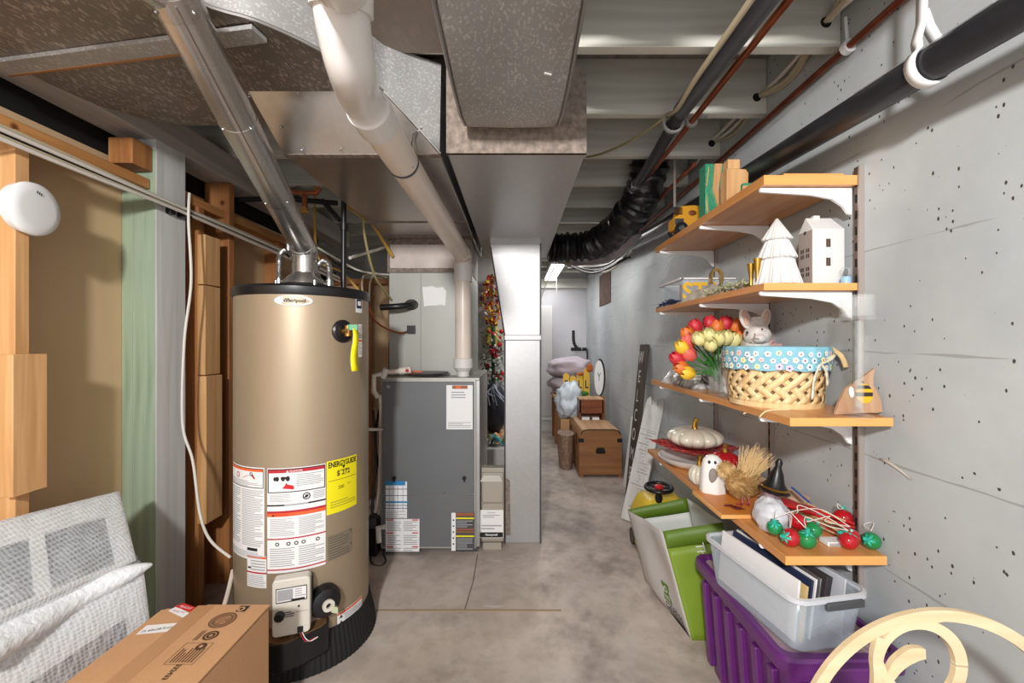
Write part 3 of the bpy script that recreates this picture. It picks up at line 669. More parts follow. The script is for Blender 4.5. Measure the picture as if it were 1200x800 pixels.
pr.rect(U(0), z1-.170, U(1), z1-.160, M['red'], 3); pr.rect(U(0), z1-.181, U(1), z1-.168, M['orange'], 4); pr.poly([(U(.08), z1-.179), (U(.14), z1-.179), (U(.11), z1-.171)], M['ink'], 6); pr.text('WARNING', U(.25), z1-.1745, .010, M['redbright'], 6)
zz = z1-.184; zm = z0+(zz-z0)*.60
pr.lines(U(.05), zm+.012, U(.47), zz-.004, 13, M['greyink']); pr.lines(U(.54), zm+.012, U(.97), zz-.004, 13, M['greyink'])
pr.rect(U(0), zm, U(1), zm+.005, M['red'], 3)
for t in (.18, .37, .5, .62, .86): pr.disc(U(t), zm-.017, .0075, M['darkgrey'], 3, ri=.5)
pr.lines(U(.05), z0+.022, U(.47), zm-.03, 9, M['greyink']); pr.lines(U(.54), z0+.022, U(.97), zm-.03, 9, M['greyink']); pr.rect(U(0), z0+.010, U(1), z0+.015, M['red'], 3)
pr.build('warning_label', wh)
# energy guide
a0, a1 = hu(382.5), hu(417.5); z1, z0 = hv(398, 537.5), hv(398, 599); w_ = a1-a0; U = lambda t: a0+w_*t
pr = HP(); pr.rect(a0, z0, a1, z1, M['yellow'], 2); pr.text('ENERGYGUIDE', U(.5), z1-.018, .030, M['ink'], 4, sx=w_*.95/(.030*6.9), bold=.0009)
pr.poly([(U(.44), z1-.028), (U(.56), z1-.028), (U(.5), z1-.040)], M['ink'], 4); pr.text('$ 272', U(.5), z1-.056, .026, M['ink'], 4, bold=.0004); pr.rect(U(.05), z1-.081, U(.95), z1-.0795, M['ink'], 4)
pr.text('200', U(.42), z1-.112, .018, M['ink'], 4); pr.rect(U(.62), z1-.106, U(.74), z1-.1045, M['ink'], 4); pr.lines(U(.1), z0+.02, U(.95), z0+.05, 3, mat('olive_ink', 'b3a92a', .6)); pr.rect(U(.3), z1-.045, U(.7), z1-.0435, M['ink'], 4)
pr.build('energy_label', wh)
# rating plate
a0, a1 = hu(384.5), hu(412); z1, z0 = hv(398, 624), hv(398, 652)
pr = HP(); pr.rect(a0, z0, a1, z1, M['plate'], 1); dk = mat('plate_ink', '5a5146', .6); pr.frame(a0, z0, a1, z1, .0012, dk, 2); pr.lines(a0+.004, z0+.003, a1-.014, z1-.003, 9, dk, t=.3); pr.rect(a1-.010, z1-.012, a1-.003, z1-.004, dk, 3); pr.rect(a1-.010, z0+.03, a1-.003, z0+.038, dk, 3); pr.build('rating_plate', wh)
# small lower label, right lower label
a0, a1 = hu(290), hu(312.5); z1, z0 = hv(301, 651), hv(301, 688)
pr = HP(); pr.rect(a0, z0, a1, z1, M['paper']); pr.rect(a0, z1-.010, a1, z1-.002, M['orange'], 2); pr.rect(a0, z0+.052, a1, z0+.058, M['red'], 2); pr.rect(a0+.005, z0+.068, a0+.02, z0+.075, M['ink'], 2); pr.lines(a0+.004, z0+.004, a1-.004, z0+.048, 8, M['greyink']); pr.lines(a0+.02, z0+.062, a1-.004, z1-.014, 4, M['greyink']); pr.build('notice_label', wh)
a0, a1 = hu(394.5), hu(431.2); z1, z0 = hv(397, 717), hv(397, 742); w_ = a1-a0
pr = HP(); pr.rect(a0, z0, a1, z1, M['paper']); pr.frame(a0, z0, a1, z1, .0015, M['darkgrey'], 2); pr.rect(a0+.002, z1-.012, a1, z1-.004, M['orange'], 3); pr.lines(a0+.035, z0+.006, a1-.006, z1-.016, 8, M['greyink'])
for k, zz in enumerate((.012, .035, .058)): pr.poly([(a0+.010, z0+zz), (a0+.026, z0+zz), (a0+.018, z0+zz+.014)], M['ink'], 3)
pr.build('notice_label', wh)
# maker badge
pr = HP(); uc = (hu(321)+hu(367))/2; zc = hv(344, 352); rw = (hu(367)-hu(321))/2
pr.disc(uc, zc, rw, M['pvc_white'], 2, 40, ry=.021); pr.disc(uc, zc, rw, M['greyink'], 3, 40, ry=.021, ri=.96); pr.text('Whirlpool', uc+.003, zc, .0185, M['ink'], 5, bold=.0003); pr.disc(uc-rw*.30, zc+.001, .010, M['darkgrey'], 5, 24, ry=.007, ri=.86)
pr.build('maker_badge', wh)
a0, a1 = hu(416.5), hu(429); z1, z0 = hv(422, 350), hv(422, 366.5)
pr = HP(); pr.rect(a0, z0, a1, z1, M['paper']); pr.rect(a0+.005, z0+.018, a1-.005, z1-.004, M['navy'], 2); pr.rect(a0+.012, z0+.03, a1-.012, z1-.012, M['paper'], 3); pr.build('certificate_label', wh)
a0, a1 = hu(419.5), hu(431.5); z1, z0 = hv(425, 380), hv(425, 418)
pr = HP(); pr.rect(a0, z0, a1, z1, M['paper']); pr.rect(a0, (z0+z1)/2-.005, a1, (z0+z1)/2+.003, M['orange'], 2); pr.lines(a0+.003, z0+.01, a1-.003, (z0+z1)/2-.01, 6, M['greyink']); pr.lines(a0+.003, (z0+z1)/2+.01, a1-.003, z1-.006, 6, M['greyink']); pr.build('valve_label', wh)
# T and P valve
a, d = surf(401.5); n = Vector((math.sin(a), -math.cos(a), 0)); c = Vector((HX, HY, 0))+n*HR; c.z = 1.26+(400-388)/500*c.y
MB().lathe([(.046, -.004), (.046, .004), (.040, .010), (.018, .013), (0, .013)], c, 32, n).build('valve_collar', M['black'], wh)
MB().use(M['brass']).cyl(c, c+n*.045, .014).cyl(c+n*.035+Vector((0, 0, -.02)), c+n*.035+Vector((0, 0, .022)), .013).build('relief_valve', None, wh)
MB().use(mat('green_handle', '4c9a6a', .4)).obox(c+n*.045+Vector((.012, -.004, .015)), (1, .3, 0), (0, 0, 1), n, .03, .022, .012).build('valve_handle', None, wh)
tg = MB().use(M['yellow']); t0 = c+n*.055+Vector((.014, 0, .01)); u_ = Vector((math.cos(a), math.sin(a), 0))
rows = []
for i in range(7):
    q = t0+Vector((0, 0, -.028*i))+n*(.006*math.sin(i*1.1)); hw = .010+.006*min(i, 3)/3; rows.append([q-u_*hw, q+u_*hw])
tg.sheet(rows); lab(tg.build('hang_tag', None, wh, solid=.001), 'long yellow hang tag')
# gas control
ad, _ = surf(345.5); n = Vector((math.sin(ad), -math.cos(ad), 0)); uu = Vector((math.cos(ad), math.sin(ad), 0)); zc = hv(345, 711)
base = Vector((HX, HY, 0))+n*HR; base.z = zc
up_ = Vector((0, 0, 1))
FC = base+n*.075; dsc = FC.y
W_ = 40/500*dsc; H_ = 66/500*dsc
def rr(w, h, r, k=5):
    out = []
    for cx, cy, a_ in ((w/2-r, h/2-r, 0), (-w/2+r, h/2-r, 90), (-w/2+r, -h/2+r, 180), (w/2-r, -h/2+r, 270)):
        for i in range(k+1): t = math.radians(a_+90*i/k); out.append((cx+r*math.cos(t), cy+r*math.sin(t)))
    return out
pp = rr(W_, H_, .014)
pp = [(x, y+(.0)) for x, y in pp]
FC.z = 1.26+(400-711)/500*dsc
gcv = MB().use(M['cream']); gcv.prism(pp, FC-n*.045, uu, up_, n, .045); gc = gcv.build('gas_control', None, wh, bevel=.004)
MB().use(M['black']).obox(FC-n*.055, uu, up_, n, W_*1.06, H_*.8, .02).build('control_backing', None, gc)
pf_ = planar(FC+n*.001, uu, up_); pr = Print(pf_, step=1)
pr.rect(-W_*.40, H_*.10, W_*.42, H_*.36, M['ink'], 1); pr.rect(-W_*.38, H_*.12, W_*.40, H_*.345, M['paper'], 2); pr.rect(-W_*.36, H_*.14, W_*.05, H_*.33, M['greyink'], 3); pr.rect(W_*.0, H_*.105, W_*.36, H_*.15, M['ink'], 4); pr.lines(W_*.1, H_*.17, W_*.38, H_*.33, 4, M['greyink']); pr.rect(-W_*.02, -H_*.1, W_*.45, -H_*.095, M['darkgrey'], 2); pr.disc(W_*.2, 0, .004, M['ink'], 2); pr.lines(-.02, -H_*.17, .01, -H_*.06, 3, M['darkgrey'])
pr.build('control_plate', gc)
kc = FC+uu*(-W_*.30)+up_*(-H_*.12); MB().lathe([(.017, 0), (.016, .014), (.012, .017), (0, .017)], kc, 24, n).build('temperature_knob', M['black'], gc)
MB().use(M['ink']).obox(FC+uu*W_*.24+up_*(-H_*.42), uu, up_, n, .018, .02, .012).build('wire_plug', None, gc)
for k, (mm, dx) in enumerate((('red', .0), ('white', .004), ('ink', -.005))):
    q = FC+uu*(W_*.24+dx)+up_*(-H_*.45); MB().tube([q, q+up_*-.03+uu*(.008+dx), q+up_*-.045+uu*(.025+dx), q+up_*-.035+uu*(.05+dx)], .0016, 6, sm=4).build('wire', M[mm], gc)
MB().use(M['steel']).tube([FC-n*.02+up_*(-H_*.48), FC-n*.02+up_*(-H_*.75)], .008).tube([FC-n*.02+uu*.025+up_*(-H_*.48), FC-n*.02+uu*.025+up_*(-H_*.75)], .008).obox(FC+uu*-.02+up_*(-H_*.72)-n*.01, uu*.8+up_*.3, up_, n, .035, .022, .012).build('burner_tube', None, wh)
# igniter dome
ai, _ = surf(379); ni = Vector((math.sin(ai), -math.cos(ai), 0)); ci = Vector((HX, HY, 0))+ni*(HR+.002); ci.z = 1.26+(400-707)/500*(ci.y-.03)
dm = MB().use(M['black']).lathe([(.060, 0), (.060, .02), (.052, .038), (.030, .048), (0, .050)], ci, 36, ni).build('drain_cover', None, wh)
MB().use(M['cream']).ringplate(ci+ni*.05+Vector((.002, 0, 0)), *frame(ni), .022, .010, .010, seg=24).build('drain_ring', None, dm)
ui = Vector((math.cos(ai), math.sin(ai), 0)); MB().use(mat('pale_green_cap', 'ccd2b0', .4)).obox(ci+ni*.055+ui*.022+up_*-.022, ui+up_*-.6, up_, ni, .028, .024, .016).build('drain_cap', None, dm)
# burner door cover: black rounded box
ab, _ = surf(350); nb = Vector((math.sin(ab), -math.cos(ab), 0)); ub = Vector((math.cos(ab), math.sin(ab), 0)); cb = Vector((HX, HY, 0))+nb*(HR-.02)
pl = [(-.105, 0), (-.105, .05), (-.100, .085), (-.07, .108), (-.035, .112), (0, .098), (.085, .060), (.105, .04), (.105, 0)]
mb = MB().use(M['black']); mb.prism(pl, cb+up_*.082, ub, nb, up_, .105)
cbv = mb.build('burner_cover', None, wh, bevel=.006)
MB().use(mat('copper_floor', '8d6a4a', .5, .5)).prism([(x*.93, y*.93+.004) for x, y in pl], cb+up_*.186, ub, nb, up_, .003).build('burner_tray', None, cbv)
# top fittings
mb = MB().use(M['black_matte']); mb.lathe([(.105, 1.484), (.105, 1.50), (.098, 1.506), (0, 1.506)], (HX, HY, 0), 40); hb = mb.build('hood_base', None, wh)
mb = MB().use(M['pipe_metal']); mb.lathe([(.096, 1.506), (.094, 1.513), (.062, 1.545), (.052, 1.556), (.052, 1.60)], (HX, HY, 0), 40); lab(mb.build('draft_hood', None, wh), 'grey metal draft hood')
MB().use(M['steel']).cyl((HX-.075, HY-.09, 1.484), (HX-.075, HY-.09, 1.512), .008).cyl((HX+.08, HY-.08, 1.484), (HX+.08, HY-.08, 1.515), .008).build('hood_leg', None, wh)
def flex(pts, name, label):
    pts = smooth_path(pts, 10); rr_ = []
    for i in range(len(pts)*3): rr_.append(.0115+.0018*math.sin(i*2.1))
    o = MB().use(M['pipe_metal']).tube([pts[min(int(i/3), len(pts)-1)].lerp(pts[min(int(i/3)+1, len(pts)-1)], (i % 3)/3) for i in range((len(pts)-1)*3)], rr_[:], 12).build(name, None)
    return tag(o, label, 'pipe')
o = flex([P(327, 331, 1.86), P(327, 315, 1.86), P(328, 300, 1.87), P(333, 294, 1.90), P(340, 300, 1.96)], 'flexible_water_pipe', 'corrugated steel water connector left of the vent on the water heater')
MB().use(M['steel']).cyl(P(327, 334, 1.86), P(327, 327, 1.86), .016).build('nut', None, o)
MB().use(M['steel']).cyl(P(338, 300, 1.97), P(338, 275, 1.97), .011).build('nipple', None, o)
o = flex([P(386, 334, 1.87), P(386, 318, 1.87), P(384, 309, 1.87), P(378, 306, 1.88), P(371, 313, 1.92), P(366, 320, 1.98)], 'flexible_water_pipe', 'corrugated steel water connector right of the vent on the water heater')
MB().use(M['steel']).cyl(P(386, 335, 1.87), P(386, 328, 1.87), .016).build('nut', None, o)
o = MB().use(M['black']).tube([P(403, 222, 2.06), P(402.5, 338, 2.06)], .0125, 12).build('gas_pipe', None); tag(o, 'black vertical gas pipe dropping behind the water heater top', 'pipe')
MB().use(M['black']).cyl(P(403, 262, 2.06), P(403, 270, 2.06), .018).cyl(P(403, 220, 2.06), P(403, 226, 2.06), .017).build('coupling', None, o)
o = MB().use(M['black_matte']).tube([P(378, 235, 2.15), P(398, 258, 2.1)], .012, 10).build('gas_pipe', None); tag(o, 'short slanting black pipe joining the vertical gas pipe from upper left', 'pipe')

# vent pipe
vp = thing('vent_pipe', (HX, HY, 1.6), 'shiny galvanised vent pipe rising from the water heater to upper left', 'vent pipe')
A = P(357, 292, 1.857); B = P(206, 0, .92); dirv = (B-A).normalized(); E = B+dirv*.5
E.z = min(E.z, 2.19)
L_ = (B-A).length
MB().use(M['pipe_metal']).tube([(HX, HY, 1.585), (HX, HY, A.z-.03)], .050, 28).build('collar_pipe', None, vp)
el = MB().use(M['pipe_metal']); pts = [Vector((HX, HY, A.z-.045)), Vector((HX, HY, A.z-.015)), A+dirv*.012, A+dirv*.05]
el.tube(pts, .0525, 28); el.build('elbow', None, vp, smooth=25)
sgs = [(.03, .36, .0500), (.345, .69, .0512), (.675, 1.0, .0500), (.985, 1.03, .0512)]
for a_, b_, r_ in sgs:
    MB().use(M['pipe_metal']).tube([A+dirv*(L_*a_), A+dirv*(L_*b_)], r_, 32).build('pipe_section', None, vp)
side = dirv.cross(Vector((0, 0, 1))).normalized(); dn = dirv.cross(side).normalized()
if dn.z > 0: dn = -dn
q_ = A+dirv*(L_*1.02); MB().use(M['pipe_metal']).tube([q_-dirv*.02, q_, q_+Vector((-.04, -.10, .0)), q_+Vector((-.14, -.5, .0))], .050, 24, sm=3).build('end_run', None, vp)
for t_ in (.355, .68, .99):
    for a_ in (-.9, .6, 1.6):
        q = A+dirv*(L_*t_+.01)+(side*math.sin(a_)+dn*math.cos(a_))*.052; MB().use(M['steel']).ball(q, .0045, 8, 6).build('screw', None, vp)
MB().use(mat('seam_metal', '8d8885', .4, .8)).tube([A+dirv*(L_*.04)+(side*-.35+dn*.937)*.0508, A+dirv*(L_*1.02)+(side*-.35+dn*.937)*.0508], .0022, 6).build('lock_seam', None, vp)  # darker grey metal for the raised lock seam

# PVC exhaust pipe
pv = thing('pvc_exhaust_pipe', (-.32, 2.65, 1.05), 'thick cream PVC exhaust pipe from the furnace top up across the ceiling', 'pipe')
X0 = P(543, 300, 2.63); v0 = Vector((X0.x, 2.63, 1.11))
MB().use(M['pvc']).tube([v0, X0+Vector((0, 0, -.10))], .0505, 28).build('riser', None, pv)
MB().use(M['pvc_white']).lathe([(.038, 1.045), (.038, 1.075), (.056, 1.095), (.060, 1.10), (.060, 1.155), (.0505, 1.158)], (v0.x, 2.63, 0), 32).build('reducer', None, pv)
dg0 = P(432, 128, 1.10); dd = (dg0-X0).normalized()
MB().use(M['pvc_white']).tube([X0+Vector((0, 0, -.16)), X0+Vector((0, 0, -.055))], .058, 28).build('socket', None, pv)
MB().use(M['pvc']).tube([X0+Vector((0, 0, -.06)), X0+Vector((0, 0, -.01)), X0+dd*.04+Vector((0, 0, .0)), X0+dd*.09], .0525, 28, sm=6).build('elbow', None, pv)
MB().use(M['pvc']).tube([X0+dd*.06, dg0], .0505, 32).build('diagonal_pipe', None, pv)
cp_ = X0.lerp(dg0, .83)
MB().use(M['darkgrey']).tube([X0.lerp(dg0, .805), X0.lerp(dg0, .812)], .0525, 32).build('hose_clamp', None, pv)
bend = [dg0-dd*.02, dg0+dd*.06, P(412, 80, .90), P(404, 40, .835), P(400, 5, .80), P(399, -20, .79)]
MB().use(M['pvc_white']).tube([dg0-dd*.07, dg0+dd*.005], .0575, 32).build('coupling', None, pv)
MB().use(M['pvc_white']).tube(bend, .051, 32, sm=8).build('bend', None, pv)
MB().use(M['pvc_white']).tube([P(400.5, 14, .805), P(399.5, -28, .785)], .0575, 32).build('coupling', None, pv)
MB().use(M['pvc_white']).tube([P(399.5, -22, .79), P(399, -26, .70), Vector((-.29, .30, 1.83))], .0505, 24).build('pipe_end', None, pv)

# condensate pvc
cd = thing('condensate_pipe', (-.85, 2.55, 1.0), 'thin white PVC condensate pipe turning down beside the furnace', 'pipe')
MB().use(M['pvc']).tube([P(476, 434, 2.52), P(452, 436, 2.52)], .014, 14).build('pipe', None, cd)
MB().use(M['pvc']).tube([P(482, 433, 2.52), P(468, 434.5, 2.52)], .020, 16).build('tee', None, cd)
MB().use(M['red']).ball(P(477, 434, 2.498), (.010, .004, .010), 12, 8).build('cap', None, cd)
MB().use(M['pvc_white']).tube([P(453, 432, 2.52), P(448, 442, 2.52)], .021, 16).build('union', None, cd)
MB().use(M['pvc']).tube([P(450, 437, 2.52), P(438, 440, 2.50), P(438, 461, 2.50)], .015, 14).tube([P(438, 458, 2.50), P(443, 466, 2.5)], .015, 14).build('elbow', None, cd)
MB().use(M['pvc']).tube([P(443, 464, 2.5), P(446, 474, 2.54), P(445, 560, 2.56), P(440, 600, 2.56)], .010, 10, sm=4).build('drop_pipe', None, cd)
o = MB().use(M['pvc']).tube([P(432, 503, 2.3), P(447, 503, 2.52)], .009, 10).build('small_pvc_pipe', None); tag(o, 'short horizontal cream pipe between water heater and furnace side', 'pipe')
for k, (pts, r_, m_) in enumerate([([P(450, 468, 2.56), P(447, 510, 2.6), P(449, 560, 2.6), P(442, 620, 2.6)], .012, 'cord'), ([P(437, 480, 2.6), P(441, 540, 2.65), P(436, 600, 2.6), P(440, 640, 2.55)], .008, 'black'), ([P(444, 480, 2.65), P(440, 520, 2.65), P(447, 575, 2.65), P(441, 640, 2.6)], .007, 'black_matte')]):
    o = MB().use(M[m_]).tube(pts, r_, 8, sm=6).build('hose', None); tag(o, ['pale drain hose hanging along the furnace left side', 'thin black cable hanging against the furnace left side', 'dull black tube tucked deepest between heater and furnace'][k], 'hose')
pmp = thing('condensate_pump', (-.85, 2.55, 0), 'small black condensate pump on the floor beside the furnace', 'pump')
MB().use(M['black']).box(-.895, -.815, 2.50, 2.68, 0, .15).build('tank', None, pmp, bevel=.006)
MB().use(M['darkgrey']).box(-.885, -.825, 2.52, 2.62, .15, .21).build('motor', None, pmp, bevel=.006)
MB().use(M['pvc_white']).tube([P(452, 617, 2.47), P(443, 618, 2.46), P(444, 635, 2.46)], .016, 14).build('drain_elbow', None, pmp)
o = MB().use(M['black']).tube([P(434, 648, 2.5), P(436, 660, 2.42), P(446, 663, 2.40), P(452, 657, 2.44), P(449, 648, 2.49)], .005, 8, sm=6).build('power_cord', None); tag(o, 'black looped power cord on the floor by the furnace corner', 'cord')
# grey pan lid lying on the furnace top
t = thing('metal_funnel', (-.56, 2.62, 1.044), 'grey dish with an orange mark lying on the furnace top', 'dish')
MB().lathe([(.05, 0), (.13, .022), (.135, .030), (.12, .030), (0, .02)], (-.545, 2.625, 1.045), 32, scale=(1, .55)).build('dish', mat('grey_dish', '6f6d70', .4, .3), t)
MB().use(M['orange']).box(-.64, -.56, 2.57, 2.6, 1.062, 1.082).build('mark', None, t, bevel=.004)

# ---- cables along the left
for k in range(5):
    z = [1.822, 1.834, 1.850, 1.845, 1.862][k]; x = [-1.44, -1.452, -1.444, -1.46, -1.45][k]; m_ = ['cord', 'creamcable', 'cord', 'black', 'creamcable'][k]
    pts = [Vector((x, .55, z+.02)), Vector((x+.004, 1.0, z+.008)), Vector((x, 1.4, z)), Vector((x+.006, 1.8, z-.004-.004*k)), Vector((x, 2.3, z-.02)), Vector((x+.02, 2.9, z-.05)), Vector((x+.05, 3.38, z-.09))]
    o = MB().use(M[m_]).tube(pts, .0065 if m_ != 'black' else .009, 8, sm=5).build('electrical_cable', None)
    tag(o, ['lowest pale', 'second lowest tan', 'middle pale', 'black', 'uppermost tan'][k]+' cable of the bundle running along the left wall', 'cable')
o = MB().use(M['black']).box(-1.478, -1.455, 1.80, 1.83, 1.80, 1.85).box(-1.478, -1.43, 1.86, 1.89, 1.80, 1.83).build('cable_clip', None, bevel=.004); tag(o, 'black clip holding the cables on the painted post', 'clip')
o = MB().use(M['cord']).tube([P(222, 226, 1.86), P(221, 260, 1.86), P(224, 330, 1.86), P(216, 400, 1.84), P(214, 495, 1.83), P(226, 540, 1.82), P(234, 600, 1.80), P(246, 632, 1.75), P(270, 653, 1.72)], .0055, 8, sm=8).build('hanging_cord', None); tag(o, 'thin white cord hanging down beside the post and curving to the water heater', 'cord')
o = MB().use(M['pvc']).tube([P(273, 668, 1.72), P(268, 690, 1.66), P(262, 712, 1.58)], .008, 8, sm=4).build('clear_tube', None); tag(o, 'pale tube beside the lower left of the water heater', 'tube')
# dark pipework above
def pipe(pts, r_, m_, label, name='old_pipe', sm=0, cat='pipe'):
    o = MB().use(M[m_] if m_ in M else MATS[m_]).tube(pts, r_, 10, sm=sm).build(name, None); return tag(o, label, cat)
mat('rust', '8a4a22', .7, .3, noise=.4, nscale=20)
pipe([P(232, 236, 2.35), P(330, 232, 2.35), P(395, 238, 2.35)], .014, 'black_matte', 'dark horizontal gas pipe behind the vent pipe')
o = pipe([P(337, 224, 2.1), P(352, 226, 2.1), P(371, 226, 2.1), P(375, 220, 2.1)], .011, 'rust', 'rusty brown valve pipe beside the vent pipe', 'rusty_pipe')
MB().use(MATS['rust']).cyl(P(357, 226, 2.1), P(357, 246, 2.1), .012).build('drop', None, o); MB().use(M['brass']).lathe([(.016, -.012), (.016, .012)], P(357, 246, 2.08), 12, (0, -1, 0)).build('valve_nut', None, o)
pipe([P(432, 255, 2.5), P(460, 300, 2.66)], .011, 'yellowcable', 'short yellow gas hose near the duct edge', 'yellow_hose')
pipe([P(405, 240, 2.2), P(432, 260, 2.5)], .011, 'yellowcable', 'yellow gas hose section behind the black gas pipe', 'yellow_hose')
pipe([Vector((-.83, 2.245, 2.232)), P(425, 256, 2.3), P(430, 290, 2.35), P(440, 325, 2.45), P(456, 348, 2.66), P(459, 352, 2.698)], .007, 'olivecable', 'olive cable hanging down toward the grey coil case', 'cable', 5, 'cable')
pipe([P(410, 302, 2.3), P(440, 293, 2.6), P(459, 287, 2.78)], .009, 'cord', 'pale conduit running toward the coil case top', 'conduit', 4, 'conduit')
pipe([P(372, 290, 2.3), P(398, 305, 2.4), P(424, 318, 2.5), P(458, 322, 2.72)], .006, 'cord', 'white cable crossing behind the gas pipe', 'cable', 4, 'cable')
pipe([P(380, 296, 2.35), P(400, 312, 2.4), P(430, 320, 2.55)], .006, 'black', 'black cable crossing behind the gas pipe', 'cable', 4, 'cable')
pipe([Vector((-1.25, 2.66, 2.232)), P(372, 300, 2.5), P(400, 318, 2.5), P(422, 342, 2.5)], .007, 'yellowcable', 'yellow cable running down behind the water heater cap', 'cable', 4, 'cable')
pipe([P(433, 345, 2.7), P(434, 330, 2.7), P(440, 321, 2.7), P(456, 327, 2.8)], .006, 'creamcable', 'small looped tan cable beside the brown stud', 'cable', 5, 'cable')
pipe([P(428, 350, 2.7), P(424, 335, 2.7), P(428, 322, 2.7), P(448, 326, 2.8)], .006, 'creamcable', 'outer looped tan cable beside the brown stud', 'cable', 5, 'cable')

# ============================================================ bubble wrapped windows and cardboard box (left foreground)
def wrapmat():
    m = bpy.data.materials.new('bubble_wrap'); m.use_nodes = True; nt = m.node_tree; b = nt.nodes['Principled BSDF']; L = nt.links.new
    b.inputs['Base Color'].default_value = lin('eef3f8'); b.inputs['Roughness'].default_value = .22; b.inputs['Alpha'].default_value = .38; b.inputs['Specular IOR Level'].default_value = .8
    tc = nt.nodes.new('ShaderNodeTexCoord'); v = nt.nodes.new('ShaderNodeTexVoronoi'); v.inputs['Scale'].default_value = 95; v.inputs['Randomness'].default_value = .15; L(tc.outputs['Object'], v.inputs['Vector'])
    bp = nt.nodes.new('ShaderNodeBump'); bp.inputs['Strength'].default_value = .8; bp.inputs['Distance'].default_value = .004; bp.invert = True; L(v.outputs['Distance'], bp.inputs['Height'])
    r = nt.nodes.new('ShaderNodeValToRGB'); L(v.outputs['Distance'], r.inputs[0]); r.color_ramp.elements[0].position = .2; r.color_ramp.elements[1].position = .62
    r.color_ramp.elements[0].color = (.16, .16, .16, 1); r.color_ramp.elements[1].color = (.42, .42, .42, 1)
    n = nt.nodes.new('ShaderNodeTexNoise'); n.inputs['Scale'].default_value = 7; n.inputs['Detail'].default_value = 4; L(tc.outputs['Object'], n.inputs['Vector'])
    ma = nt.nodes.new('ShaderNodeMath'); ma.operation = 'MULTIPLY_ADD'; L(n.outputs['Fac'], ma.inputs[0]); ma.inputs[1].default_value = .5; ma.inputs[2].default_value = -.16
    ad = nt.nodes.new('ShaderNodeMath'); ad.operation = 'ADD'; ad.use_clamp = True; L(r.outputs[0], ad.inputs[0]); L(ma.outputs[0], ad.inputs[1]); L(ad.outputs[0], b.inputs['Alpha'])
    L(bp.outputs[0], b.inputs['Normal']); return m
M['wrap'] = wrapmat(); M['glassdark'] = mat('window_screen', '6f7472', .25, 0, noise=.2, nscale=3)
M['brownfig'] = mat('picture_brown', '7a5a44', .7, 0, noise=.6, nscale=9, color2='2c2c2e')
def wrapped(name, c00, c10, c11, c01, label, panes, pm, thick=.045, seed=1):
    # c00 far-top, c10 near-top, c11 near-bottom, c01 far-bottom
    rnd = random.Random(seed)
    O = c00; U = (c10-c00); V = (c01-c00); N = V.cross(U).normalized()
    if N.x < 0: N = -N
    t = thing(name, (c00+c11)/2*1.0, label, 'wrapped window')
    def pt(u, v, n=0): return O+U*u+V*v+N*n
    def slab(u0, u1, v0, v1, n0, n1, mb):
        mb.hexa([pt(u0, v0, n0), pt(u1, v0, n0), pt(u1, v1, n0), pt(u0, v1, n0), pt(u0, v0, n1), pt(u1, v0, n1), pt(u1, v1, n1), pt(u0, v1, n1)])
    us = sorted(set([0, 1]+[a for p in panes for a in p[:2]])); 
    fr = MB().use(M['white_matte'])
    v0 = panes[0][2]; v1 = panes[0][3]
    slab(0, 1, 0, v0, -thick, 0, fr); slab(0, 1, v1, 1, -thick, 0, fr)
    e = 0
    for p in panes: slab(e, p[0], v0, v1, -thick, 0, fr); e = p[1]
    slab(e, 1, v0, v1, -thick, 0, fr); fr.build('frame', None, t)
    for p in panes: m_ = MB().use(pm); slab(p[0], p[1], p[2], p[3], -thick*.8, -thick*.3, m_); m_.build('pane', None, t)
    # wrap
    rows = []; nu, nv = 26, 16
    for j in range(nv+1):
        r_ = []
        for i in range(nu+1):
            u = -.03+1.06*i/nu; v = -.06+1.12*j/nv; ed = min(i, nu-i, j, nv-j)
            r_.append(pt(u, v, (.012+rnd.uniform(-.003, .004)) if ed > 1 else (.006 if ed == 1 else -thick-.004)))
        rows.append(r_)
    MB().use(M['wrap']).sheet(rows).build('bubble_wrap', None, t, smooth=80)
    return t
c00, c10 = P(140, 575, 1.50), P(-40, 620, 1.12); c01, c11 = P(160, 656, 1.36), P(-40, 765, .95)
wrapped('wrapped_window', c00, c10, c11, c01, 'upper bubble wrapped white window leaning above the other one', [(.14, .58, .30, .94), (.66, .98, .30, .94)], M['glassdark'], .04, 3)
c00, c10 = Vector((-1.185, 1.37, .545)), Vector((-1.185, .80, .545)); c01, c11 = Vector((-1.10, 1.33, .03)), Vector((-1.10, .80, .03))
c00 = P(168, 664, 1.36); c10 = P(-60, 800, .98); c01 = Vector((-1.105, 1.34, .03)); c11 = Vector((-1.105, .92, .03))
wrapped('wrapped_window', c00, c10, c11, c01, 'lower bubble wrapped frame standing behind the cardboard box', [(.14, .92, .22, .50)], M['brownfig'], .04, 5)
# loose roll of wrap along the joint
pts = [P(178, 661, 1.37), P(150, 672, 1.32), P(90, 700, 1.22), P(30, 735, 1.1), P(-30, 770, .99)]
M['foam'] = mat('foam_roll', 'e9edf0', .55, 0, noise=.05, nscale=12, bump=.5, bscale=60)
o = MB().use(M['foam']).tube(pts, [.004, .026, .038, .042, .040], 14, sm=4).build('foam_roll', None); tag(o, 'pointed roll of white foam wrap lying between the two wrapped windows', 'foam')

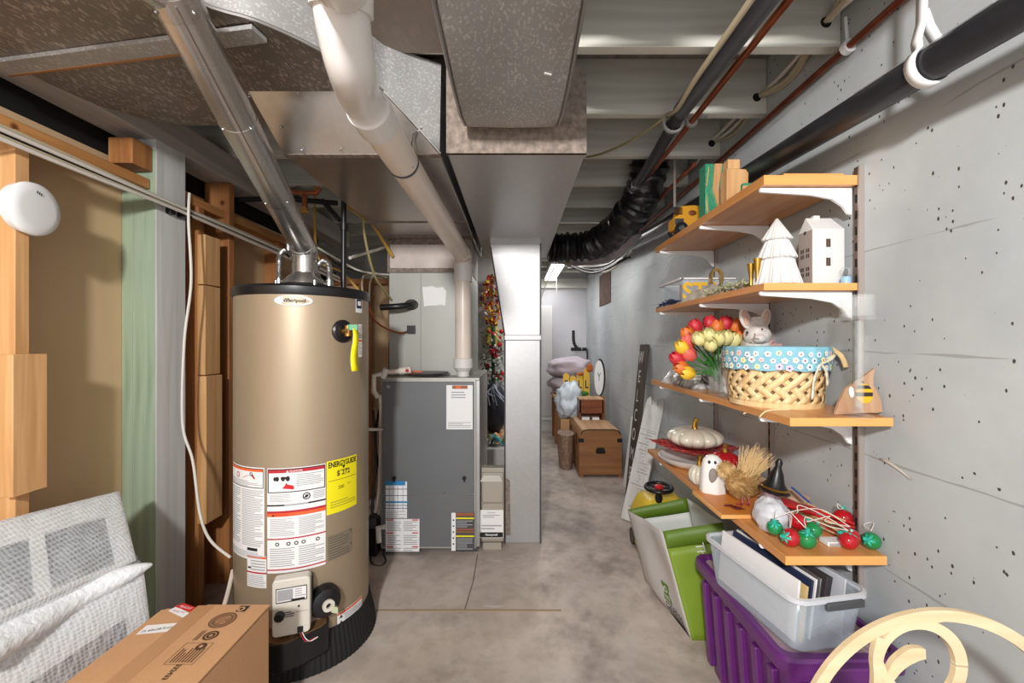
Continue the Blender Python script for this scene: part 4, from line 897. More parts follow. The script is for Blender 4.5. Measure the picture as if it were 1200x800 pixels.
cb = thing('cardboard_box', (-.895, .95, 0), 'long brown cardboard box printed 332433 in front of the water heater', 'box')
zt = .462
mb = MB().use(M['cardboard']); mb.box(-1.05, -.742, .45, 1.285, 0, zt-.004); mb.build('body', None, cb, bevel=.003)
MB().use(M['cardboard']).box(-1.052, -.9315, .45, 1.27, zt-.003, zt+.0005).build('left_flap', None, cb)
MB().use(M['cardboard']).box(-.9305, -.741, .45, 1.29, zt-.001, zt+.003).build('right_flap', None, cb)
MB().use(M['tape']).box(-.955, -.905, .45, 1.285, zt+.003, zt+.0036).build('tape', None, cb)
Bf = planar((0, 0, zt+.0031), (0, 1, 0), (-1, 0, 0))   # u = +Y, v = -X
def bu(px, py):
    d = (1.26-zt)*500/(py-400); return d, -((px-604)/500*d)
pr = Print(Bf, step=1)
u, v = bu(201, 789); pr.text('332433', u, v, .0165, M['cardprint'], 2, rot=math.pi, bold=.0006)
u, v = bu(222, 767); pr.mb.use(M['cardprint'])
def box_o(u0, v0, u1, v1, t_, m_): pr.frame(u0, v0, u1, v1, t_, m_, 2)
box_o(u-.038, v-.036, u+.038, v+.036, .0012, M['cardprint']); pr.lines(u-.032, v-.030, u+.018, v+.030, 8, M['cardprint'], t=.35); pr.disc(u+.024, v-.012, .013, M['cardprint'], 2)
pr.disc(u+.024, v-.012, .005, M['cardboard'], 3)
u, v = bu(247, 746); pr.disc(u, v, .019, M['cardprint'], 2, ri=.72); pr.disc(u, v, .011, M['cardprint'], 2, ri=.45); pr.lines(u-.02, v+.023, u+.02, v+.037, 3, M['cardprint'], t=.35)
u, v = bu(261, 728); pr.disc(u, v, .034, M['cardflute'], 2, 32); pr.disc(u, v, .034, M['cardprint'], 3, 32, ri=.94); pr.disc(u, v, .024, M['cardprint'], 3, 28, ri=.93)
for k in range(5): pr.disc(u-.012+.006*k, v-.008+.005*((k*7) % 4), .006, M['cardboard'], 4, ri=.6)
u, v = bu(284.5, 714.5); pr.rect(u-.014, v-.014, u+.014, v+.014, M['ink'], 2); pr.disc(u-.002, v+.003, .0105, M['cardboard'], 3); pr.disc(u-.002, v+.003, .005, M['ink'], 4)
lab(pr.build('printing', cb), 'dark printing on the right flap')
Bf2 = planar((0, 0, zt+.0008), (1, 0, 0), (0, 1, 0)); pr = Print(Bf2, step=1)
def q(px, py): d = (1.26-zt)*500/(py-400); return ((px-604)/500*d, d)
pr.poly([q(159, 744), q(201, 740), q(209, 730), q(172, 733)], M['paper'], 1); a_ = Vector(q(165, 741)); b_ = Vector(q(203, 735)); c_ = (a_+b_)/2
pr.text('75 60x28.5mm', c_.x, c_.y, .0125, M['ink'], 3, rot=math.atan2((b_-a_).y, (b_-a_).x)); pr.build('handwritten_label', cb)
pr = Print(Bf2, step=1); pr.poly([q(197, 716), q(214, 724), q(222, 719), q(207, 710.5)], M['paper'], 1); pr.poly([q(204, 711), q(224, 718), q(231, 712.5), q(215, 707)], M['redbright'], 2)
a_ = Vector(q(214, 712)); b_ = Vector(q(226, 714.5)); c_ = Vector(q(217.5, 712.5)); an = math.atan2((b_-a_).y, (b_-a_).x); pr.text('FRAGILE', c_.x, c_.y, .012, M['paper'], 4, rot=an); c_ = Vector(q(209, 717.5)); pr.text('THANK YOU', c_.x, c_.y, .008, mat('pink_ink', 'c86a9a', .6), 4, rot=an)
lab(pr.build('fragile_sticker', cb), 'red and white sticker on the left flap')
# ============================================================ right side pipes
def glass(name, c, alpha, rough=.05):
    m = mat(name, c, rough); b = m.node_tree.nodes['Principled BSDF']; b.inputs['Alpha'].default_value = alpha; b.inputs['Specular IOR Level'].default_value = .9
    return m
M['clear'] = glass('clear_glass', 'dfe6e4', .13); M['clearp'] = glass('clear_plastic', 'd3dfea', .34, .2); M['frost'] = glass('frosted_plastic', 'dcdfe6', .8, .35)
dp = thing('drain_pipe', (.93, 1.5, 1.9), 'long black drain pipe running high along the concrete wall', 'pipe')
DP = [Vector((.93, .35, 1.845)), Vector((.93, .804, 1.871)), Vector((.93, 1.541, 1.915)), Vector((.93, 2.80, 1.993)), Vector((.93, 4.84, 2.16))]
MB().use(M['abs']).tube(DP, .038, 24).build('pipe', None, dp)
MB().use(mat('pipe_print', '9a9a9e', .5)).tube([DP[1]+Vector((-.030, 0, .0275)), DP[2].lerp(DP[1], .55)+Vector((-.030, 0, .0275))], .0009, 6).build('printed_line', None, dp)
# white hanger hook
def band(mb, pts, wv, th):
    pts = [Vector(p) for p in pts]; wv = Vector(wv)
    mb.sheet([[p-wv/2 for p in pts], [p+wv/2 for p in pts]]); return mb
hd = .96; hc = DP[1].lerp(DP[2], (hd-.804)/(1.541-.804))
pts = [hc+Vector((.03, 0, .33)), hc+Vector((.035, 0, .09))]
mb = MB().use(M['white'])
arc = [hc+Vector((.044*math.cos(math.radians(a)), 0, .044*math.sin(math.radians(a)))) for a in range(125, 405, 14)]
P1 = [hc+Vector((-.012, 0, .33)), hc+Vector((-.016, 0, .10)), hc+Vector((-.028, 0, .055))]+arc+[hc+Vector((.0, 0, .085)), hc+Vector((-.012, 0, .12))]
band(mb, P1, (0, .026, 0), .003); o = mb.build('pipe_hanger', None, solid=.004); tag(o, 'white plastic hook hanger around the black drain pipe', 'pipe hanger')
cz = 2.19
def cop(pts, r, m_, lb, **k): return pipe(pts, r, m_, lb, 'copper_pipe', **k)
cop([(1.05, .5, 2.19), (1.05, 1.3, 2.19), (1.05, 2.6, 2.188), (1.04, 4.6, 2.185)], .011, 'copper', 'aged copper pipe under the joists closest to the concrete wall')
o = MB().use(M['white']).ringplate(P(991, 57.5, 1.36), (1, 0, 0), (0, 0, 1), (0, -1, 0), .021, .011, .02).build('pipe_clamp', None); tag(o, 'white round plastic clamp on the copper pipe near the wall', 'clamp')
MB().use(M['white']).tube([P(993, 48, 1.36), Vector((1.06, 1.37, 2.30))], .005, 6).build('strap', None, o)
cop([(.745, .4, 2.190), (.745, 1.6, 2.190), (.75, 3.0, 2.188)], .012, 'copper_bright', 'bright copper pipe crossing under the joists beside the dark drain line')
cop([(.86, 2.05, 2.11), (.845, 3.4, 2.10)], .010, 'copper_bright', 'copper pipe behind the flexible black duct')
g = thing('grey_drain_line', (.66, 1.7, 2.15), 'dark grey plastic pipe strapped under the joists right of the duct', 'pipe')
MB().use(M['greypipe']).tube([(.667, .35, 2.17), (.667, 1.15, 2.178), (.66, 1.70, 2.178)], [.034, .036, .033], 22).build('upper_pipe', None, g)
MB().use(M['abs']).tube([(.66, 1.68, 2.178), (.685, 2.1, 2.165), (.70, 2.62, 2.15)], .027, 20).build('lower_pipe', None, g)
for t_ in (1.80, 2.42, 2.5): MB().use(M['steel'] if t_ > 2 else M['darkgrey']).tube([(.663+.04*(t_-1.7), t_, 2.176-.03*(t_-1.7)), (.663+.04*(t_-1.7), t_+.03, 2.176-.03*(t_-1.7))], .0315, 18).build('clamp', None, g)
MB().use(mat('pipe_clip', 'a8a4a4', .4)).ringplate((.66, 1.78, 2.176), (1, 0, 0), (0, 0, 1), (0, 1, 0), .045, .035, .012, 150, 390, 24).obox((.695, 1.79, 2.2), (1, 0, 0), (0, 0, 1), (0, 1, 0), .02, .03, .012).build('pipe_clip', None, g)
o = MB().use(mat('pipe_clip', 'a8a4a4', .4)).ringplate((.745, 1.80, 2.19), (1, 0, 0), (0, 0, 1), (0, 1, 0), .024, .013, .012, 150, 390, 20).obox((.785, 1.806, 2.21), (1, 0, 0), (0, 0, 1), (0, 1, 0), .05, .008, .012).build('pipe_clip', None); tag(o, 'grey plastic clip around the bright copper pipe', 'clip')
pipe([(.612, .4, 2.150), (.614, 1.1, 2.15), (.615, 1.45, 2.155), (.63, 1.66, 2.165), P(783, 134, 1.78)], .009, 'creamcable', 'cream flat cable running along the dark grey pipe', 'flat_cable', 6, 'cable')
pipe([P(783, 134, 1.78), P(765, 148, 1.82), P(735, 167, 1.95), P(705, 180, 2.1), P(688, 184, 2.2)], .0055, 'olivecable', 'olive cable sagging from the dark pipe to the return duct', 'cable', 6, 'cable')
# wire bundles through joists
def bundle(a, b, y0, n, lb):
    t = thing('wire_bundle', a, lb, 'wires', 'wire bundles through joist holes')
    for k in range(n):
        o1 = Vector((random.uniform(-.012, .012), 0, random.uniform(-.012, .012))); o2 = Vector((random.uniform(-.02, .02), 0, random.uniform(-.03, .02)))
        MB().use(M['creamcable'] if k % 3 else M['cord']).tube([a+o1, (a+b)/2+o2+Vector((0, 0, -.028)), b+o1], .0085, 8, sm=4).build('wire', None, t)
    return t
bundle(Vector((1.00, 1.05, 2.40)), P(966, 27, 1.42), 0, 4, 'pale wire bundle passing through the nearest joist')
bundle(P(966, 27, 1.44)+Vector((0, .0, -.0)), P(888, 113, 1.84), 0, 5, 'pale wire bundle between the nearest and second joists')
bundle(P(888, 113, 1.86), P(836, 166, 2.25), 0, 4, 'pale wire bundle between the second and third joists')
bundle(P(836, 166, 2.27), P(797, 205, 2.68), 0, 3, 'pale wire bundle between the third and fourth joists')
for px, py, y in ((968, 26, 1.3985), (887, 114, 1.8105), (834, 168, 2.2225)):
    o = MB().use(M['void']).lathe([(.018, 0), (0, .0005)], P(px, py, y), 20, (0, -1, 0)).build('joist_hole', None); tag(o, f'dark drilled hole in a joist where wires pass at image column {px}', 'hole') if False else struct(o); o.name = 'trim_3'
# hanging strap by the third joist
o = MB().use(mat('strap_metal', '9c9286', .5, .5)).obox((P(789, 190, 2.2)+P(792, 240, 2.2))/2, (1, 0, 0), (0, 0, 1), (0, 1, 0), .012, .24, .003).build('metal_strap', None); tag(o, 'perforated metal strap hanging down behind the top shelf', 'strap')
# flexible duct
fx_ = thing('flexible_duct', (.6, 3.0, 2.0), 'black plastic covered flexible duct curving to the return duct', 'duct')
M['bag'] = mat('crumpled_black_plastic', '1b1b1f', .28, 0, noise=.3, nscale=6, bump=1.0, bscale=26, coat=.3)
M['wrapgrey'] = mat('crumpled_grey_wrap', '7b7475', .35, .2, noise=.35, nscale=9, bump=1.0, bscale=26)
path = smooth_path([(.78, 2.44, 2.36), (.77, 2.52, 2.20), (.745, 2.66, 2.09), (.665, 2.95, 2.0), (.55, 3.15, 1.965), (.36, 3.2, 1.96), (.245, 3.2, 1.96)], 14)
rs = [.108+.008*math.sin(i*1.7)+random.uniform(-.006, .006) for i in range(len(path))]
MB().use(M['bag']).tube(path, rs, 28).build('sleeve', None, fx_)
lo = [p+Vector((.075, .0, -.085)) for p in path[34:84]]
MB().use(M['wrapgrey']).tube(lo, [.035, .05, .05, .045, .03], 16).build('wrap_end', None, fx_)
# white wires bunch beneath
t = thing('loose_wires', (.7, 4.2, 2.0), 'tangle of pale wires hanging below the flexible duct', 'wires')
for k in range(7):
    a = P(668+random.uniform(-4, 4), 312+random.uniform(-3, 3), 3.9); m1 = P(705+random.uniform(-10, 10), 312+random.uniform(-10, 8), 3.7); b = P(735+random.uniform(-6, 6), 296+random.uniform(-6, 8), 3.4)
    MB().use(M['cord' if k % 2 else 'black']).tube([a, m1, b], .009, 8, sm=5).build('wire', None, t)
# beam pocket
o = MB().use(mat('beam_end_wood', '5d3f33', .8, 0, noise=.4, nscale=12)).box(1.062, 1.075, 4.78, 5.4, 1.70, 2.08).build('beam_pocket', None); tag(o, 'brown wood patch set into the far concrete wall', 'wood patch')
# fluorescent lamp
fl = thing('fluorescent_light', (.50, 5.6, 2.2), 'lit fluorescent light fixture under the far joists', 'ceiling light')
MB().use(M['white']).box(.42, .58, 5.0, 6.2, 2.165, 2.225).build('housing', None, fl)
MB().use(mat('lamp_glow', 'ffffff', .5, emit=4)).box(.43, .57, 5.0, 6.2, 2.145, 2.165).build('diffuser', None, fl)
o = pipe([P(650, 313, 5.0), P(641, 330, 5.0), P(633, 352, 4.9)], .008, 'cord', 'thin cord dangling from the fluorescent light', 'light_cord', 4, 'cord')
pipe([(.57, 5.9, 2.17), (.57, 5.9, 1.95)], .004, 'cord', 'pull string hanging below the fluorescent light', 'pull_cord', 0, 'cord')

# ============================================================ wall shelving
M['slot'] = mat('standard_brown', '6d5a50', .45, .5); M['slotlight'] = mat('standard_light', 'b6aaa4', .4, .5)
for y, z0, lb in ((1.325, .47, 'nearest brown metal shelf upright on the concrete wall'), (1.777, .60, 'middle brown metal shelf upright on the concrete wall'), (2.267, .60, 'farthest brown metal shelf upright on the concrete wall')):
    st = thing('shelf_upright', (1.06, y, z0), lb, 'shelf upright')
    mb = MB().use(M['slot']); mb.box(1.056, 1.0695, y-.012, y+.006, z0, 1.80)
    MB().use(M['slotlight']).box(1.053, 1.0695, y-.018, y-.012, z0, 1.80).build('side_rail', None, st)
    mb.use(M['void'])
    for k in range(int((1.80-z0)/.05)): mb.box(1.0545, 1.0562, y-.006, y+.000, z0+.02+.05*k, z0+.045+.05*k)
    mb.build('channel', None, st)
def shelf(y0, y1, zt, th, lb, x0=.765):
    t = thing('shelf_board', (.92, (y0+y1)/2, zt-th), lb, 'shelf')
    MB().use(M['board']).box(x0, 1.052, y0, y1, zt-th, zt).build('panel', None, t, bevel=.001)
    MB().use(M['board_edge']).box(x0, 1.052, y0-.002, y0, zt-th, zt).build('end_band', None, t)
    return t
shelf(1.315, 2.33, 1.772, .030, 'topmost wooden shelf board carrying the wooden blocks and toy truck')
shelf(1.315, 2.33, 1.440, .022, 'second wooden shelf board from the top carrying the ribbed tree and white house')
shelf(1.190, 2.405, 1.047, .023, 'third wooden shelf board from the top carrying the basket and tulips')
shelf(1.800, 2.470, .640, .022, 'far lowest wooden shelf board carrying the cream pumpkin dish')
shelf(1.210, 1.795, .652, .025, 'near lowest wooden shelf board carrying the string lights')
o = MB().use(M['board_edge']).box(.705, .965, 1.46, 1.70, .653, .666).build('orange_board', None, bevel=.001); tag(o, 'small orange brown board lying on the lowest shelf under the straw bird', 'board')
pr = Print(planar((0, 0, .6665), (1, 0, 0), (0, 1, 0)), step=1); pr.rect(.712, 1.467, .96, 1.695, mat('orange_stain', 'd98532', .45), 1); b__ = pr.mb.build('top_face', None, o)
def bracket(y, zt, lb, x1=1.054, L=.285):
    poly = [(0, 0), (-L, 0), (-L-.004, -.006), (-L, -.014), (-L*.45, -.024), (-L*.22, -.036), (-L*.1, -.058), (-.012, -.082), (0, -.086)]
    b = MB().use(M['white']); b.prism(poly, (x1, y-.006, zt), (1, 0, 0), (0, 0, 1), (0, 1, 0), .012)
    return tag(b.build('shelf_bracket', None, bevel=.002), lb, 'bracket')
ordn = {1.34: 'nearest', 1.777: 'middle', 2.267: 'farthest'}
for zt, nm in ((1.7415, 'topmost'), (1.4175, 'second'), (1.0235, 'third')):
    for y in (1.34, 1.777, 2.267): bracket(y, zt, f'{ordn[y]} white bracket under the {nm} shelf')
bracket(1.34, .6265, 'nearest white bracket under the lowest shelf'); bracket(1.777, .6265, 'middle white bracket under the lowest shelf') if False else None
bracket(1.825, .6175, 'middle white bracket under the lowest shelf'); bracket(2.267, .6175, 'farthest white bracket under the lowest shelf')

# ---- top shelf things (board top 1.772)
Z1 = 1.772
tt = thing('toy_truck', (.83, 2.15, Z1), 'small yellow toy truck at the far end of the top shelf', 'toy truck')
M['toyyellow'] = mat('toy_yellow', 'd89a2b', .4)
prf = [(-.075, .03), (.075, .03), (.075, .135), (.02, .145), (-.045, .14), (-.055, .095), (-.075, .088)]
MB().use(M['toyyellow']).prism(prf, (.84, 2.05, Z1), (1, 0, 0), (0, 0, 1), (0, 1, 0), .09).build('body', None, tt, bevel=.006)
mb = MB().use(M['black'])
for k in range(4): mb.box(.763-.004*0, .80, 2.043, 2.052, Z1+.098+.009*k, Z1+.102+.009*k)
lab(mb.build('grille', None, tt), 'dark striped front windows')
for x, y in ((.885, 2.045), (.885, 2.135), (.795, 2.045), (.795, 2.135)):
    wl = MB().use(M['black']).lathe([(.030, 0), (.030, .016)], (x, y+.008, Z1+.030), 24, (0, -1, 0)).build('wheel', None, tt); MB().use(M['steel']).lathe([(.015, 0), (.012, .004), (0, .004)], (x, y-.0085, Z1+.030), 20, (0, -1, 0)).build('hub', None, wl)
MB().use(M['steel']).obox((.785, 2.045, Z1+.062), (1, 0, 0), (0, 0, 1), (0, 1, 0), .04, .028, .01).build('headlight', None, tt)
MB().use(mat('toy_emblem', '7a3b1c', .5)).ball((.85, 2.048, Z1+.105), (.02, .004, .013), 12, 8).build('emblem', None, tt)
gb = thing('glitter_block', (.85, 1.8, Z1), 'green glitter block with raised wooden zigzag strips on the top shelf', 'decoration')
M['glitter'] = mat('green_glitter', '1f7a55', .3, .2, nscale=260, color2='56b48d')
MB().use(M['glitter']).box(.775, .885, 1.74, 1.80, Z1, 1.985).build('block', None, gb, bevel=.002)
mb = MB().use(M['pine'])
mb.prism([(.02, .21), (.05, .21), (.035, .11), (.075, .012), (.045, 0), (.012, .105)], (.79, 1.732, Z1), (1, 0, 0), (0, 0, 1), (0, 1, 0), .014)
mb.build('zigzag_strip', None, gb); MB().use(M['pine']).prism([(0, .03), (.008, 0), (.004, .09)], (.778, 1.736, Z1+.0), (1, 0, 0), (0, 0, 1), (0, 1, 0), .008).prism([(0, .12), (.01, .2), (.012, .19), (.004, .12)], (.776, 1.736, Z1), (1, 0, 0), (0, 0, 1), (0, 1, 0), .008).build('side_strip', None, gb)
wb = thing('wooden_block_figure', (.81, 1.58, Z1), 'plain pine wooden block figure beside the green glitter block on the top shelf', 'decoration')
MB().use(M['pine']).prism([(0, 0), (.078, 0), (.08, .10), (.07, .115), (.0, .118)], (.768, 1.55, Z1), (1, 0, 0), (0, 0, 1), (0, 1, 0), .05).build('block', None, wb, bevel=.003)
MB().use(M['pine']).box(.775, .82, 1.555, 1.595, 1.888, 1.925).build('top_block', None, wb, bevel=.003)
gs = thing('small_green_ornament', (.80, 1.46, Z1), 'small green and wood ornament at the middle of the top shelf', 'ornament')
MB().use(M['glitter']).box(.785, .83, 1.47, 1.49, Z1, Z1+.035).build('base', None, gs, bevel=.003); MB().use(M['pine']).box(.78, .835, 1.462, 1.47, Z1, Z1+.022).build('wood_front', None, gs)
o = MB().use(M['board_edge']).box(.85, 1.04, 1.35, 1.47, Z1+.0005, Z1+.020).build('spare_board', None, bevel=.001); tag(o, 'short loose board lying on the near end of the top shelf', 'board')

# ---- second shelf things (board top 1.440)
Z2 = 1.440
tr = thing('plastic_tray', (.92, 2.2, Z2), 'clear plastic tray with white rim on the second shelf', 'tray')
mb = MB().use(M['clearp'])
for a in ((.79, 1.045, 2.02, 2.026), (.79, 1.045, 2.306, 2.312), (.79, .796, 2.02, 2.312), (1.039, 1.045, 2.02, 2.312)): mb.box(a[0], a[1], a[2], a[3], Z2+.001, Z2+.115)
mb.box(.79, 1.045, 2.02, 2.312, Z2, Z2+.004); mb.build('tub', None, tr)
mb = MB().use(M['white']); mb.box(.778, 1.048, 2.008, 2.026, Z2+.113, Z2+.121); mb.box(.778, 1.048, 2.306, 2.322, Z2+.113, Z2+.121); mb.box(.775, .795, 2.008, 2.322, Z2+.113, Z2+.121); mb.box(1.036, 1.05, 2.008, 2.322, Z2+.113, Z2+.121); mb.build('rim', None, tr, bevel=.002)
def solid_text(txt, c, U, V, size, th, m_, bold=.0, sx=1):
    vs, fs = text_geo(txt, size, bold); U, V = Vector(U).normalized(), Vector(V).normalized(); N = U.cross(V); n = len(vs)
    mb = MB().use(m_); c = Vector(c)
    mb.add([c+U*x*sx+V*y for x, y in vs]+[c+U*x*sx+V*y+N*th for x, y in vs], fs+[tuple(i+n for i in f) for f in fs])
    from collections import Counter
    ed = Counter(); 
    for f in fs:
        for i in range(len(f)): ed[(f[i], f[(i+1) % len(f)])] += 1
    mb.add([c+U*x*sx+V*y for x, y in vs]+[c+U*x*sx+V*y+N*th for x, y in vs], [(a, b, b+n, a+n) for (a, b) in ed if (b, a) not in ed])
    return mb
M['signyellow'] = mat('yellow_painted_wood', 'e8b93a', .4)
o = solid_text('STA', (.885, 2.03, Z2+.055), (1, 0, 0), (0, 0, 1), .11, .012, M['signyellow'], .003).build('yellow_word_sign', None); tag(o, 'yellow cut out word decoration standing in the clear tray', 'decoration')
o = MB().use(M['brownlab']).box(.80, .93, 2.06, 2.08, Z2+.004, Z2+.095).build('red_card', None); tag(o, 'brown red card standing behind the yellow word decoration in the tray', 'card')
M['goldlight'] = mat('gold_ring', 'b59350', .3, .7)
mb = MB().use(M['goldlight']); c = P(840.5, 326, 1.93)
rows_ = []; 
mb.v = []; 
for (rx, rz, yy) in ((.030, .046, 0),):
    vs = []; fs = []; n = 40
    for i in range(n):
        a = 2*math.pi*i/n
        for (s_, y_) in ((1, 0), (.72, 0), (.72, .02), (1, .02)): vs.append(c+Vector((rx*s_*math.cos(a), y_, rz*(1-(1-s_)*.65)*math.sin(a))))
    for i in range(n):
        for k in range(4): fs.append((i*4+k, i*4+(k+1) % 4, ((i+1) % n)*4+(k+1) % 4, ((i+1) % n)*4+k))
    mb.add(vs, fs)
o = mb.build('gold_ring', None, smooth=40); tag(o, 'upright oval gold napkin ring ornament on the second shelf', 'ornament')
def cloth(name, c, sx, sy, h, m_, seed=1, n=22, wr=.25):
    rnd = random.Random(seed); ph = [rnd.uniform(0, 6) for _ in range(6)]; rows = []
    for j in range(n+1):
        r_ = []
        for i in range(n+1):
            u, v = i/n*2-1, j/n*2-1; rr_ = min(1, math.hypot(u, v)); k = max(abs(u), abs(v))
            if math.hypot(u, v) > 1e-6: u2, v2 = u*k/math.hypot(u, v), v*k/math.hypot(u, v)
            else: u2, v2 = 0, 0
            e = 1+.16*math.sin(3*math.atan2(v, u)+ph[0])+.08*math.sin(7*math.atan2(v, u)+ph[1])
            z = h*(1-k**2.2)*(1+wr*math.sin(7*u2+ph[2])*math.sin(6*v2+ph[3])+wr*.6*math.sin(15*u2+9*v2+ph[4]))
            r_.append(Vector((c[0]+u2*sx*e, c[1]+v2*sy*e, c[2]+max(.0006, z))))
        rows.append(r_)
    return MB().use(m_).sheet(rows).build(name, None, smooth=60, solid=.001)
M['clothw'] = mat('cream_cloth', 'd8d0c0', .8, 0, noise=.25, nscale=18)
tag(cloth('folded_cloth', (.835, 1.86, Z2), .062, .22, .052, M['clothw'], 3), 'crumpled cream cloth under the gold ring on the second shelf', 'cloth')
M['garl'] = mat('garland_green', '6f7a52', .7, 0, noise=.6, nscale=60, color2='c8c2a2')
gl = MB().use(M['garl']); rnd = random.Random(4)
for k in range(90):
    t_ = k/90; c = Vector((.80+.02*math.sin(k), 1.78-.33*t_+.02*math.cos(k*2), Z2+.012+.012*rnd.random())); d_ = Vector((rnd.uniform(-1, 1), rnd.uniform(-1, 1), rnd.uniform(-.2, .8))).normalized(); gl.tube([c, c+d_*.028], [.004, .001], 5)
tag(gl.build('garland', None), 'thin green and cream garland along the second shelf front', 'garland')
dk_ = MB().use(M['navy']); rnd = random.Random(9)
for k in range(40):
    c = Vector((.79+rnd.uniform(-.01, .05), 2.18+rnd.uniform(-.12, .13), Z2+.125*0+.008+.012*rnd.random())); d_ = Vector((rnd.uniform(-1, 1), rnd.uniform(-1, 1), rnd.uniform(-.1, .4))).normalized()
    c.x = .778+rnd.uniform(-.004, .008); dk_.tube([c, c+d_*.03], [.004, .002], 5)
tag(dk_.build('ribbon_scraps', None), 'dark ribbon scraps at the far front corner of the second shelf', 'ribbon')
for k, (px, d_, h_) in enumerate(((880, 1.43, .080), (887.5, 1.40, .092))):
    c = P(px, 332, d_); o = MB().use(M['gold']).lathe([(.017, 0), (.016, .003), (.006, .008), (.0055, h_*.45), (.008, h_*.6), (.0125, h_), (.010, h_), (.004, h_*.72), (0, h_*.7)], (c.x, c.y, Z2), 24).build('candle_holder', None)
    tag(o, ['left slimmer', 'right taller'][k]+' flared brass candle holder beside the ribbed tree', 'candle holder')
tree = thing('ceramic_tree', (.858, 1.40, Z2), 'white ribbed ceramic tree with three tiers on the second shelf', 'ceramic tree')
for k, (r0, r1, z0, z1) in enumerate(((.074, .048, .0, .088), (.059, .034, .088, .150), (.046, .004, .150, .222))):
    MB().use(M['white_matte']).lathe([(r0*.9, z0), (r0, z0+.004), (r1, z1), (r1*.2, z1+.001)], (.858, 1.40, Z2+.0), 96, lobes=40, lobe=.13).build('tier', None, tree, smooth=60)
t = thing('white_cottage', (.93, 1.50, Z2), 'small plain white house partly hidden between tree and white house', 'ornament')
MB().use(M['white_matte']).prism([(0, 0), (.055, 0), (.055, .115), (.03, .14), (0, .115)], (.968, 1.50, Z2), (1, 0, 0), (0, 0, 1), (0, 1, 0), .05).build('body', None, t, bevel=.001); MB().use(M['darkgrey']).box(.980, .993, 1.4985, 1.5005, Z2+.03, Z2+.05).build('window_hole', None, t)
hs = thing('ceramic_house', (1.0, 1.39, Z2), 'tall white ceramic house with dark cut out windows on the second shelf', 'ornament')
hx0, hx1, hy0, hy1, ze, zr = .945, 1.046, 1.355, 1.425, Z2+.178, Z2+.222
ym = (hy0+hy1)/2
mb = MB().use(M['white_matte']); mb.add([(hx0, hy0, Z2), (hx0, hy1, Z2), (hx0, hy1, ze), (hx0, ym, zr), (hx0, hy0, ze), (hx1, hy0, Z2), (hx1, hy1, Z2), (hx1, hy1, ze), (hx1-.018, ym, zr), (hx1, hy0, ze)],
       [(0, 1, 2, 3, 4), (5, 9, 8, 7, 6), (0, 4, 9, 5), (4, 3, 8, 9), (3, 2, 7, 8), (1, 6, 7, 2), (0, 5, 6, 1)]); mb.box(hx0+.022, hx0+.042, ym-.008, ym+.008, zr-.008, zr+.006); mb.build('body', None, hs, bevel=.0015)
Fh = planar((hx0-.0005, 0, 0), (0, -1, 0), (0, 0, 1)); wm = mat('window_dark', '4b3a33', .8)
pr = Print(Fh, step=1); pr.rect(-hy1+.003, Z2+.004, -hy0-.003, ze-.002, mat('gable_shade', 'a89a90', .8), 1)  # brownish layer paints shade onto the gable side of the white house
for zz in (.045, .105):
    for yy in (-1, 1):
        c_ = -ym+yy*.013
        for a in (-1, 1):
            for b_ in (-1, 1): pr.rect(c_+a*.0045-.003, Z2+zz+b_*.009-.006, c_+a*.0045+.003, Z2+zz+b_*.009+.006, wm, 3)
pr.disc(-ym, Z2+.172, .006, wm, 3); lab(pr.build('gable_front', hs), 'gable front in painted brownish shade with small windows')
Fh = planar((0, hy0-.0005, 0), (1, 0, 0), (0, 0, 1)); pr = Print(Fh, step=1)
for zz in (.068, .128): pr.rect(.986, Z2+zz-.018+.01, 1.000, Z2+zz+.018, wm, 2); pr.rect(.992, Z2+zz-.008, .9935, Z2+zz+.018, mat('sash_brown', '8a6a52', .7), 3)
pr.build('side_windows', hs)
sg = thing('snow_globe', (1.028, 1.327, Z2), 'tiny snow globe with pale blue base at the near end of the second shelf', 'snow globe')
MB().use(mat('pale_blue', '9cc0dc', .4)).lathe([(.014, 0), (.014, .018), (.012, .022)], (1.030, 1.330, Z2), 24).build('base', None, sg); MB().use(M['clear']).ball((1.030, 1.330, Z2+.038), .016, 20, 12).build('globe', None, sg); MB().use(M['darkgrey']).ball((1.030, 1.330, Z2+.036), (.006, .005, .012), 10, 8).build('figure', None, sg)

# ---- third shelf things (board top 1.047)
Z3 = 1.047
M['foil'] = mat('crinkled_foil', 'd5d3d2', .3, .25, noise=.3, nscale=22, bump=1, bscale=30)
o = cloth('foil_pouch', (.875, 2.22, Z3), .10, .13, .085, M['foil'], 5); tag(o, 'crinkled silvery white pouch at the far end of the third shelf', 'pouch')
M['zebra'] = mat('zebra_cloth', 'f0efec', .8, nscale=16, color2='2a2a2c', stretch=(1, 3, 1))
o = cloth('striped_cloth', (.845, 2.0, Z3), .07, .09, .07, M['zebra'], 8); tag(o, 'black and white patterned cloth bundle beside the glass vase', 'cloth')
vs_ = thing('glass_vase', (.85, 1.74, Z3), 'clear square glass vase holding the tulips', 'vase')
c = (.838, 1.76)
MB().use(M['clear']).lathe([(0, .0), (.032, .0), (.034, .01), (.034, .16), (.031, .16), (.031, .012), (0, .012)], (c[0], c[1], Z3), 4, ang=math.pi/4, scale=(1.2, 1.2)).build('vessel', None, vs_)
wv = thing('wavy_glass_vase', (.80, 1.66, Z3), 'wavy clear glass vase between the tulips and the basket', 'vase')
MB().use(M['clear']).lathe([(0, 0), (.030, 0), (.034, .02), (.028, .055), (.034, .095), (.028, .13), (.033, .165), (.030, .165), (.025, .13), (.031, .095), (.025, .055), (.031, .02), (0, .008)], (.818, 1.645, Z3), 32).build('vessel', None, wv)
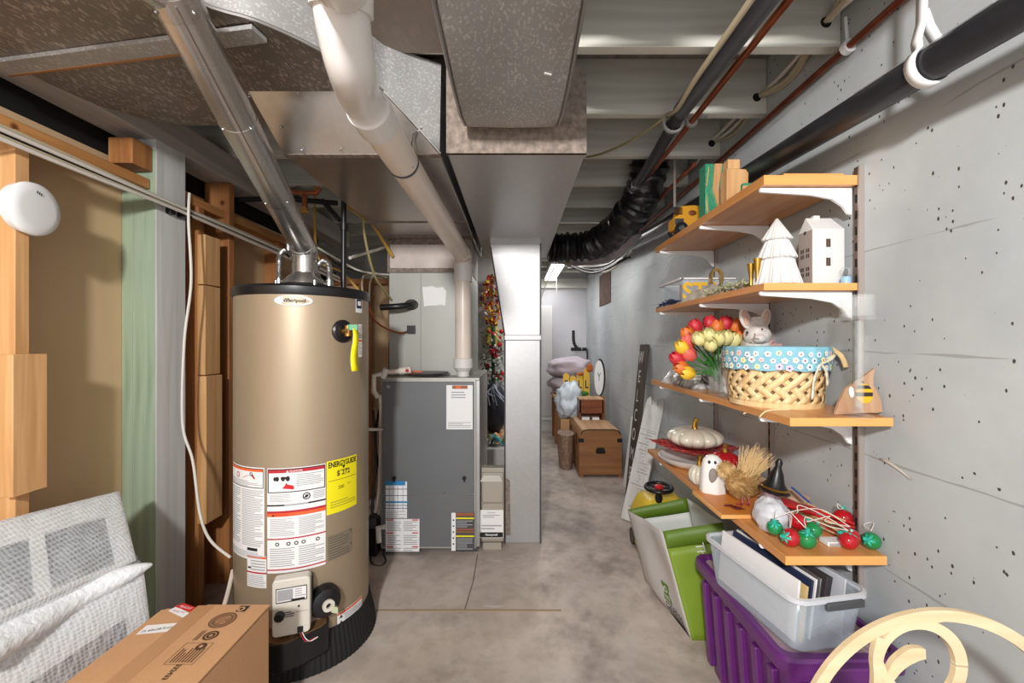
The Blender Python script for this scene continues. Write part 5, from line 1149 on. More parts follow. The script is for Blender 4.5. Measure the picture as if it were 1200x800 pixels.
MB().use(mat('pale_shell', 'd8ccc8', .5)).ball((.818, 1.645, Z3+.075), (.018, .018, .035), 14, 10).ball((.82, 1.64, Z3+.028), (.02, .02, .02), 14, 10).build('filling', None, wv)
# tulips
TC = {'r': mat('tulip_red', 'c9303a', .5), 'o': mat('tulip_orange', 'e07a35', .5), 'c': mat('tulip_coral', 'e0665a', .5), 'y': mat('tulip_cream', 'e6dd9a', .5), 'g': mat('tulip_yellow', 'eec43a', .5)}
M['stem'] = mat('leaf_green', '3f7a35', .5, 0, noise=.2, nscale=20)
def tulip(px, py, d_, c, r=.024, tilt=None, lbl=''):
    head = P(px, py, d_); base = Vector((c_v[0], c_v[1], Z3+.05)); ax = (head-base).normalized() if tilt is None else Vector(tilt).normalized()
    t = thing('tulip', base, lbl, 'tulip', 'tulips in the glass vase')
    x, y, z = frame(ax); mb = MB().use(TC[c])
    for k in range(6):
        a = math.pi/3*k; off = (x*math.cos(a)+y*math.sin(a))
        rows = []
        for i in range(7):
            s = i/6; w_ = r*.62*math.sin(math.pi*min(1, s*.86+.12))**.8; rad = r*(.25+.75*math.sin(math.pi*(s*.72+.12)))*(1 if k % 2 else .86)
            cc_ = head+z*(r*2.1*(s-.45))+off*rad; tn = (y*math.cos(a)-x*math.sin(a)); rows.append([cc_-tn*w_-off*w_*.35, cc_+off*w_*.1, cc_+tn*w_-off*w_*.35])
        mb.sheet(rows)
    mb.build('bloom', None, t, smooth=60)
    MB().use(M['stem']).tube([head-z*r*.9, (head-z*r*2+base)/2+Vector((0, 0, .02)), base], .0035, 6, sm=4).build('stem', None, t)
    return t
c_v = (.838, 1.76)
fl_ = [(815, 383, 1.78, 'r'), (832, 379, 1.80, 'r'), (840, 384, 1.78, 'o'), (850, 379, 1.80, 'r'), (862, 382, 1.80, 'o'), (866, 393, 1.80, 'o'), (806, 392, 1.76, 'o'), (807, 399, 1.74, 'c'), (819, 397, 1.66, 'y'), (831, 393, 1.66, 'y'), (842, 397, 1.66, 'y'), (851, 396, 1.68, 'y'), (833, 404, 1.64, 'y'), (800, 407, 1.74, 'g'), (860, 399, 1.70, 'y'), (808, 415, 1.74, 'c'), (794, 420, 1.76, 'r'), (799, 431, 1.75, 'o'), (806, 437, 1.74, 'g'), (868, 403, 1.76, 'y')]
cn = {'r': 'red', 'o': 'orange', 'c': 'coral pink', 'y': 'cream', 'g': 'bright yellow'}
pos = {}
for i, (px, py, d_, c) in enumerate(fl_):
    vert = 'high' if py < 388 else ('middle height' if py < 405 else 'low'); hor = 'left' if px < 812 else ('centre' if px < 845 else 'right')
    od = ['first', 'second', 'third', 'fourth', 'fifth', 'sixth', 'seventh', 'eighth'][sum(1 for q_ in fl_[:i] if q_[3] == c)]
    tulip(px, py, d_, c, .029 if c != 'y' else .027, lbl=f'{cn[c]} tulip bloom, {vert} {hor} in the vase, {od} of its colour')
mb = MB().use(M['stem'])
for (px, py, d_, dx, dz) in ((816, 428, 1.70, -.05, .03), (838, 425, 1.70, .02, .09), (826, 420, 1.70, -.02, .08), (858, 390, 1.78, .03, .07), (845, 410, 1.74, .03, .06)):
    e_ = P(px, py, d_); b_ = Vector((c_v[0], c_v[1], Z3+.10)); m_ = (e_+b_)/2; tn = Vector((.6, .3, .3)).normalized()
    rows = [[b_.lerp(e_, s)+Vector((0, 0, .02*math.sin(s*3)))-tn*.014*math.sin(math.pi*min(1, s+.06)), b_.lerp(e_, s)+Vector((0, 0, .02*math.sin(s*3)))+tn*.014*math.sin(math.pi*min(1, s+.06))] for s in [i/8*1.25 for i in range(8)]]
    mb.sheet(rows)
mb.build('leaf', None, vs_, smooth=60)
# rabbit
rb = thing('rabbit_figurine', (.875, 1.68, Z3), 'weathered white rabbit figurine with tall ears behind the basket', 'figurine')
M['rabbit'] = mat('weathered_white_stone', 'dcd6d2', .7, 0, noise=.12, nscale=40, bump=.6, bscale=60)
hc_ = P(887, 393, 1.68)
hd_ = MB().use(M['rabbit']); hd_.ball(hc_, (.050, .050, .043), 24, 16); hd_.ball(hc_+Vector((-.012, -.040, -.012)), (.026, .020, .018), 18, 12); hd_.lathe([(.035, 0), (.06, .06), (.058, .16), (.045, .25), (.03, .31)], (hc_.x+.01, hc_.y+.02, Z3), 24)
hd_.build('body', None, rb, smooth=60)
for px, lean in ((876, -.30), (894.5, .22)):
    e = MB().use(M['rabbit']); b_ = P(px, 388, 1.68); 
    b_.z += .020; e.ball(b_+Vector((lean*.035, 0, .030)), (.021, .009, .042), 18, 12, Matrix.Rotation(lean, 3, 'Y')); ear = e.build('ear', None, rb, smooth=60)
    MB().use(mat('ear_pink', 'cfae9e', .8)).ball(b_+Vector((lean*.035, -.006, .030)), (.013, .006, .033), 14, 10, Matrix.Rotation(lean, 3, 'Y')).build('inner_ear', None, ear)
for px, py in ((875.5, 389.5), (893, 386.5)): MB().use(M['black']).ball(P(px, py, 1.64), (.005, .004, .006), 10, 8).build('eye', None, rb)
MB().use(mat('nose_dark', '8c6e66', .7)).ball(P(884.5, 391.5, 1.615), (.004, .003, .003), 8, 6).tube([P(884.5, 393, 1.615), P(884, 396, 1.615), P(879, 398, 1.625)], .0012, 5).tube([P(884, 396, 1.615), P(890, 397, 1.62)], .0012, 5).build('nose', None, rb)
MB().use(mat('pink_ribbon', 'd8a8ac', .6)).ball(P(898, 400, 1.68), (.03, .02, .012), 14, 8).build('ribbon', None, rb)
# basket
BX, BY = .896, 1.475
bk = thing('woven_basket', (BX, BY, Z3), 'round woven wooden basket with blue flowered liner on the third shelf', 'basket')
M['wicker'] = wood('wicker_strip', 'f2d6a6', 'e0b87c', 'z', 2, .5, knots=False); M['wickerdark'] = mat('basket_inside', '8a6c4c', .8, 0, noise=.3, nscale=30)
R0, R1, ZB, ZT = .135, .152, Z3, Z3+.19
def br(z): return R0+(R1-R0)*(z-ZB)/(ZT-ZB)
MB().use(M['wickerdark']).lathe([(0, .003), (R0-.006, .003), (R1-.006, .188)], (BX, BY, Z3), 48).build('lining_cloth', None, bk)
wvb = MB().use(M['wicker'])
for s_ in (1, -1):
    for k in range(19):
        a0 = 2*math.pi*k/19; rows = []
        for i in range(9):
            t_ = i/8; z = ZB+.008+(.13)*t_; a = a0+s_*t_*1.0; r_ = br(z)+.0012+.0022*(1 if (s_*math.cos(9.5*(a)*1+k*math.pi)) > 0 else 0)+ (.0016 if s_ > 0 else 0)
            hw = .0128/r_*1.25
            rows.append([Vector((BX+r_*math.cos(a-hw), BY+r_*math.sin(a-hw), z)), Vector((BX+r_*math.cos(a+hw), BY+r_*math.sin(a+hw), z))])
        wvb.sheet(rows)
wvb.build('weave', None, bk, solid=.0012)
MB().use(M['wicker']).lathe([(R0+.002, 0), (R0+.006, 0), (R0+.008, .016), (R0+.003, .016)], (BX, BY, Z3), 48).build('base_hoop', None, bk)
M['linerblue'] = mat('liner_blue', '86bccb', .8, 0, noise=.08, nscale=8)
ln = MB().use(M['linerblue']); n = 96; vs = []; fs = []
prof = [(R1-.010, .180), (R1, .194), (R1+.006, .196), (R1+.010, .178), (R1+.008, .150), (R1+.009, .122)]
for i, (r_, h_) in enumerate(prof):
    for k in range(n):
        a = 2*math.pi*k/n; q_ = r_+.0022*math.sin(a*17)+.0015*math.sin(a*31+1)*(i > 2); vs.append((BX+q_*math.cos(a), BY+q_*math.sin(a), Z3+h_+(.003*math.sin(a*9) if i == 5 else 0)))
for i in range(len(prof)-1):
    for k in range(n): a = i*n+k; b = i*n+(k+1) % n; fs.append((a, b, b+n, a+n))
ln.add(vs, fs); liner = ln.build('fabric_liner', None, bk, smooth=70)
Lf = lambda u, v, off=0: Vector((BX+(R1+.0125+off)*math.sin(u/.165), BY-(R1+.0125+off)*math.cos(u/.165), v))
pr = Print(Lf, step=1); rnd = random.Random(2); fcs = [mat('petal_white', 'f4f2ee', .8), mat('petal_pink', 'eac3cf', .8), mat('petal_cream', 'f1e6b4', .8), mat('petal_blue', 'cfe3f0', .8)]; cts = [mat('centre_red', 'b9474a', .8), mat('centre_gold', 'd9a545', .8), mat('centre_navy', '3a4f8a', .8)]
for k in range(34):
    for j in range(3):
        u = -.5+k*.030+(j % 2)*.015+rnd.uniform(-.003, .003); v = Z3+.132+.021*j+rnd.uniform(-.003, .003); m_ = rnd.choice(fcs); r_ = rnd.uniform(.0075, .0105)
        for p_ in range(5): an = p_*1.257+k; pr.disc(u+r_*.62*math.cos(an), v+r_*.62*math.sin(an), r_*.5, m_, 2, 8)
        pr.disc(u, v, r_*.33, rnd.choice(cts), 4, 8)
lab(pr.build('flower_print', liner), 'small printed flowers on the blue liner')
MB().use(M['wicker']).tube([(BX+.15, BY-.06, Z3+.19), (BX+.155, BY-.10, Z3+.165), (BX+.158, BY-.115, Z3+.13)], .008, 8, sm=4).build('handle', None, bk)
rbn = MB().use(mat('print_ribbon', 'ece7df', .8, nscale=40, color2='b9b08a'))
for k, (px, py) in enumerate(((952, 468), (970, 452))):
    a = P(962, 426, 1.30); e = P(px, py, 1.305+.01*k); band(rbn, smooth_path([a, a.lerp(e, .5)+Vector((-.006+.012*k, 0, .01)), e], 6), (.008, 0, .002), 0)
rbn.tube([P(962, 426, 1.30), P(972, 422, 1.29), P(978, 416, 1.29), P(968, 421, 1.29)], .003, 6, sm=4); rbn.build('bow', None, bk, solid=.001)
for k in range(2):
    o = MB().use(mat('raffia', 'e9d2a4', .7)).tube([P(*q_, 1.30+.12*(1-k)) for q_ in (((897, 479.0), (885, 481), (871, 486)), ((925, 481), (900, 482.5), (890, 490)))[k]], .0022, 6, sm=5).build('raffia_end', None)
    o.location.z += .004; tag(o, ['far', 'near'][k]+' raffia string end hanging over the third shelf edge', 'string')
o = MB().use(mat('pink_box', 'c49a92', .6)).box(.93, 1.04, 1.66, 1.76, Z3, Z3+.205).build('pink_box', None, bevel=.002); tag(o, 'dusty pink box standing behind the basket on the third shelf', 'box')
# bee sign
bs = thing('bee_sign', (.98, 1.235, Z3), 'fish shaped wooden cut out painted with a bee', 'wooden sign')
M['birch'] = wood('birch_ply', 'c29d7c', 'a87f60', 'z', 1, .6, knots=False)
op = [(975, 482), (980, 470), (990, 452), (1000, 445), (1014, 436), (1027, 427), (1024, 437), (1023, 447), (1027, 456), (1033, 466), (1036.5, 473), (1036, 479), (1024, 480), (1008, 480), (996, 481)]
d0 = 1.225; dq = 1.248; o3 = [(min(1.064, (x-604)/500*dq), 1.26+(400-y)/500*d0) for x, y in op]; zm_ = min(p[1] for p in o3)
MB().use(M['birch']).prism([(x, z-zm_+.001) for x, z in o3], (0, d0+.01, Z3), (1, 0, 0), (0, .12, 1), (0, 1, 0), .010).build('plaque', None, bs, bevel=.001)
Fb = planar((0, d0+.0085, Z3), (1, 0, 0), (0, .12, 1)); pr = Print(Fb, step=1)
bx_, bz_ = (1010-604)/500*dq, 1.26+(400-457)/500*d0-zm_+.001; rx_, rz_ = .0255, .029
def bz(v0, v1, m_, lay):
    pts = [];
    for k in range(9): t_ = v0+(v1-v0)*k/8; pts.append((bx_-rx_*math.sqrt(max(0, 1-t_*t_)), bz_+rz_*t_))
    for k in range(9): t_ = v1+(v0-v1)*k/8; pts.append((bx_+rx_*math.sqrt(max(0, 1-t_*t_)), bz_+rz_*t_))
    pr.poly(pts[::-1], m_, lay)
beey = mat('bee_yellow', 'f0b41c', .5); beed = mat('bee_dark', '33251c', .5)
for a, b_, m_ in ((-1, -.30, beey), (-.30, .12, beed), (.12, .45, beey), (.45, .82, beed), (.82, 1, beey)): bz(a, b_, m_, 2)
pr.disc(bx_-.017, bz_-.021, .0018, beed, 4, 8); pr.poly([(bx_-.004, bz_+rz_), (bx_+.004, bz_+rz_), (bx_, bz_+rz_+.01)], beed, 2); pr.disc(bx_-.036, bz_+.004, .008, fcs[0], 2, 16, ry=.016); lab(pr.build('painted_bee', bs), 'yellow and dark striped bee')
# tall stemmed glass
sgx = thing('stemmed_glass', (.98, 1.215, Z3), 'tall clear glass candle stand in front of the bee sign', 'glass')
gc_ = (.972, 1.207)
MB().use(M['clear']).lathe([(0, 0), (.038, 0), (.038, .004), (.016, .012), (.009, .028)], (gc_[0], gc_[1], Z3), 32).build('foot', None, sgx)
MB().use(M['clear']).lathe([(.012, .026), (.013, .15), (.014, .272), (.010, .272), (.009, .15), (.008, .026)], (gc_[0], gc_[1], Z3), 24).build('stem', None, sgx)
MB().use(M['clear']).lathe([(0, .272), (.046, .274), (.046, .280), (.042, .284), (.041, .343), (.037, .343), (.037, .285), (0, .282)], (gc_[0]-.005, gc_[1], Z3), 36).build('bowl', None, sgx)
# ============================================================ lowest shelf things
from mathutils import noise as mnoise
def lumpy(name, c, r, m_, seed=1, zmin=None, amp=.16, sc=2.2, seg=40, rings=28):
    mb = MB().use(m_); mb.ball((0, 0, 0), 1.0, seg, rings); vs = []
    for p in mb.v:
        q_ = p.normalized(); k = 1+amp*mnoise.noise(q_*sc+Vector((seed*7.3, 0, 0)))+amp*.5*abs(mnoise.noise(q_*sc*2.6+Vector((0, seed*3.1, 0))))
        v_ = Vector((c[0]+q_.x*r[0]*k, c[1]+q_.y*r[1]*k, c[2]+q_.z*r[2]*k))
        if zmin is not None: v_.z = max(v_.z, zmin)
        vs.append(v_)
    mb.v = vs; return mb.build(name, None, smooth=80)
Z4a, Z4 = .640, .652
M['ceram'] = mat('cream_ceramic', 'ded6c4', .18, 0, coat=.4); M['ceramw'] = mat('white_ceramic', 'efece8', .2, coat=.3)
pl = thing('serving_platter', (.89, 2.14, Z4a), 'white curved serving platter under the red plaid tray', 'platter')
MB().use(M['ceramw']).lathe([(.06, 0), (.10, .004), (.150, .030), (.165, .048), (.158, .050), (.14, .034), (0, .012)], (.885, 2.13, Z4a), 48).build('dish', None, pl)
mb = MB().use(M['darkgrey']); rnd = random.Random(3)
for k in range(9):
    a = -2.6+k*.22; c = Vector((.885+.146*math.cos(a), 2.13+.146*math.sin(a), Z4a+.028)); mb.tube([c, c+Vector((rnd.uniform(-.01, .01), rnd.uniform(-.01, .01), .012)), c+Vector((rnd.uniform(-.02, .02), 0, .018))], .0015, 5)
mb.build('leaf_pattern', None, pl)
def plaid():
    m = bpy.data.materials.new('red_plaid'); m.use_nodes = True; nt = m.node_tree; b = nt.nodes['Principled BSDF']; L = nt.links.new; b.inputs['Roughness'].default_value = .35
    tc = nt.nodes.new('ShaderNodeTexCoord'); out = None
    for ax, sc in ((0, 11), (1, 11)):
        wv_ = nt.nodes.new('ShaderNodeTexWave'); wv_.wave_type = 'BANDS'; wv_.bands_direction = 'XY'[ax]; wv_.inputs['Scale'].default_value = sc; wv_.inputs['Distortion'].default_value = 0; L(tc.outputs['Object'], wv_.inputs['Vector'])
        r = nt.nodes.new('ShaderNodeValToRGB'); L(wv_.outputs['Fac'], r.inputs[0]); r.color_ramp.elements[0].position = .35; r.color_ramp.elements[1].position = .6
        r.color_ramp.elements[0].color = lin('7a1420'); r.color_ramp.elements[1].color = lin('c9443a')
        if out is None: out = r.outputs[0]
        else:
            mx = nt.nodes.new('ShaderNodeMix'); mx.data_type = 'RGBA'; mx.inputs[0].default_value = .5; L(out, mx.inputs[6]); L(r.outputs[0], mx.inputs[7]); out = mx.outputs[2]
    L(out, b.inputs['Base Color']); return m
M['plaid'] = plaid()
n = 20; rows = []
for j in range(n+1):
    r_ = []
    for i in range(n+1):
        u, v = i/n*2-1, j/n*2-1; a = math.radians(28); x, y = u*.150, v*.165
        r_.append(Vector((.888+x*math.cos(a)-y*math.sin(a)*.9, 2.12+x*math.sin(a)+y*math.cos(a), Z4a+.075+.030*max(abs(u), abs(v))**3+.012*abs(u*v)**1.5+.003*math.sin(9*u+5*v))))
    rows.append(r_)
o = MB().use(M['plaid']).sheet(rows).build('plaid_tray', None, smooth=70, solid=.004); tag(o, 'red plaid square tray under the big cream ceramic pumpkin', 'tray')
pk = thing('ceramic_pumpkin', (.885, 2.12, Z4a+.07), 'large cream ceramic pumpkin dish with gold stem on the red plaid tray', 'pumpkin')
def pumpkin(c, R, H, m_, sm_, par, lobes=12, seg=96, lobe=.16, stem=.03):
    prof = []
    for i in range(15):
        t_ = math.pi*i/14; prof.append((max(.0001, R*math.sin(t_)**.75), H/2-H/2*math.cos(t_)*(1-.10*math.sin(t_))))
    prof[0] = (R*.3, .0); prof[-1] = (R*.12, H*.90)
    MB().use(m_).lathe(prof, c, seg, lobes=lobes, lobe=lobe).build('shell', None, par, smooth=80)
    c = Vector(c); MB().use(sm_).tube([c+Vector((0, 0, H*.86)), c+Vector((0, 0, H+stem*.5)), c+Vector((R*.08, -.004, H+stem))], [stem*.42, stem*.26, stem*.34], 10, sm=4).build('stem', None, par)
pumpkin((.900, 2.14, Z4a+.092), .135, .100, M['ceram'], M['gold'], pk, 12, 120, .10, .042)
pr_ = thing('red_pumpkin', (.90, 1.80, Z4), 'small red pumpkin with golden stem behind the ghost', 'pumpkin')
tag(cloth('red_cloth', (.92, 1.84, Z4a), .075, .06, .085, M['plaid'], 17), 'folded red plaid cloth under the small red pumpkin', 'cloth')
pumpkin((.895, 1.82, Z4+.062), .058, .078, mat('red_lacquer', 'b01a24', .25), M['gold'], pr_, 9, 72, .14, .03)
pw = thing('white_pumpkin', (.80, 1.80, Z4), 'small white pumpkin with gold stem left of the ghost', 'pumpkin')
pumpkin((.795, 1.838, Z4a+.0), .047, .090, M['ceram'], M['gold'], pw, 10, 80, .16, .04)
# ghost
gh = thing('ghost_figurine', (.80, 1.70, Z4), 'white ceramic ghost with black eyes and open mouth on the lowest shelf', 'figurine')
gx_, gy_, gz_ = .778, 1.685, .667
gn = Vector((-.35, -.94, 0)).normalized(); gu = Vector((.94, -.35, 0)).normalized()
prof = [(.046, 0), (.047, .03), (.043, .075), (.040, .105), (.034, .128), (.020, .143), (0, .149)]
vs = []; fs = []; seg = 40
for r_, h_ in prof:
    for k in range(seg):
        a = 2*math.pi*k/seg; q_ = r_*(1+.05*math.sin(6*a)*(1-h_/.15)); vs.append(Vector((gx_, gy_, gz_+h_))+gu*(q_*math.cos(a))+gn*(q_*.75*math.sin(a)))
for i in range(len(prof)-1):
    for k in range(seg): a = i*seg+k; b = i*seg+(k+1) % seg; fs.append((a, b, b+seg, a+seg))
MB().use(M['ceramw']).add(vs, fs).build('body', None, gh, smooth=70)
gc0 = Vector((gx_, gy_, gz_))
for s_ in (-.013, .008): MB().use(M['black']).ball(gc0+gu*s_+gn*.0245+Vector((0, 0, .122)), (.0055, .0055, .007), 12, 8).build('eye', None, gh)
MB().use(mat('mouth_shadow_grey', '8d837c', .7)).ball(gc0+gn*.026+gu*.004+Vector((0, 0, .070)), (.021, .010, .034), 18, 12).build('mouth', None, gh)
# straw bird
sb_ = thing('straw_bird', (.84, 1.59, .667), 'shaggy straw turkey bird with red feet on the orange board', 'figurine')
M['straw'] = mat('straw', 'c9a268', .7, 0, nscale=30, color2='8f6a38'); M['strawl'] = mat('pale_straw', 'e0c08a', .7)
bc = Vector((.835, 1.585, .735)); rnd = random.Random(11)
MB().use(M['straw']).ball(bc, (.050, .052, .044), 20, 14).ball(bc+Vector((-.036, .03, .042)), (.024, .026, .030), 16, 12).build('body', None, sb_, smooth=70)
mb = MB().use(M['straw'])
for k in range(620):
    d_ = Vector((rnd.gauss(0, 1), rnd.gauss(0, 1), rnd.gauss(0, 1))).normalized(); c0 = bc+Vector((d_.x*.048, d_.y*.05, d_.z*.042)); e = c0+(d_*.5+Vector((.45, -.2, .55 if d_.x > 0 else -.1))*.7)*.030; mb.cur = 0
    mb.tube([c0, e], [.0016, .0005], 4, caps=False)
mb.use(M['strawl'])
for k in range(260):
    c0 = bc+Vector((rnd.uniform(.0, .045), rnd.uniform(-.03, .03), rnd.uniform(0, .03))); e = c0+Vector((rnd.uniform(.0, .075), rnd.uniform(-.04, .04), rnd.uniform(.05, .115)))
    mb.tube([c0, c0.lerp(e, .5)+Vector((-.004, 0, .004)), e], [.0017, .0012, .0005], 4, caps=False)
for k in range(200):
    d_ = Vector((rnd.gauss(0, 1), rnd.gauss(0, 1), rnd.gauss(0, 1))).normalized(); c0 = bc+Vector((-.036, .03, .042))+d_*.025; mb.tube([c0, c0+d_*.012+Vector((0, 0, -.006))], [.0014, .0005], 4, caps=False)
lab(mb.build('straw_feathers', None, sb_), 'shaggy straw feathers and raised tail')['kind'] = 'stuff'
M['redfoot'] = mat('red_foot', '9e3c34', .5)
for s_ in (-1, 1):
    f0 = bc+Vector((s_*.012+.005, -.02, -.035)); f1 = Vector((f0.x, f0.y-.01, .669)); mb = MB().use(M['redfoot']).tube([f0, f1], .004, 8)
    for a in (-.5, 0, .5): mb.tube([f1, f1+Vector((-.030*math.cos(a)*.8+s_*.004, -.03*math.sin(a)-.012, .0))], [.003, .002], 6)
    mb.build('foot', None, sb_)
o = MB().use(mat('dark_red_leaf', '6e1f1c', .6))
for k in range(9):
    c = Vector((.775+rnd.uniform(-.02, .05), 1.52+rnd.uniform(-.03, .02), .670)); d_ = Vector((rnd.uniform(-1, -.2), rnd.uniform(-.6, .6), .04)).normalized(); s_ = d_.cross(Vector((0, 0, 1)))
    o.add([c-d_*.018, c+s_*.006, c+d_*.018, c-s_*.006], [(0, 1, 2, 3)])
o = o.build('red_leaves', None, solid=.001); tag(o, 'scattered dark red leaf pieces on the orange board', 'leaves')
# witch hat bottle & bag
ht = thing('witch_hat_ornament', (.895, 1.50, .69), 'black pointed hat ornament with a yellow band near the straw bird', 'ornament')
hc2 = Vector((.90, 1.485, .742)); hx = Vector((.15, -.05, 1)).normalized()
MB().use(M['black']).lathe([(.050, 0), (.046, .004), (.028, .03), (.020, .06), (.010, .085), (.012, .10), (.006, .112), (0, .113)], hc2, 28, hx).build('hat', None, ht)
MB().use(M['gold']).lathe([(.0435, .006), (.046, .010), (.0425, .014)], hc2, 32, hx).build('band', None, ht)
sk = MB().use(mat('pink_grey_pattern', 'a98c92', .6, nscale=60, color2='4a3a40')).ball(hc2+Vector((-.012, -.0, -.042)), (.036, .036, .045), 20, 14).build('patterned_base', None, ht)
pbg = lumpy('plastic_bag', (.825, 1.375, Z4+.048), (.050, .058, .056), M['frost'], 13, Z4+.0005); tag(pbg, 'small frosted plastic bag bundle on the near lowest shelf', 'bag')
# bundle of sticks and red ribbons
rnd = random.Random(21)
for k in range(14):
    c0 = Vector((.915+rnd.uniform(-.02, .06), 1.56+rnd.uniform(-.05, .05), Z4+.006+.0040*k)); e = Vector((1.005+rnd.uniform(-.015, .03), 1.30+rnd.uniform(-.02, .05), Z4+.006+.0040*k+.001))
    red = k % 3 == 0
    o = MB().use(M['redbright'] if red else M['wicker']).tube([c0, e], .0026 if not red else .004, 6).build('red_stick' if red else 'wooden_skewer', None)
    lv = ['bottom', 'low', 'middle', 'upper', 'top'][min(4, k//3)]
    tag(o, 'thin stick in the loose bundle behind the string lights' if not red else 'red stick in the loose bundle behind the string lights', 'stick', 'skewers behind the string lights' if not red else 'red sticks behind the string lights')
o = MB().use(mat('clear_wrap_tan', 'b79a80', .3)).obox((.935, 1.50, Z4+.085), (.5, -.8, -.15), (.8, .5, .2), (0, -.1, 1), .17, .05, .010).build('wrapped_packet', None, bevel=.003); tag(o, 'tan wrapped packet lying on the stick bundle', 'packet')
M['combblue'] = mat('comb_blue', '2a55a5', .4)
cm = MB().use(M['combblue']); a = P(928, 571, 1.42); b_ = P(948, 588, 1.32); dd_ = (b_-a).normalized(); s_ = Vector((.7, .6, -.3)).normalized(); cm.obox((a+b_)/2, dd_, s_, dd_.cross(s_), (b_-a).length, .016, .005)
for k in range(12): q_ = a.lerp(b_, .05+.9*k/11)+s_*.008; cm.tube([q_, q_+s_*.024+Vector((0, 0, -.004))], [.0018, .001], 5)
o = cm.build('blue_comb', None); tag(o, 'blue plastic comb lying on the stick bundle', 'comb')
o = MB().use(M['redbright']).obox((.93, 1.44, Z4+.060), (.5, -.8, 0), (.8, .5, 0), (0, 0, 1), .16, .06, .006).build('red_package', None, bevel=.001); tag(o, 'flat red package under the tan packet', 'package')
# string lights
sl = thing('string_lights', (.92, 1.27, Z4), 'tangled string lights with red and green glass balls on the lowest shelf', 'string lights')
M['ballred'] = mat('ball_red', 'c01425', .08, coat=.5); M['ballgreen'] = mat('ball_green', '138a48', .08, coat=.5); M['capteal'] = mat('cap_teal', '2fb29a', .35)
for m_ in (M['ballred'], M['ballgreen']): m_.node_tree.nodes['Principled BSDF'].inputs['Alpha'].default_value = .86
bl = [(908, 618, 1.30, 'g', .022), (935, 611, 1.31, 'r', .024), (926, 629.5, 1.265, 'r', .026), (953, 621, 1.29, 'g', .023), (945, 633, 1.255, 'g', .026), (988, 607, 1.36, 'r', .028), (996, 629, 1.262, 'r', .026), (994, 635, 1.25, 'r', .024), (1021, 635, 1.25, 'g', .024)]
bp_ = []
for px, py, d_, c, r_ in bl:
    q_ = P(px, py, d_); q_.z = max(q_.z, Z4+r_+.0005); bp_.append(q_)
    bb = MB().use(M['ballred' if c == 'r' else 'ballgreen']).ball(q_, r_, 28, 18).build('glass_ball', None, sl, smooth=80); lab(bb, 'red glass ball' if c == 'r' else 'green glass ball')
    ax_ = Vector((rnd.uniform(-1, 1), rnd.uniform(-.4, .3), .25)).normalized(); x, y, z = frame(ax_); t0 = q_+ax_*r_*.92
    cap = MB().use(M['capteal']).cyl(t0, t0+ax_*.012, .006, .005, 10)
    for k in range(6):
        a = k*1.047; o_ = x*math.cos(a)+y*math.sin(a); s_ = y*math.cos(a)-x*math.sin(a); cap.add([t0+ax_*.004, t0+o_*.012+s_*.005-ax_*.001, t0+o_*.021-ax_*.004, t0+o_*.012-s_*.005-ax_*.001], [(0, 1, 2, 3)])
    cap.build('leaf_cap', None, bb, solid=.0008)
for k in range(9):
    a = bp_[k]+Vector((0, 0, .03)); b_ = bp_[(k*4+3) % 9]+Vector((0, 0, .03)); m1 = a.lerp(b_, .35)+Vector((rnd.uniform(-.03, .03), rnd.uniform(-.01, .04), rnd.uniform(.0, .035))); m2 = a.lerp(b_, .7)+Vector((rnd.uniform(-.03, .03), rnd.uniform(-.01, .04), rnd.uniform(-.01, .03)))
    MB().use(M['cord']).tube([a, m1, m2, b_], .0013, 6, sm=7).build('wire', None, sl)
o = MB().use(M['paper']).box(.925, .985, 1.262, 1.300, Z4+.001, Z4+.014).build('small_card_box', None, bevel=.001); tag(o, 'small printed card between the glass balls on the lowest shelf', 'card')
pr = Print(planar((0, 1.2615, Z4), (1, 0, 0), (0, 0, 1)), step=1); pr.lines(.928, .003, .983, .012, 3, M['ink'], t=.4); pr.build('print', o)

# ============================================================ purple tote, clear bin
pt_ = thing('purple_tote', (.88, 1.42, 0), 'large purple plastic tote under the lowest shelf', 'storage tote')
def rrect(x0, x1, y0, y1, r, z, k=5):
    out = []
    for cx, cy, a_ in ((x1-r, y1-r, 0), (x0+r, y1-r, 90), (x0+r, y0+r, 180), (x1-r, y0+r, 270)):
        for i in range(k+1): t = math.radians(a_+90*i/k); out.append(Vector((cx+r*math.cos(t), cy+r*math.sin(t), z)))
    return out
def loft(mb, loops, cap0=True, cap1=False):
    n = len(loops[0]); vs = [p for l in loops for p in l]; fs = []
    for i in range(len(loops)-1):
        for k in range(n): a = i*n+k; b = i*n+(k+1) % n; fs.append((a, b, b+n, a+n))
    if cap0: fs.append(tuple(range(n-1, -1, -1)))
    if cap1: fs.append(tuple((len(loops)-1)*n+k for k in range(n)))
    return mb.add(vs, fs)
tx0, tx1, ty0, ty1 = .705, 1.055, 1.125, 1.70
mb = MB().use(M['purple']); loft(mb, [rrect(tx0+.055, tx1-.04, ty0+.05, ty1-.05, .03, 0), rrect(tx0+.022, tx1-.012, ty0+.022, ty1-.022, .03, .375)]); mb.build('body', None, pt_)
rim = MB().use(M['purple']); loft(rim, [rrect(tx0+.018, tx1-.010, ty0+.018, ty1-.018, .035, .372), rrect(tx0+.002, tx1-.002, ty0+.002, ty1-.002, .04, .376), rrect(tx0, tx1, ty0, ty1, .04, .410), rrect(tx0+.006, tx1-.006, ty0+.006, ty1-.006, .038, .418), rrect(tx0+.024, tx1-.020, ty0+.03, ty1-.024, .03, .418), rrect(tx0+.030, tx1-.026, ty0+.036, ty1-.030, .028, .402)], cap0=True); rim.build('rim', None, pt_)
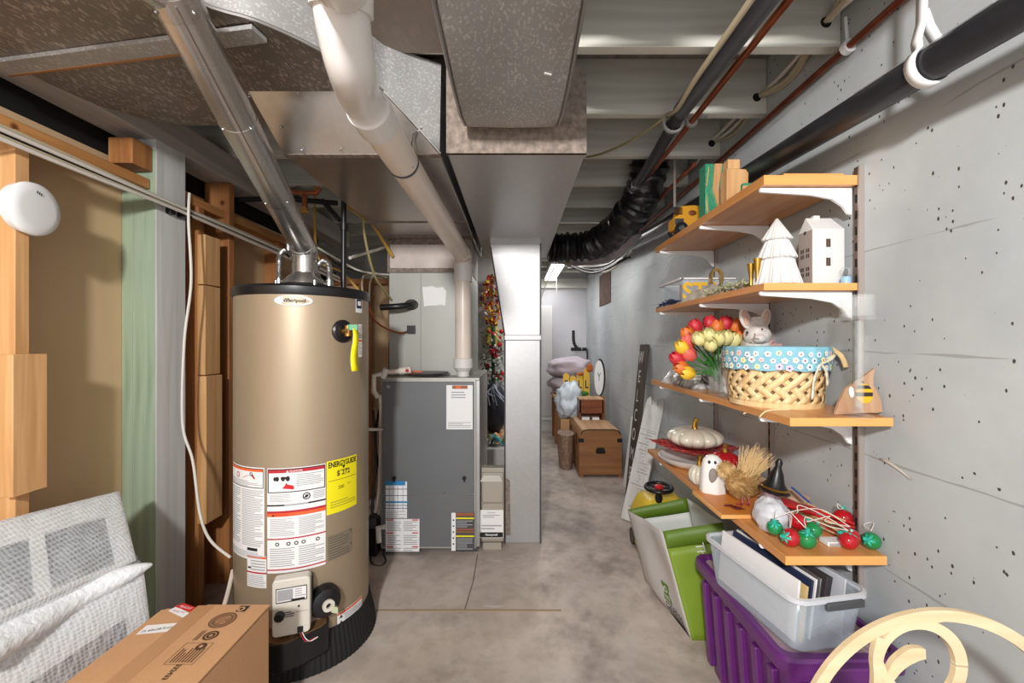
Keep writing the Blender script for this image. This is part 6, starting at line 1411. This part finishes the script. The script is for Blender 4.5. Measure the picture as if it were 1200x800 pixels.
lid = MB().use(M['purpledust']); loft(lid, [rrect(tx0+.029, tx1-.025, ty0+.035, ty1-.029, .028, .396), rrect(tx0+.029, tx1-.025, ty0+.035, ty1-.029, .028, .4045)], cap1=True); lid = lid.build('lid_panel', None, pt_)
for k in range(3): MB().use(M['purpledust']).box(.96+.022*k, .968+.022*k, 1.17, 1.62, .404, .4085).build('lid_rib', None, lid, bevel=.001)
MB().use(M['purple']).box(.80, .97, ty0-.022, ty0+.02, .372, .412).build('front_latch', None, pt_, bevel=.005)
for k in range(6):
    y = 1.19+.085*k
    MB().use(M['purple']).hexa([(tx0+.035, y, .03), (tx0+.07, y, .03), (tx0+.07, y+.030, .03), (tx0+.035, y+.030, .03), (tx0+.010, y, .345), (tx0+.05, y, .345), (tx0+.05, y+.030, .345), (tx0+.010, y+.030, .345)]).build('side_rib', None, pt_, bevel=.004)
for k in range(4):
    x = .76+.07*k
    MB().use(M['purple']).hexa([(x, ty0+.035, .03), (x+.03, ty0+.035, .03), (x+.03, ty0+.07, .03), (x, ty0+.07, .03), (x, ty0+.010, .345), (x+.03, ty0+.010, .345), (x+.03, ty0+.05, .345), (x, ty0+.05, .345)]).build('front_rib', None, pt_, bevel=.004)
# clear bin, slightly turned
bn = thing('clear_bin', (.83, 1.36, .42), 'clear plastic bin with grey handle on top of the purple tote', 'storage bin')
ang = math.radians(10); RB = Matrix.Rotation(ang, 3, 'Z'); cB = Vector((.822, 1.345, 0))
def lb_(loop): return [RB @ (p-Vector((0, 0, 0)))+cB for p in loop]
hw, hl = .112, .198
L0 = [lb_(rrect(-hw+.018, hw-.018, -hl+.02, hl-.02, .03, .4195)), lb_(rrect(-hw+.014, hw-.014, -hl+.015, hl-.015, .034, .43)), lb_(rrect(-hw, hw, -hl, hl, .035, .565))]
mb = MB().use(M['clearp']); loft(mb, L0); mb.build('tub', None, bn, solid=.0025)
mb = MB().use(M['frost']); loft(mb, [lb_(rrect(-hw-.002, hw+.002, -hl-.002, hl+.002, .036, .560)), lb_(rrect(-hw-.010, hw+.010, -hl-.010, hl+.010, .04, .562)), lb_(rrect(-hw-.010, hw+.010, -hl-.010, hl+.010, .04, .574)), lb_(rrect(-hw-.002, hw+.002, -hl-.002, hl+.002, .036, .576))], cap0=False); mb.build('rim', None, bn)
p0 = cB+RB @ Vector((.025, -hl-.012, .555)); MB().use(M['darkgrey']).obox(p0, RB @ Vector((1, 0, 0)), (0, 0, 1), RB @ Vector((0, 1, 0)), .115, .020, .012).build('handle', None, bn, bevel=.003)
def inbin(name, x, y0, y1, z0, z1, th, m_, lb, tilt=.0, cat='paper'):
    U = RB @ Vector((0, 1, 0)); V = Vector((math.sin(tilt), 0, math.cos(tilt))); V = RB @ V; N = U.cross(V).normalized()
    c = cB+RB @ Vector((x, (y0+y1)/2, 0)); c.z = (z0+z1)/2
    o = MB().use(m_).obox(c, U, V, N, y1-y0, (z1-z0), th).build(name, None, bevel=.0008); return tag(o, lb, cat)
inbin('blue_folder', -.060, -.15, .12, .428, .520, .012, mat('folder_blue', '4a7f9c', .6), 'blue folder low inside the clear bin', .1, 'folder')
inbin('paper_stack', -.070, -.155, .17, .430, .597, .007, M['paper'], 'white paper stack nearest the aisle in the clear bin', .10)
inbin('tan_folder', -.055, -.165, .16, .430, .585, .006, mat('folder_tan', 'cdb27c', .7), 'tan folder with rounded tab inside the clear bin', .12, 'folder')
inbin('navy_booklet', -.030, -.155, .17, .430, .594, .006, M['navy'], 'navy booklet between the papers in the clear bin', .14, 'booklet')
inbin('white_booklet', -.018, -.155, .17, .430, .596, .004, M['paper'], 'white booklet between navy booklet and black frame in the clear bin', .14, 'booklet')
inbin('silver_frame', -.004, -.155, .17, .430, .597, .004, M['steel'], 'thin silver framed picture standing in the clear bin', .15, 'picture frame')
inbin('black_folder', .025, -.15, .17, .430, .596, .020, mat('folder_black', '3a3438', .6), 'dark grey folder standing at the wall side of the clear bin', .2, 'folder')
inbin('cloudy_sheet', .075, -.16, .16, .430, .590, .004, M['frost'], 'cloudy plastic sheet standing at the wall side of the clear bin', .1, 'sheet')
inbin('pale_papers', .030, -.168, -.158, .430, .545, .09, M['paper'], 'pale papers against the front wall of the clear bin', 0) if False else None
# ============================================================ shopping bag
M['bagw'] = mat('bag_white', 'c9c5c2', .5, 0, noise=.05, nscale=5, stretch=(3, 3, .6)); M['baginner'] = mat('bag_inner', 'dfe3de', .6); M['bagg'] = mat('bag_green', '7f9a2a', .5, 0, noise=.08, nscale=5); M['baghem'] = mat('bag_hem_green', '5f7d22', .5)
sgb = thing('shopping_bag', (.82, 2.03, 0), 'white and green reusable shopping bag open beside the purple tote', 'shopping bag')
NL0, NR0, FR0, FL0 = Vector((.745, 1.80, 0)), Vector((.99, 1.80, 0)), Vector((.99, 2.22, 0)), Vector((.685, 2.25, 0))
NL1, NR1, FR1, FL1 = Vector((.655, 1.90, .415)), Vector((.90, 1.855, .475)), Vector((.895, 2.24, .440)), Vector((.605, 2.30, .355))
def wall(a0, b0, b1, a1, nrm, amp, seed, nu=14, nv=12):
    rnd = random.Random(seed); p1, p2 = rnd.uniform(0, 6), rnd.uniform(0, 6); rows = []
    for j in range(nv+1):
        t_ = j/nv; A_ = a0.lerp(a1, t_); B_ = b0.lerp(b1, t_)
        rows.append([A_.lerp(B_, i/nu)+Vector(nrm)*(amp*math.sin(math.pi*i/nu)*(math.sin(3.1*i/nu*2+p1+t_*2)+.5*math.sin(t_*9+p2))) for i in range(nu+1)])
    return rows
def bagwall(nm, a0, b0, b1, a1, nrm, amp, seed, mo, lb=None):
    rows = wall(a0, b0, b1, a1, nrm, amp, seed); o = MB().use(mo).sheet(rows[:11]).build(nm, None, sgb, smooth=70, solid=.002)
    h_ = MB().use(M['baghem']).sheet([[p+Vector((0, 0, 0)) for p in r_] for r_ in rows[10:]]).build('hem', None, sgb, smooth=70, solid=.003)
    if lb: lab(o, lb)
    return rows
bagwall('front_panel', NL0, NR0, NR1, NL1, (0, -1, 0), .004, 1, M['bagg'], 'bright green front panel')
rl = wall(FL0, NL0, NL1, FL1, (-1, 0, 0), .012, 2); lab(MB().use(M['bagw']).sheet(rl).build('side_panel', None, sgb, smooth=70, solid=.002), 'white side panel with printing')
rr2 = wall(NR0, FR0, FR1, NR1, (1, 0, 0), .006, 3); MB().use(M['baginner']).sheet(rr2).build('side_panel', None, sgb, smooth=70, solid=.002)
bagwall('back_panel', FR0, FL0, FL1, FR1, (0, 1, 0), .003, 4, M['baginner'], 'pale back panel with green hem')
MB().use(M['black_matte']).sheet([[NL0, NR0], [FL0, FR0]]).build('bottom', None, sgb, solid=.004)
def sidef(u, v, off=0):  # u 0..1 far to near, v 0..1 bottom to top
    i = min(13.999, max(0, u*14)); j = min(11.999, max(0, v*12)); i0, j0 = int(i), int(j); a, b_ = i-i0, j-j0
    p = rl[j0][i0]*(1-a)*(1-b_)+rl[j0][i0+1]*a*(1-b_)+rl[j0+1][i0]*(1-a)*b_+rl[j0+1][i0+1]*a*b_
    return p+Vector((-.0015-off, -.0006, 0))
pr = Print(sidef, step=.08); pr.rect(.56, .14, .70, .34, M['baghem'], 1); pr.disc(.63, .27, .035, M['baginner'], 2, 16, ry=.035, ri=.6); pr.lines(.58, .16, .68, .21, 2, M['baginner'], 2)
vs_t, fs_t = text_geo('catering', .16); pr.mb.use(M['ink']); pr.mb.add([sidef(.72+x*.62, .095+y*1.1, .001) for x, y in vs_t], fs_t); pr.build('printed_logo', sgb)
pr = Print(lambda u, v, off=0: NL0.lerp(NR0, u).lerp(NL1.lerp(NR1, u), v)+Vector((0, -.008-off, 0)), step=1)
vs_t, fs_t = text_geo('Th', .05); pr.mb.use(M['baginner']); pr.mb.add([pr.f(.53+y/.245, .80-x/.45, .001) for x, y in vs_t], fs_t); pr.build('printed_word', sgb)
# ride on toy
ty = thing('toy_car', (.86, 2.52, 0), 'yellow ride on toy with black steering wheel behind the shopping bag', 'ride on toy')
ym_ = mat('toy_body_yellow', 'e8c53c', .35)
mb = MB().use(ym_); loft(mb, [rrect(.73, .99, 2.38, 2.72, .05, .03), rrect(.72, 1.0, 2.37, 2.73, .06, .22), rrect(.745, .975, 2.42, 2.66, .07, .335), rrect(.78, .94, 2.45, 2.60, .05, .355)], cap1=True); mb.build('body', None, ty, smooth=50)
cW = P(772, 571, 2.44); wax = Vector((-.02, -.06, 1)).normalized()
ts = []; x, y, z = frame(wax)
MB().use(M['black']).tube([cW+x*(.072*math.cos(a*.2618))+y*(.072*math.sin(a*.2618)) for a in range(25)], .011, 12, caps=False).build('wheel_rim', None, ty)
for a in (0, 2.09, 4.19): MB().use(M['black']).obox(cW+(x*math.cos(a)+y*math.sin(a))*.04-z*.004, x*math.cos(a)+y*math.sin(a), y*math.cos(a)-x*math.sin(a), z, .06, .026, .010).build('wheel_spoke', None, ty, bevel=.003)
MB().use(M['redbright']).lathe([(.024, -.004), (.024, .010), (.016, .016), (0, .017)], cW, 24, wax).build('horn_button', None, ty)
MB().use(M['black']).lathe([(.016, -.085), (.022, -.06), (.016, -.03), (.026, -.004)], cW, 20, wax).build('column', None, ty)
for x_ in (.735, .985):
    for y_ in (2.44, 2.66): MB().use(M['black']).lathe([(.05, -.012), (.05, .012)], (x_, y_, .05), 24, (1, 0, 0)).build('wheel', None, ty)

# ============================================================ leaning boards
def leaning(name, label, cat, b0, t0, wvec, width, th, m_):
    up = (t0-b0).normalized(); wv = Vector(wvec).normalized(); wv = (wv-up*wv.dot(up)).normalized(); n = wv.cross(up).normalized()
    if n.x > 0: n = -n
    t = thing(name, b0, label, cat)
    c = (b0+t0)/2; mb = MB().use(m_).obox(c, wv, up, n, width, (t0-b0).length, th); mb.build('board', None, t, bevel=.002)
    return t, up, wv, n
t, up, wv, n = leaning('porch_sign', 'tall dark brown board with white letters leaning on the concrete wall', 'sign', Vector((.915, 3.42, .012)), Vector((1.045, 3.45, 1.235)), (0, 1, 0), .15, .032, wood('dark_sign_wood', '4c4038', '362c26', 'z', .8, .6, knots=False))
wv2 = -wv if wv.y > 0 else wv
f = lambda u, v, off=0: Vector((.915, 3.42, .012))+wv2*u+up*v+n*(.0165+off)
pr = Print(f, step=1); lt = mat('white_letter', 'd8d4cc', .7)
for k, ch in enumerate('WELCOME'): pr.text(ch, 0, 1.12-.155*k, .14, lt, 1, sx=.85)
pr.build('lettering', t)
t, up, wv, n = leaning('picket_sign', 'whitewashed picket board with three points leaning behind the shelves', 'sign', Vector((.80, 2.98, .004)), Vector((1.00, 3.06, .80)), (.75, -.66, 0), .135, .018, M['greypaint'])
for k in (-1, 0, 1):
    b0 = Vector((1.00, 3.06, .80))+wv*(.045*k); MB().use(M['greypaint']).prism([(-.019, -.002), (.019, -.002), (.019, .03), (0, .058), (-.019, .03)], b0-n*.007, wv, up, n, .014).build('picket_point', None, t)
MB().use(M['greyink']).obox(Vector((.80, 2.98, 0)).lerp(Vector((1.0, 3.06, .8)), .78)+n*.0095, wv, up, n, .135, .003, .002).build('groove', None, t)
pr = Print(lambda u, v, off=0: Vector((.80, 2.98, 0))+wv*u+up*v+n*(.0105+off), step=1); rnd = random.Random(6)
for k in range(26): pr.rect(rnd.uniform(-.06, .04), .08+.022*k, rnd.uniform(.0, .06), .084+.022*k+rnd.uniform(0, .004), M['greyink'], 1)
pr.build('faded_writing', t)
o = MB().use(M['baginner']).obox((.985, 3.66, .30), (0, 1, 0), (.12, 0, 1), (-1, 0, .12), .14, .60, .02).build('pale_board', None, bevel=.002); o.location.z += .002; tag(o, 'pale narrow board leaning between trunk and dark sign', 'board')

# ============================================================ far aisle
tk = thing('storage_chest', (.78, 4.3, 0), 'wooden trunk with rounded lid on the floor in the aisle', 'trunk')
M['trunk'] = wood('trunk_wood', '9c6a3e', '7c4f2b', 'x', .5, .5, knots=False); M['trunkt'] = wood('trunk_top_wood', 'c8a07a', 'a87c55', 'y', .5, .6, knots=False); M['iron'] = mat('black_iron', '1f1b1a', .5, .4)
TX0, TX1, TY0, TY1 = .590, .990, 3.96, 4.68
MB().use(M['trunk']).prism([(0, .02), (.40, .02), (.40, .385), (.388, .415), (.365, .432), (.33, .438), (.07, .438), (.035, .432), (.012, .415), (0, .385)], (TX0, TY0, 0), (1, 0, 0), (0, 0, 1), (0, 1, 0), TY1-TY0).build('body', None, tk, bevel=.003)
MB().use(M['trunkt']).prism([(.03, .432), (.07, .440), (.33, .440), (.37, .432), (.37, .436), (.33, .4445), (.07, .4445), (.03, .436)], (TX0, TY0+.01, 0), (1, 0, 0), (0, 0, 1), (0, 1, 0), TY1-TY0-.02).build('lid_top', None, tk)
for a in ([(.02, .40), (.03, .427), (.07, .4405), (.33, .4405), (.37, .427), (.385, .40)],): MB().use(M['iron']).tube([(TX0+x, TY0-.001, z) for x, z in a], .005, 6).build('lid_edge', None, tk)
for x in (.0, .355): MB().use(M['iron']).box(TX0+x, TX0+x+.045, TY0-.006, TY0+.03, .325, .36).build('corner_bracket', None, tk)
hd2 = MB().use(M['iron']).prism([(-.04, -.025), (.04, -.025), (.045, 0), (.03, .03), (-.03, .03), (-.045, 0)], (TX0+.20, TY0-.006, .245), (1, 0, 0), (0, 0, 1), (0, 1, 0), .006).tube([(TX0+.165, TY0-.01, .25), (TX0+.17, TY0-.02, .232), (TX0+.23, TY0-.02, .232), (TX0+.235, TY0-.01, .25)], .005, 8); hd2.build('handle', None, tk)
for x in (.0, .36):
    for y in (TY0, TY1-.04): MB().use(M['trunk']).box(TX0+x, TX0+x+.04, y, y+.04, 0, .02).build('foot', None, tk)
for y in (4.1, 4.5): MB().use(M['iron']).box(TX0-.006, TX0, y, y+.03, .28, .38).build('side_latch', None, tk)
wc = thing('wooden_chest', (.78, 4.5, .4445), 'small open wooden box standing on the trunk', 'box')
cw_ = wood('chest_wood', '8f4f2a', '6e3819', 'x', .6, .4, knots=False)
mb = MB().use(cw_); mb.box(.668, .912, 4.42, 4.44, .515, .655); mb.build('lid_front', None, wc); MB().use(cw_).box(.668, .680, 4.42, 4.62, .4445, .655).build('side', None, wc); MB().use(cw_).box(.900, .912, 4.42, 4.62, .4445, .655).build('side', None, wc)
MB().use(cw_).box(.668, .912, 4.60, 4.62, .4445, .655).build('back', None, wc); MB().use(M['trunkt']).box(.664, .916, 4.415, 4.625, .655, .668).build('top', None, wc, bevel=.003)
MB().use(M['paper']).box(.69, .77, 4.43, 4.5, .4455, .475).build('papers', None, wc); MB().use(M['white']).box(.80, .87, 4.43, 4.5, .4455, .473).build('papers', None, wc); MB().use(M['gold']).box(.784, .790, 4.415, 4.42, .61, .635).build('catch', None, wc)
o = lumpy('blue_plastic_bag', (.615, 4.80, .60), (.15, .12, .20), mat('pale_blue_plastic_bag', 'd3dee8', .35, 0, noise=.12, nscale=10, bump=1, bscale=14), 5, .401, .35); tag(o, 'bulging pale blue plastic bag behind the trunk', 'bag')
sbx = MB().use(M['cardboard']).box(.50, .72, 4.70, 5.0, 0, .40).build('storage_box', None, bevel=.003); tag(sbx, 'plain box behind the trunk under the blue plastic bag', 'box')
bkt = MB().use(mat('wicker_dark', '8f7460', .7, 0, noise=.4, nscale=40)); bkt.lathe([(.08, 0), (.10, .18), (.105, .34)], (.505, 4.30, 0), 24, scale=(.75, 1.5)); bkt = bkt.build('laundry_basket', None, solid=.008); tag(bkt, 'narrow woven hamper left of the trunk', 'hamper')
# side table, pillows, FALL sign, oval plaque
tb = thing('side_table', (.62, 5.5, 0), 'pale wooden side table at the end of the aisle', 'table')
MB().use(M['pine']).box(.47, .93, 5.25, 5.75, .56, .59).build('table_top', None, tb, bevel=.003)
for x, y in ((.49, 5.27), (.88, 5.27), (.49, 5.70), (.88, 5.70)): MB().use(M['fir']).box(x, x+.035, y, y+.035, 0, .56).build('leg', None, tb)
M['duvet'] = mat('pink_grey_bedding', 'c5b7bf', .8, 0, noise=.06, nscale=6, bump=.4, bscale=9)
for k, (z0, sx_, sz_, lb) in enumerate(((.59, .26, .13, 'lower pinkish grey pillow stacked at the aisle end'), (.80, .27, .15, 'upper pinkish grey pillow stacked at the aisle end'))):
    o = lumpy('pillow', (.70, 5.52, z0+sz_*.8), (sx_, .2, sz_*.9), M['duvet'], 3+k*4, z0+.001, .30, 1.8); tag(o, lb, 'pillow')
fs_ = thing('fall_sign', (.70, 4.95, .66), 'yellow picket sign with the word FALL above the trunk', 'sign')
for k, (px0, px1, pt0) in enumerate(((660, 667, 437), (668, 675, 440), (676, 683, 437), (684, 691, 431))):
    a = P(px0, 470, 4.95); b_ = P(px1, pt0, 4.95); pk_ = MB().use(M['signyellow']).prism([(a.x, .59), (b_.x, .59), (b_.x, b_.z-.02), ((a.x+b_.x)/2, b_.z), (a.x, b_.z-.02)], (0, 4.95, 0), (1, 0, 0), (0, 0, 1), (0, 1, 0), .02).build('picket', None, fs_)
    pr = Print(planar((0, 4.949, 0), (1, 0, 0), (0, 0, 1)), step=1); pr.text('FALL'[k], (a.x+b_.x)/2, .76, .13, M['ink'], 1, sx=.7, bold=.002); pr.text('i', (a.x+b_.x)/2, b_.z-.035, .03, M['brownlab'], 1); pr.build('letter', pk_)
MB().use(mat('autumn_leaves', 'b5612a', .7, 0, noise=.5, nscale=30)).ball(P(691, 431, 4.94), (.04, .02, .05), 10, 8).ball(P(680, 438, 4.93), (.04, .015, .02), 10, 8).build('leaf_trim', None, fs_)
MB().use(M['stem']).ball(P(681, 461, 4.90), (.09, .03, .03), 14, 8).build('greenery', None, fs_)
MB().use(M['fir']).box(.56, .88, 4.93, 4.97, .56, .592).build('stand', None, fs_)
MB().use(M['fir']).box(.73, .76, 4.93, 4.97, 0, .56).build('post', None, fs_)
ov = thing('oval_plaque', (.9, 4.7, .59), 'white oval plaque with dark edge leaning against the wall above the trunk', 'plaque')
mb = MB().use(M['paper']); mb.prism([(.052*math.cos(t_*.2618), .195*math.sin(t_*.2618)) for t_ in range(24)], (.935, 4.77, .855), (1, 0, 0), (0, 0, 1), (0, 1, 0), .012); mb.build('plate', None, ov)
mb = MB().use(M['black']); mb.prism([(.060*math.cos(t_*.2618), .21*math.sin(t_*.2618)) for t_ in range(24)], (.950, 4.785, .858), (1, 0, 0), (0, 0, 1), (0, 1, 0), .014); mb.build('edge', None, ov)
pr = Print(planar((0, 4.7695, 0), (1, 0, 0), (0, 0, 1)), step=1); pr.text('Y', .935, .86, .13, M['darkgrey'], 1, sx=.5); pr.build('mark', ov)
MB().use(M['fir']).box(.88, 1.0, 4.76, 4.82, 0, .648).build('stand', None, ov)
# wall drain on the far wall
wd = thing('wall_pipe_fixture', (.85, 6.3, 1.2), 'black pipe bracket on the far wall above the pillows', 'pipe')
MB().use(M['black']).tube([P(672, 387, 6.2), P(672.5, 401, 6.2), P(677, 408, 6.2), P(684, 409, 6.2)], .022, 12, sm=4).build('upright', None, wd)
MB().use(M['black']).tube([P(669, 409, 6.2), P(687, 409, 6.2)], .024, 12).tube([P(684, 409, 6.2), P(687, 409, 6.41)], .02, 10).build('crossbar', None, wd)
MB().use(M['steel']).tube([P(681, 409, 6.2), P(682, 409, 6.2)], .028, 12).build('collar', None, wd)
pipe([P(688, 409, 6.25), P(688, 420, 6.3), P(686, 440, 6.35)], .010, 'darkgrey', 'thin dark wire running down the far corner', 'corner_wire', 4, 'wire')
# white cabinet at far left of aisle
cbn = thing('white_cabinet', (.2, 6.15, 0), 'tall white cabinet at the end of the aisle behind the drop duct', 'cabinet')
MB().use(M['white_matte']).box(-.45, .515, 6.0, 6.35, 0, 1.765).build('body', None, cbn, bevel=.004)
MB().use(M['white_matte']).box(.05, .505, 5.985, 6.0, .22, 1.75).build('door', None, cbn, bevel=.004); MB().use(M['white_matte']).box(-.44, .04, 5.985, 6.0, .22, 1.75).build('door', None, cbn, bevel=.004); MB().use(M['white']).box(-.45, .515, 5.98, 6.0, .16, .185).build('trim_rail', None, cbn)

# ============================================================ gap between furnace and drop duct
rnd = random.Random(31)
hk = thing('autumn_swag', (-.2, 4.5, 1.4), 'red and orange autumn flower swag hanging on the partition behind the furnace', 'swag')
cols = [mat('swag_red', 'b3261e', .6), mat('swag_orange', 'e08a2a', .6), mat('swag_yellow', 'f0c64a', .6), mat('swag_brown', '7c4a22', .6), M['paper']]
for ci, m_ in enumerate(cols):
    mb = MB().use(m_)
    for k in range(40 if ci != 4 else 12):
        t_ = rnd.random(); w_ = .03+.09*math.sin(math.pi*min(1, t_*.9+.05)); c = Vector((-.245+rnd.uniform(-w_, w_), 4.48+rnd.uniform(-.05, .03), 1.93-.50*t_)); d_ = Vector((rnd.uniform(-1, 1), rnd.uniform(-1, -.2), rnd.uniform(-1, 1))).normalized(); s_ = d_.cross(Vector((0, 0, 1))).normalized()
        mb.add([c, c+d_*.02+s_*.016, c+d_*.045, c+d_*.02-s_*.016], [(0, 1, 2, 3)]); mb.ball(c, .012, 8, 6)
    mb.build('petals', None, hk)['kind'] = 'stuff'
MB().use(cols[3]).tube([(-.245, 4.545, 1.98), (-.245, 4.50, 1.40)], .008, 6).build('stem', None, hk)
o = MB().use(mat('yellow_bag', 'e3c545', .6)).prism([(-.06, 0), (.06, 0), (.05, .2), (-.05, .2)], (-.245, 4.45, 1.22), (1, 0, 0), (0, 0, 1), (0, 1, 0), .09).build('yellow_gift_bag', None, bevel=.01); tag(o, 'yellow gift bag hanging between the autumn swag and christmas garland', 'bag')
xg = thing('christmas_garland', (-.2, 4.4, 1.0), 'green christmas garland with red and white blooms behind the furnace', 'garland')
gm = [mat('garland_leaf', '2f5a3a', .7), mat('garland_red', 'c8202c', .6), mat('garland_white', 'e9e6e0', .6)]
for ci, n_ in ((0, 230), (1, 26), (2, 34)):
    mb = MB().use(gm[ci])
    for k in range(n_):
        t_ = rnd.random(); c = Vector((-.225+rnd.uniform(-.10, .10), 4.30+rnd.uniform(-.06, .05), 1.36-.60*t_))
        if ci == 0:
            d_ = Vector((rnd.uniform(-1, 1), rnd.uniform(-1, 0), rnd.uniform(-1, .4))).normalized(); s_ = d_.cross(Vector((0, 0, 1))).normalized(); mb.add([c, c+d_*.03+s_*.012, c+d_*.07, c+d_*.03-s_*.012], [(0, 1, 2, 3)])
        else: mb.ball(c+Vector((0, -.03, 0)), rnd.uniform(.012, .03) if ci == 1 else rnd.uniform(.008, .018), 8, 6)
    mb.build(['leaves', 'red_blooms', 'white_blooms'][ci], None, xg)['kind'] = 'stuff'
MB().use(gm[0]).tube([(-.225, 4.55, 1.42), (-.225, 4.36, 1.40), (-.225, 4.33, .80)], .02, 8).build('stem', None, xg)
tbg = thing('trash_bag', (-.2, 4.1, .4), 'full dark grey trash bag tied at the top behind the filter cabinet', 'bag')
M['trash'] = mat('trash_bag_plastic', '2b2d35', .4, 0, noise=.2, nscale=8, bump=.8, bscale=16)
MB().use(M['trash']).ball((-.205, 4.12, .62), (.125, .13, .25), 28, 20).build('sack', None, tbg, smooth=80)
mb = MB().use(mat('tie_ribbon', 'a9b0c4', .4))
for k in range(7): mb.tube([(-.19, 4.02, .845), (-.19+rnd.uniform(-.08, .08), 3.98, .80+rnd.uniform(-.02, .05)), (-.19+rnd.uniform(-.1, .1), 3.97, .70+rnd.uniform(-.05, .05))], .006, 6, sm=4)
mb.build('tie', None, tbg)
o = MB().use(M['cardboard']).box(-.36, -.05, 3.98, 4.26, 0, .385).build('storage_box', None, bevel=.003); tag(o, 'box on the floor under the dark trash bag', 'box')
gbn = thing('grey_tub', (-.19, 3.7, 0), 'pale grey plastic tub behind the air filter cabinet', 'tub')
mb = MB().use(mat('tub_grey', 'bdb9b6', .5)); loft(mb, [rrect(-.29, -.06, 3.50, 3.86, .03, 0), rrect(-.315, -.035, 3.48, 3.88, .03, .38)], cap1=True); mb.build('body', None, gbn)
gf = thing('gift_ribbons', (-.19, 3.7, .38), 'heap of teal and orange gift ribbons on the pale grey tub', 'ribbons')
for ci, m_ in enumerate((mat('ribbon_teal', '2f94a4', .5), mat('ribbon_peach', 'e8b27a', .5), mat('ribbon_green', '4f7f4a', .5))):
    for k in range(4):
        c = Vector((-.18+rnd.uniform(-.05, .05), 3.62+rnd.uniform(-.05, .08), .385)); q_ = smooth_path([c+Vector((rnd.uniform(-.08, -.04), 0, .0)), c+Vector((-.02, -.02, rnd.uniform(.05, .09))), c+Vector((.03, 0, rnd.uniform(.0, .04))), c+Vector((.07, -.02, .05))], 5)
        band(MB().use(m_), q_, (0, .04, .012), 0).build('ribbon', None, gf, solid=.0015)

# ============================================================ monogram sign (right foreground)
M['ply'] = wood('pale_plywood', 'dcc6a2', 'cdb48c', 'x', .8, .6, knots=False)
dK = .72
mg = thing('monogram_sign', (.70, dK, .35), 'pale wooden ring sign with letter K in the lower right corner', 'sign')
def K(px, py): return ((px-604)/500*dK, 1.26+(400-py)/500*dK)
cx0, cz0 = K(1096, 876)
U_, V_, N_ = (1, 0, 0), (0, 0, 1), (0, -1, 0)
MB().use(M['ply']).ringplate((cx0, dK, cz0), U_, V_, N_, 165/500*dK, 152/500*dK, .009, 0, 360, 140).build('outer_ring', None, mg)
cx1, cz1 = K(1073, 776)
MB().use(M['ply']).ringplate((cx1, dK-.0012, cz1), U_, V_, N_, 54/500*dK, 42/500*dK, .009, 0, 360, 80, coff=(-.003, .002)).build('inner_ring', None, mg)
def stroke(pts, ws, nm, yo=.0024):
    pts = [Vector((*K(*p), 0)) for p in pts]; pts = smooth_path(pts, 6); n = len(pts); L_, R_ = [], []
    for i, p in enumerate(pts):
        t_ = (pts[min(i+1, n-1)]-pts[max(i-1, 0)]).normalized(); q_ = i/(n-1)*(len(ws)-1); k = min(int(q_), len(ws)-2); w_ = (ws[k]+(ws[k+1]-ws[k])*(q_-k))/500*dK/2
        L_.append((p.x-t_.y*w_, p.y+t_.x*w_)); R_.append((p.x+t_.y*w_, p.y-t_.x*w_))
    vs = []; fs = []
    for l, r_ in zip(L_, R_): vs += [Vector((l[0], dK-yo, l[1])), Vector((r_[0], dK-yo, r_[1])), Vector((r_[0], dK-.009-yo, r_[1])), Vector((l[0], dK-.009-yo, l[1]))]
    for i in range(n-1):
        for k in range(4): fs.append((i*4+k, i*4+(k+1) % 4, (i+1)*4+(k+1) % 4, (i+1)*4+k))
    fs += [(0, 1, 2, 3), (n*4-1, n*4-2, n*4-3, n*4-4)]
    MB().use(M['ply']).add(vs, fs).build(nm, None, mg, smooth=50)
stroke([(1026, 742), (1022, 765), (1026, 790), (1022, 830)], [9, 11, 17, 15], 'letter_stem')
stroke([(1077, 760), (1062, 762), (1045, 774), (1032, 795)], [11, 17, 15, 8], 'letter_arm', .0032)
stroke([(1030, 786), (1042, 800), (1056, 820), (1062, 835)], [8, 10, 13, 10], 'letter_leg', .0040)
MB().use(M['ply']).prism([K(1040, 728), K(1064, 718), K(1110, 722), K(1062, 731)], (0, dK-.0006, 0), U_, V_, N_, .009).build('joint', None, mg)
cr = thing('support_crate', (.70, .74, 0), 'wooden crate under the monogram sign, below the lower right corner', 'crate')
zc_ = cz0-165/500*dK
for k in range(4): MB().use(M['pine']).box(.52, .94, .66, .675, .01+.085*k, .075+.085*k if k < 3 else zc_-.012).build('slat', None, cr)
for k in range(4): MB().use(M['pine']).box(.52, .94, .775, .79, .01+.085*k, .075+.085*k if k < 3 else zc_-.012).build('slat', None, cr)
for x in (.52, .925): MB().use(M['pine']).box(x, x+.015, .675, .775, 0, zc_-.012).build('side', None, cr)
MB().use(M['pine']).box(.52, .94, .66, .79, zc_-.012, zc_).build('top', None, cr)
MB().use(M['pine']).box(.69, .73, .72, .728, zc_, zc_+.0015).build('rest', None, cr)

# flake of peeling paint on the right wall
o = MB().use(mat('paint_flake', 'c9bfb2', .7)).sheet([[Vector((1.0695-(.004 if j == 1 else 0), 1.25-.10*t_, 1.26+(400-(543+12*t_**1.5)-(2.2*(j-1)*math.sin(math.pi*min(1, t_+.08))))/500*1.2)) for t_ in [i/6 for i in range(7)]] for j in range(3)]).build('paint_flake', None, solid=.001); tag(o, 'peeling beige paint flake on the concrete wall right of the shelves', 'paint flake')
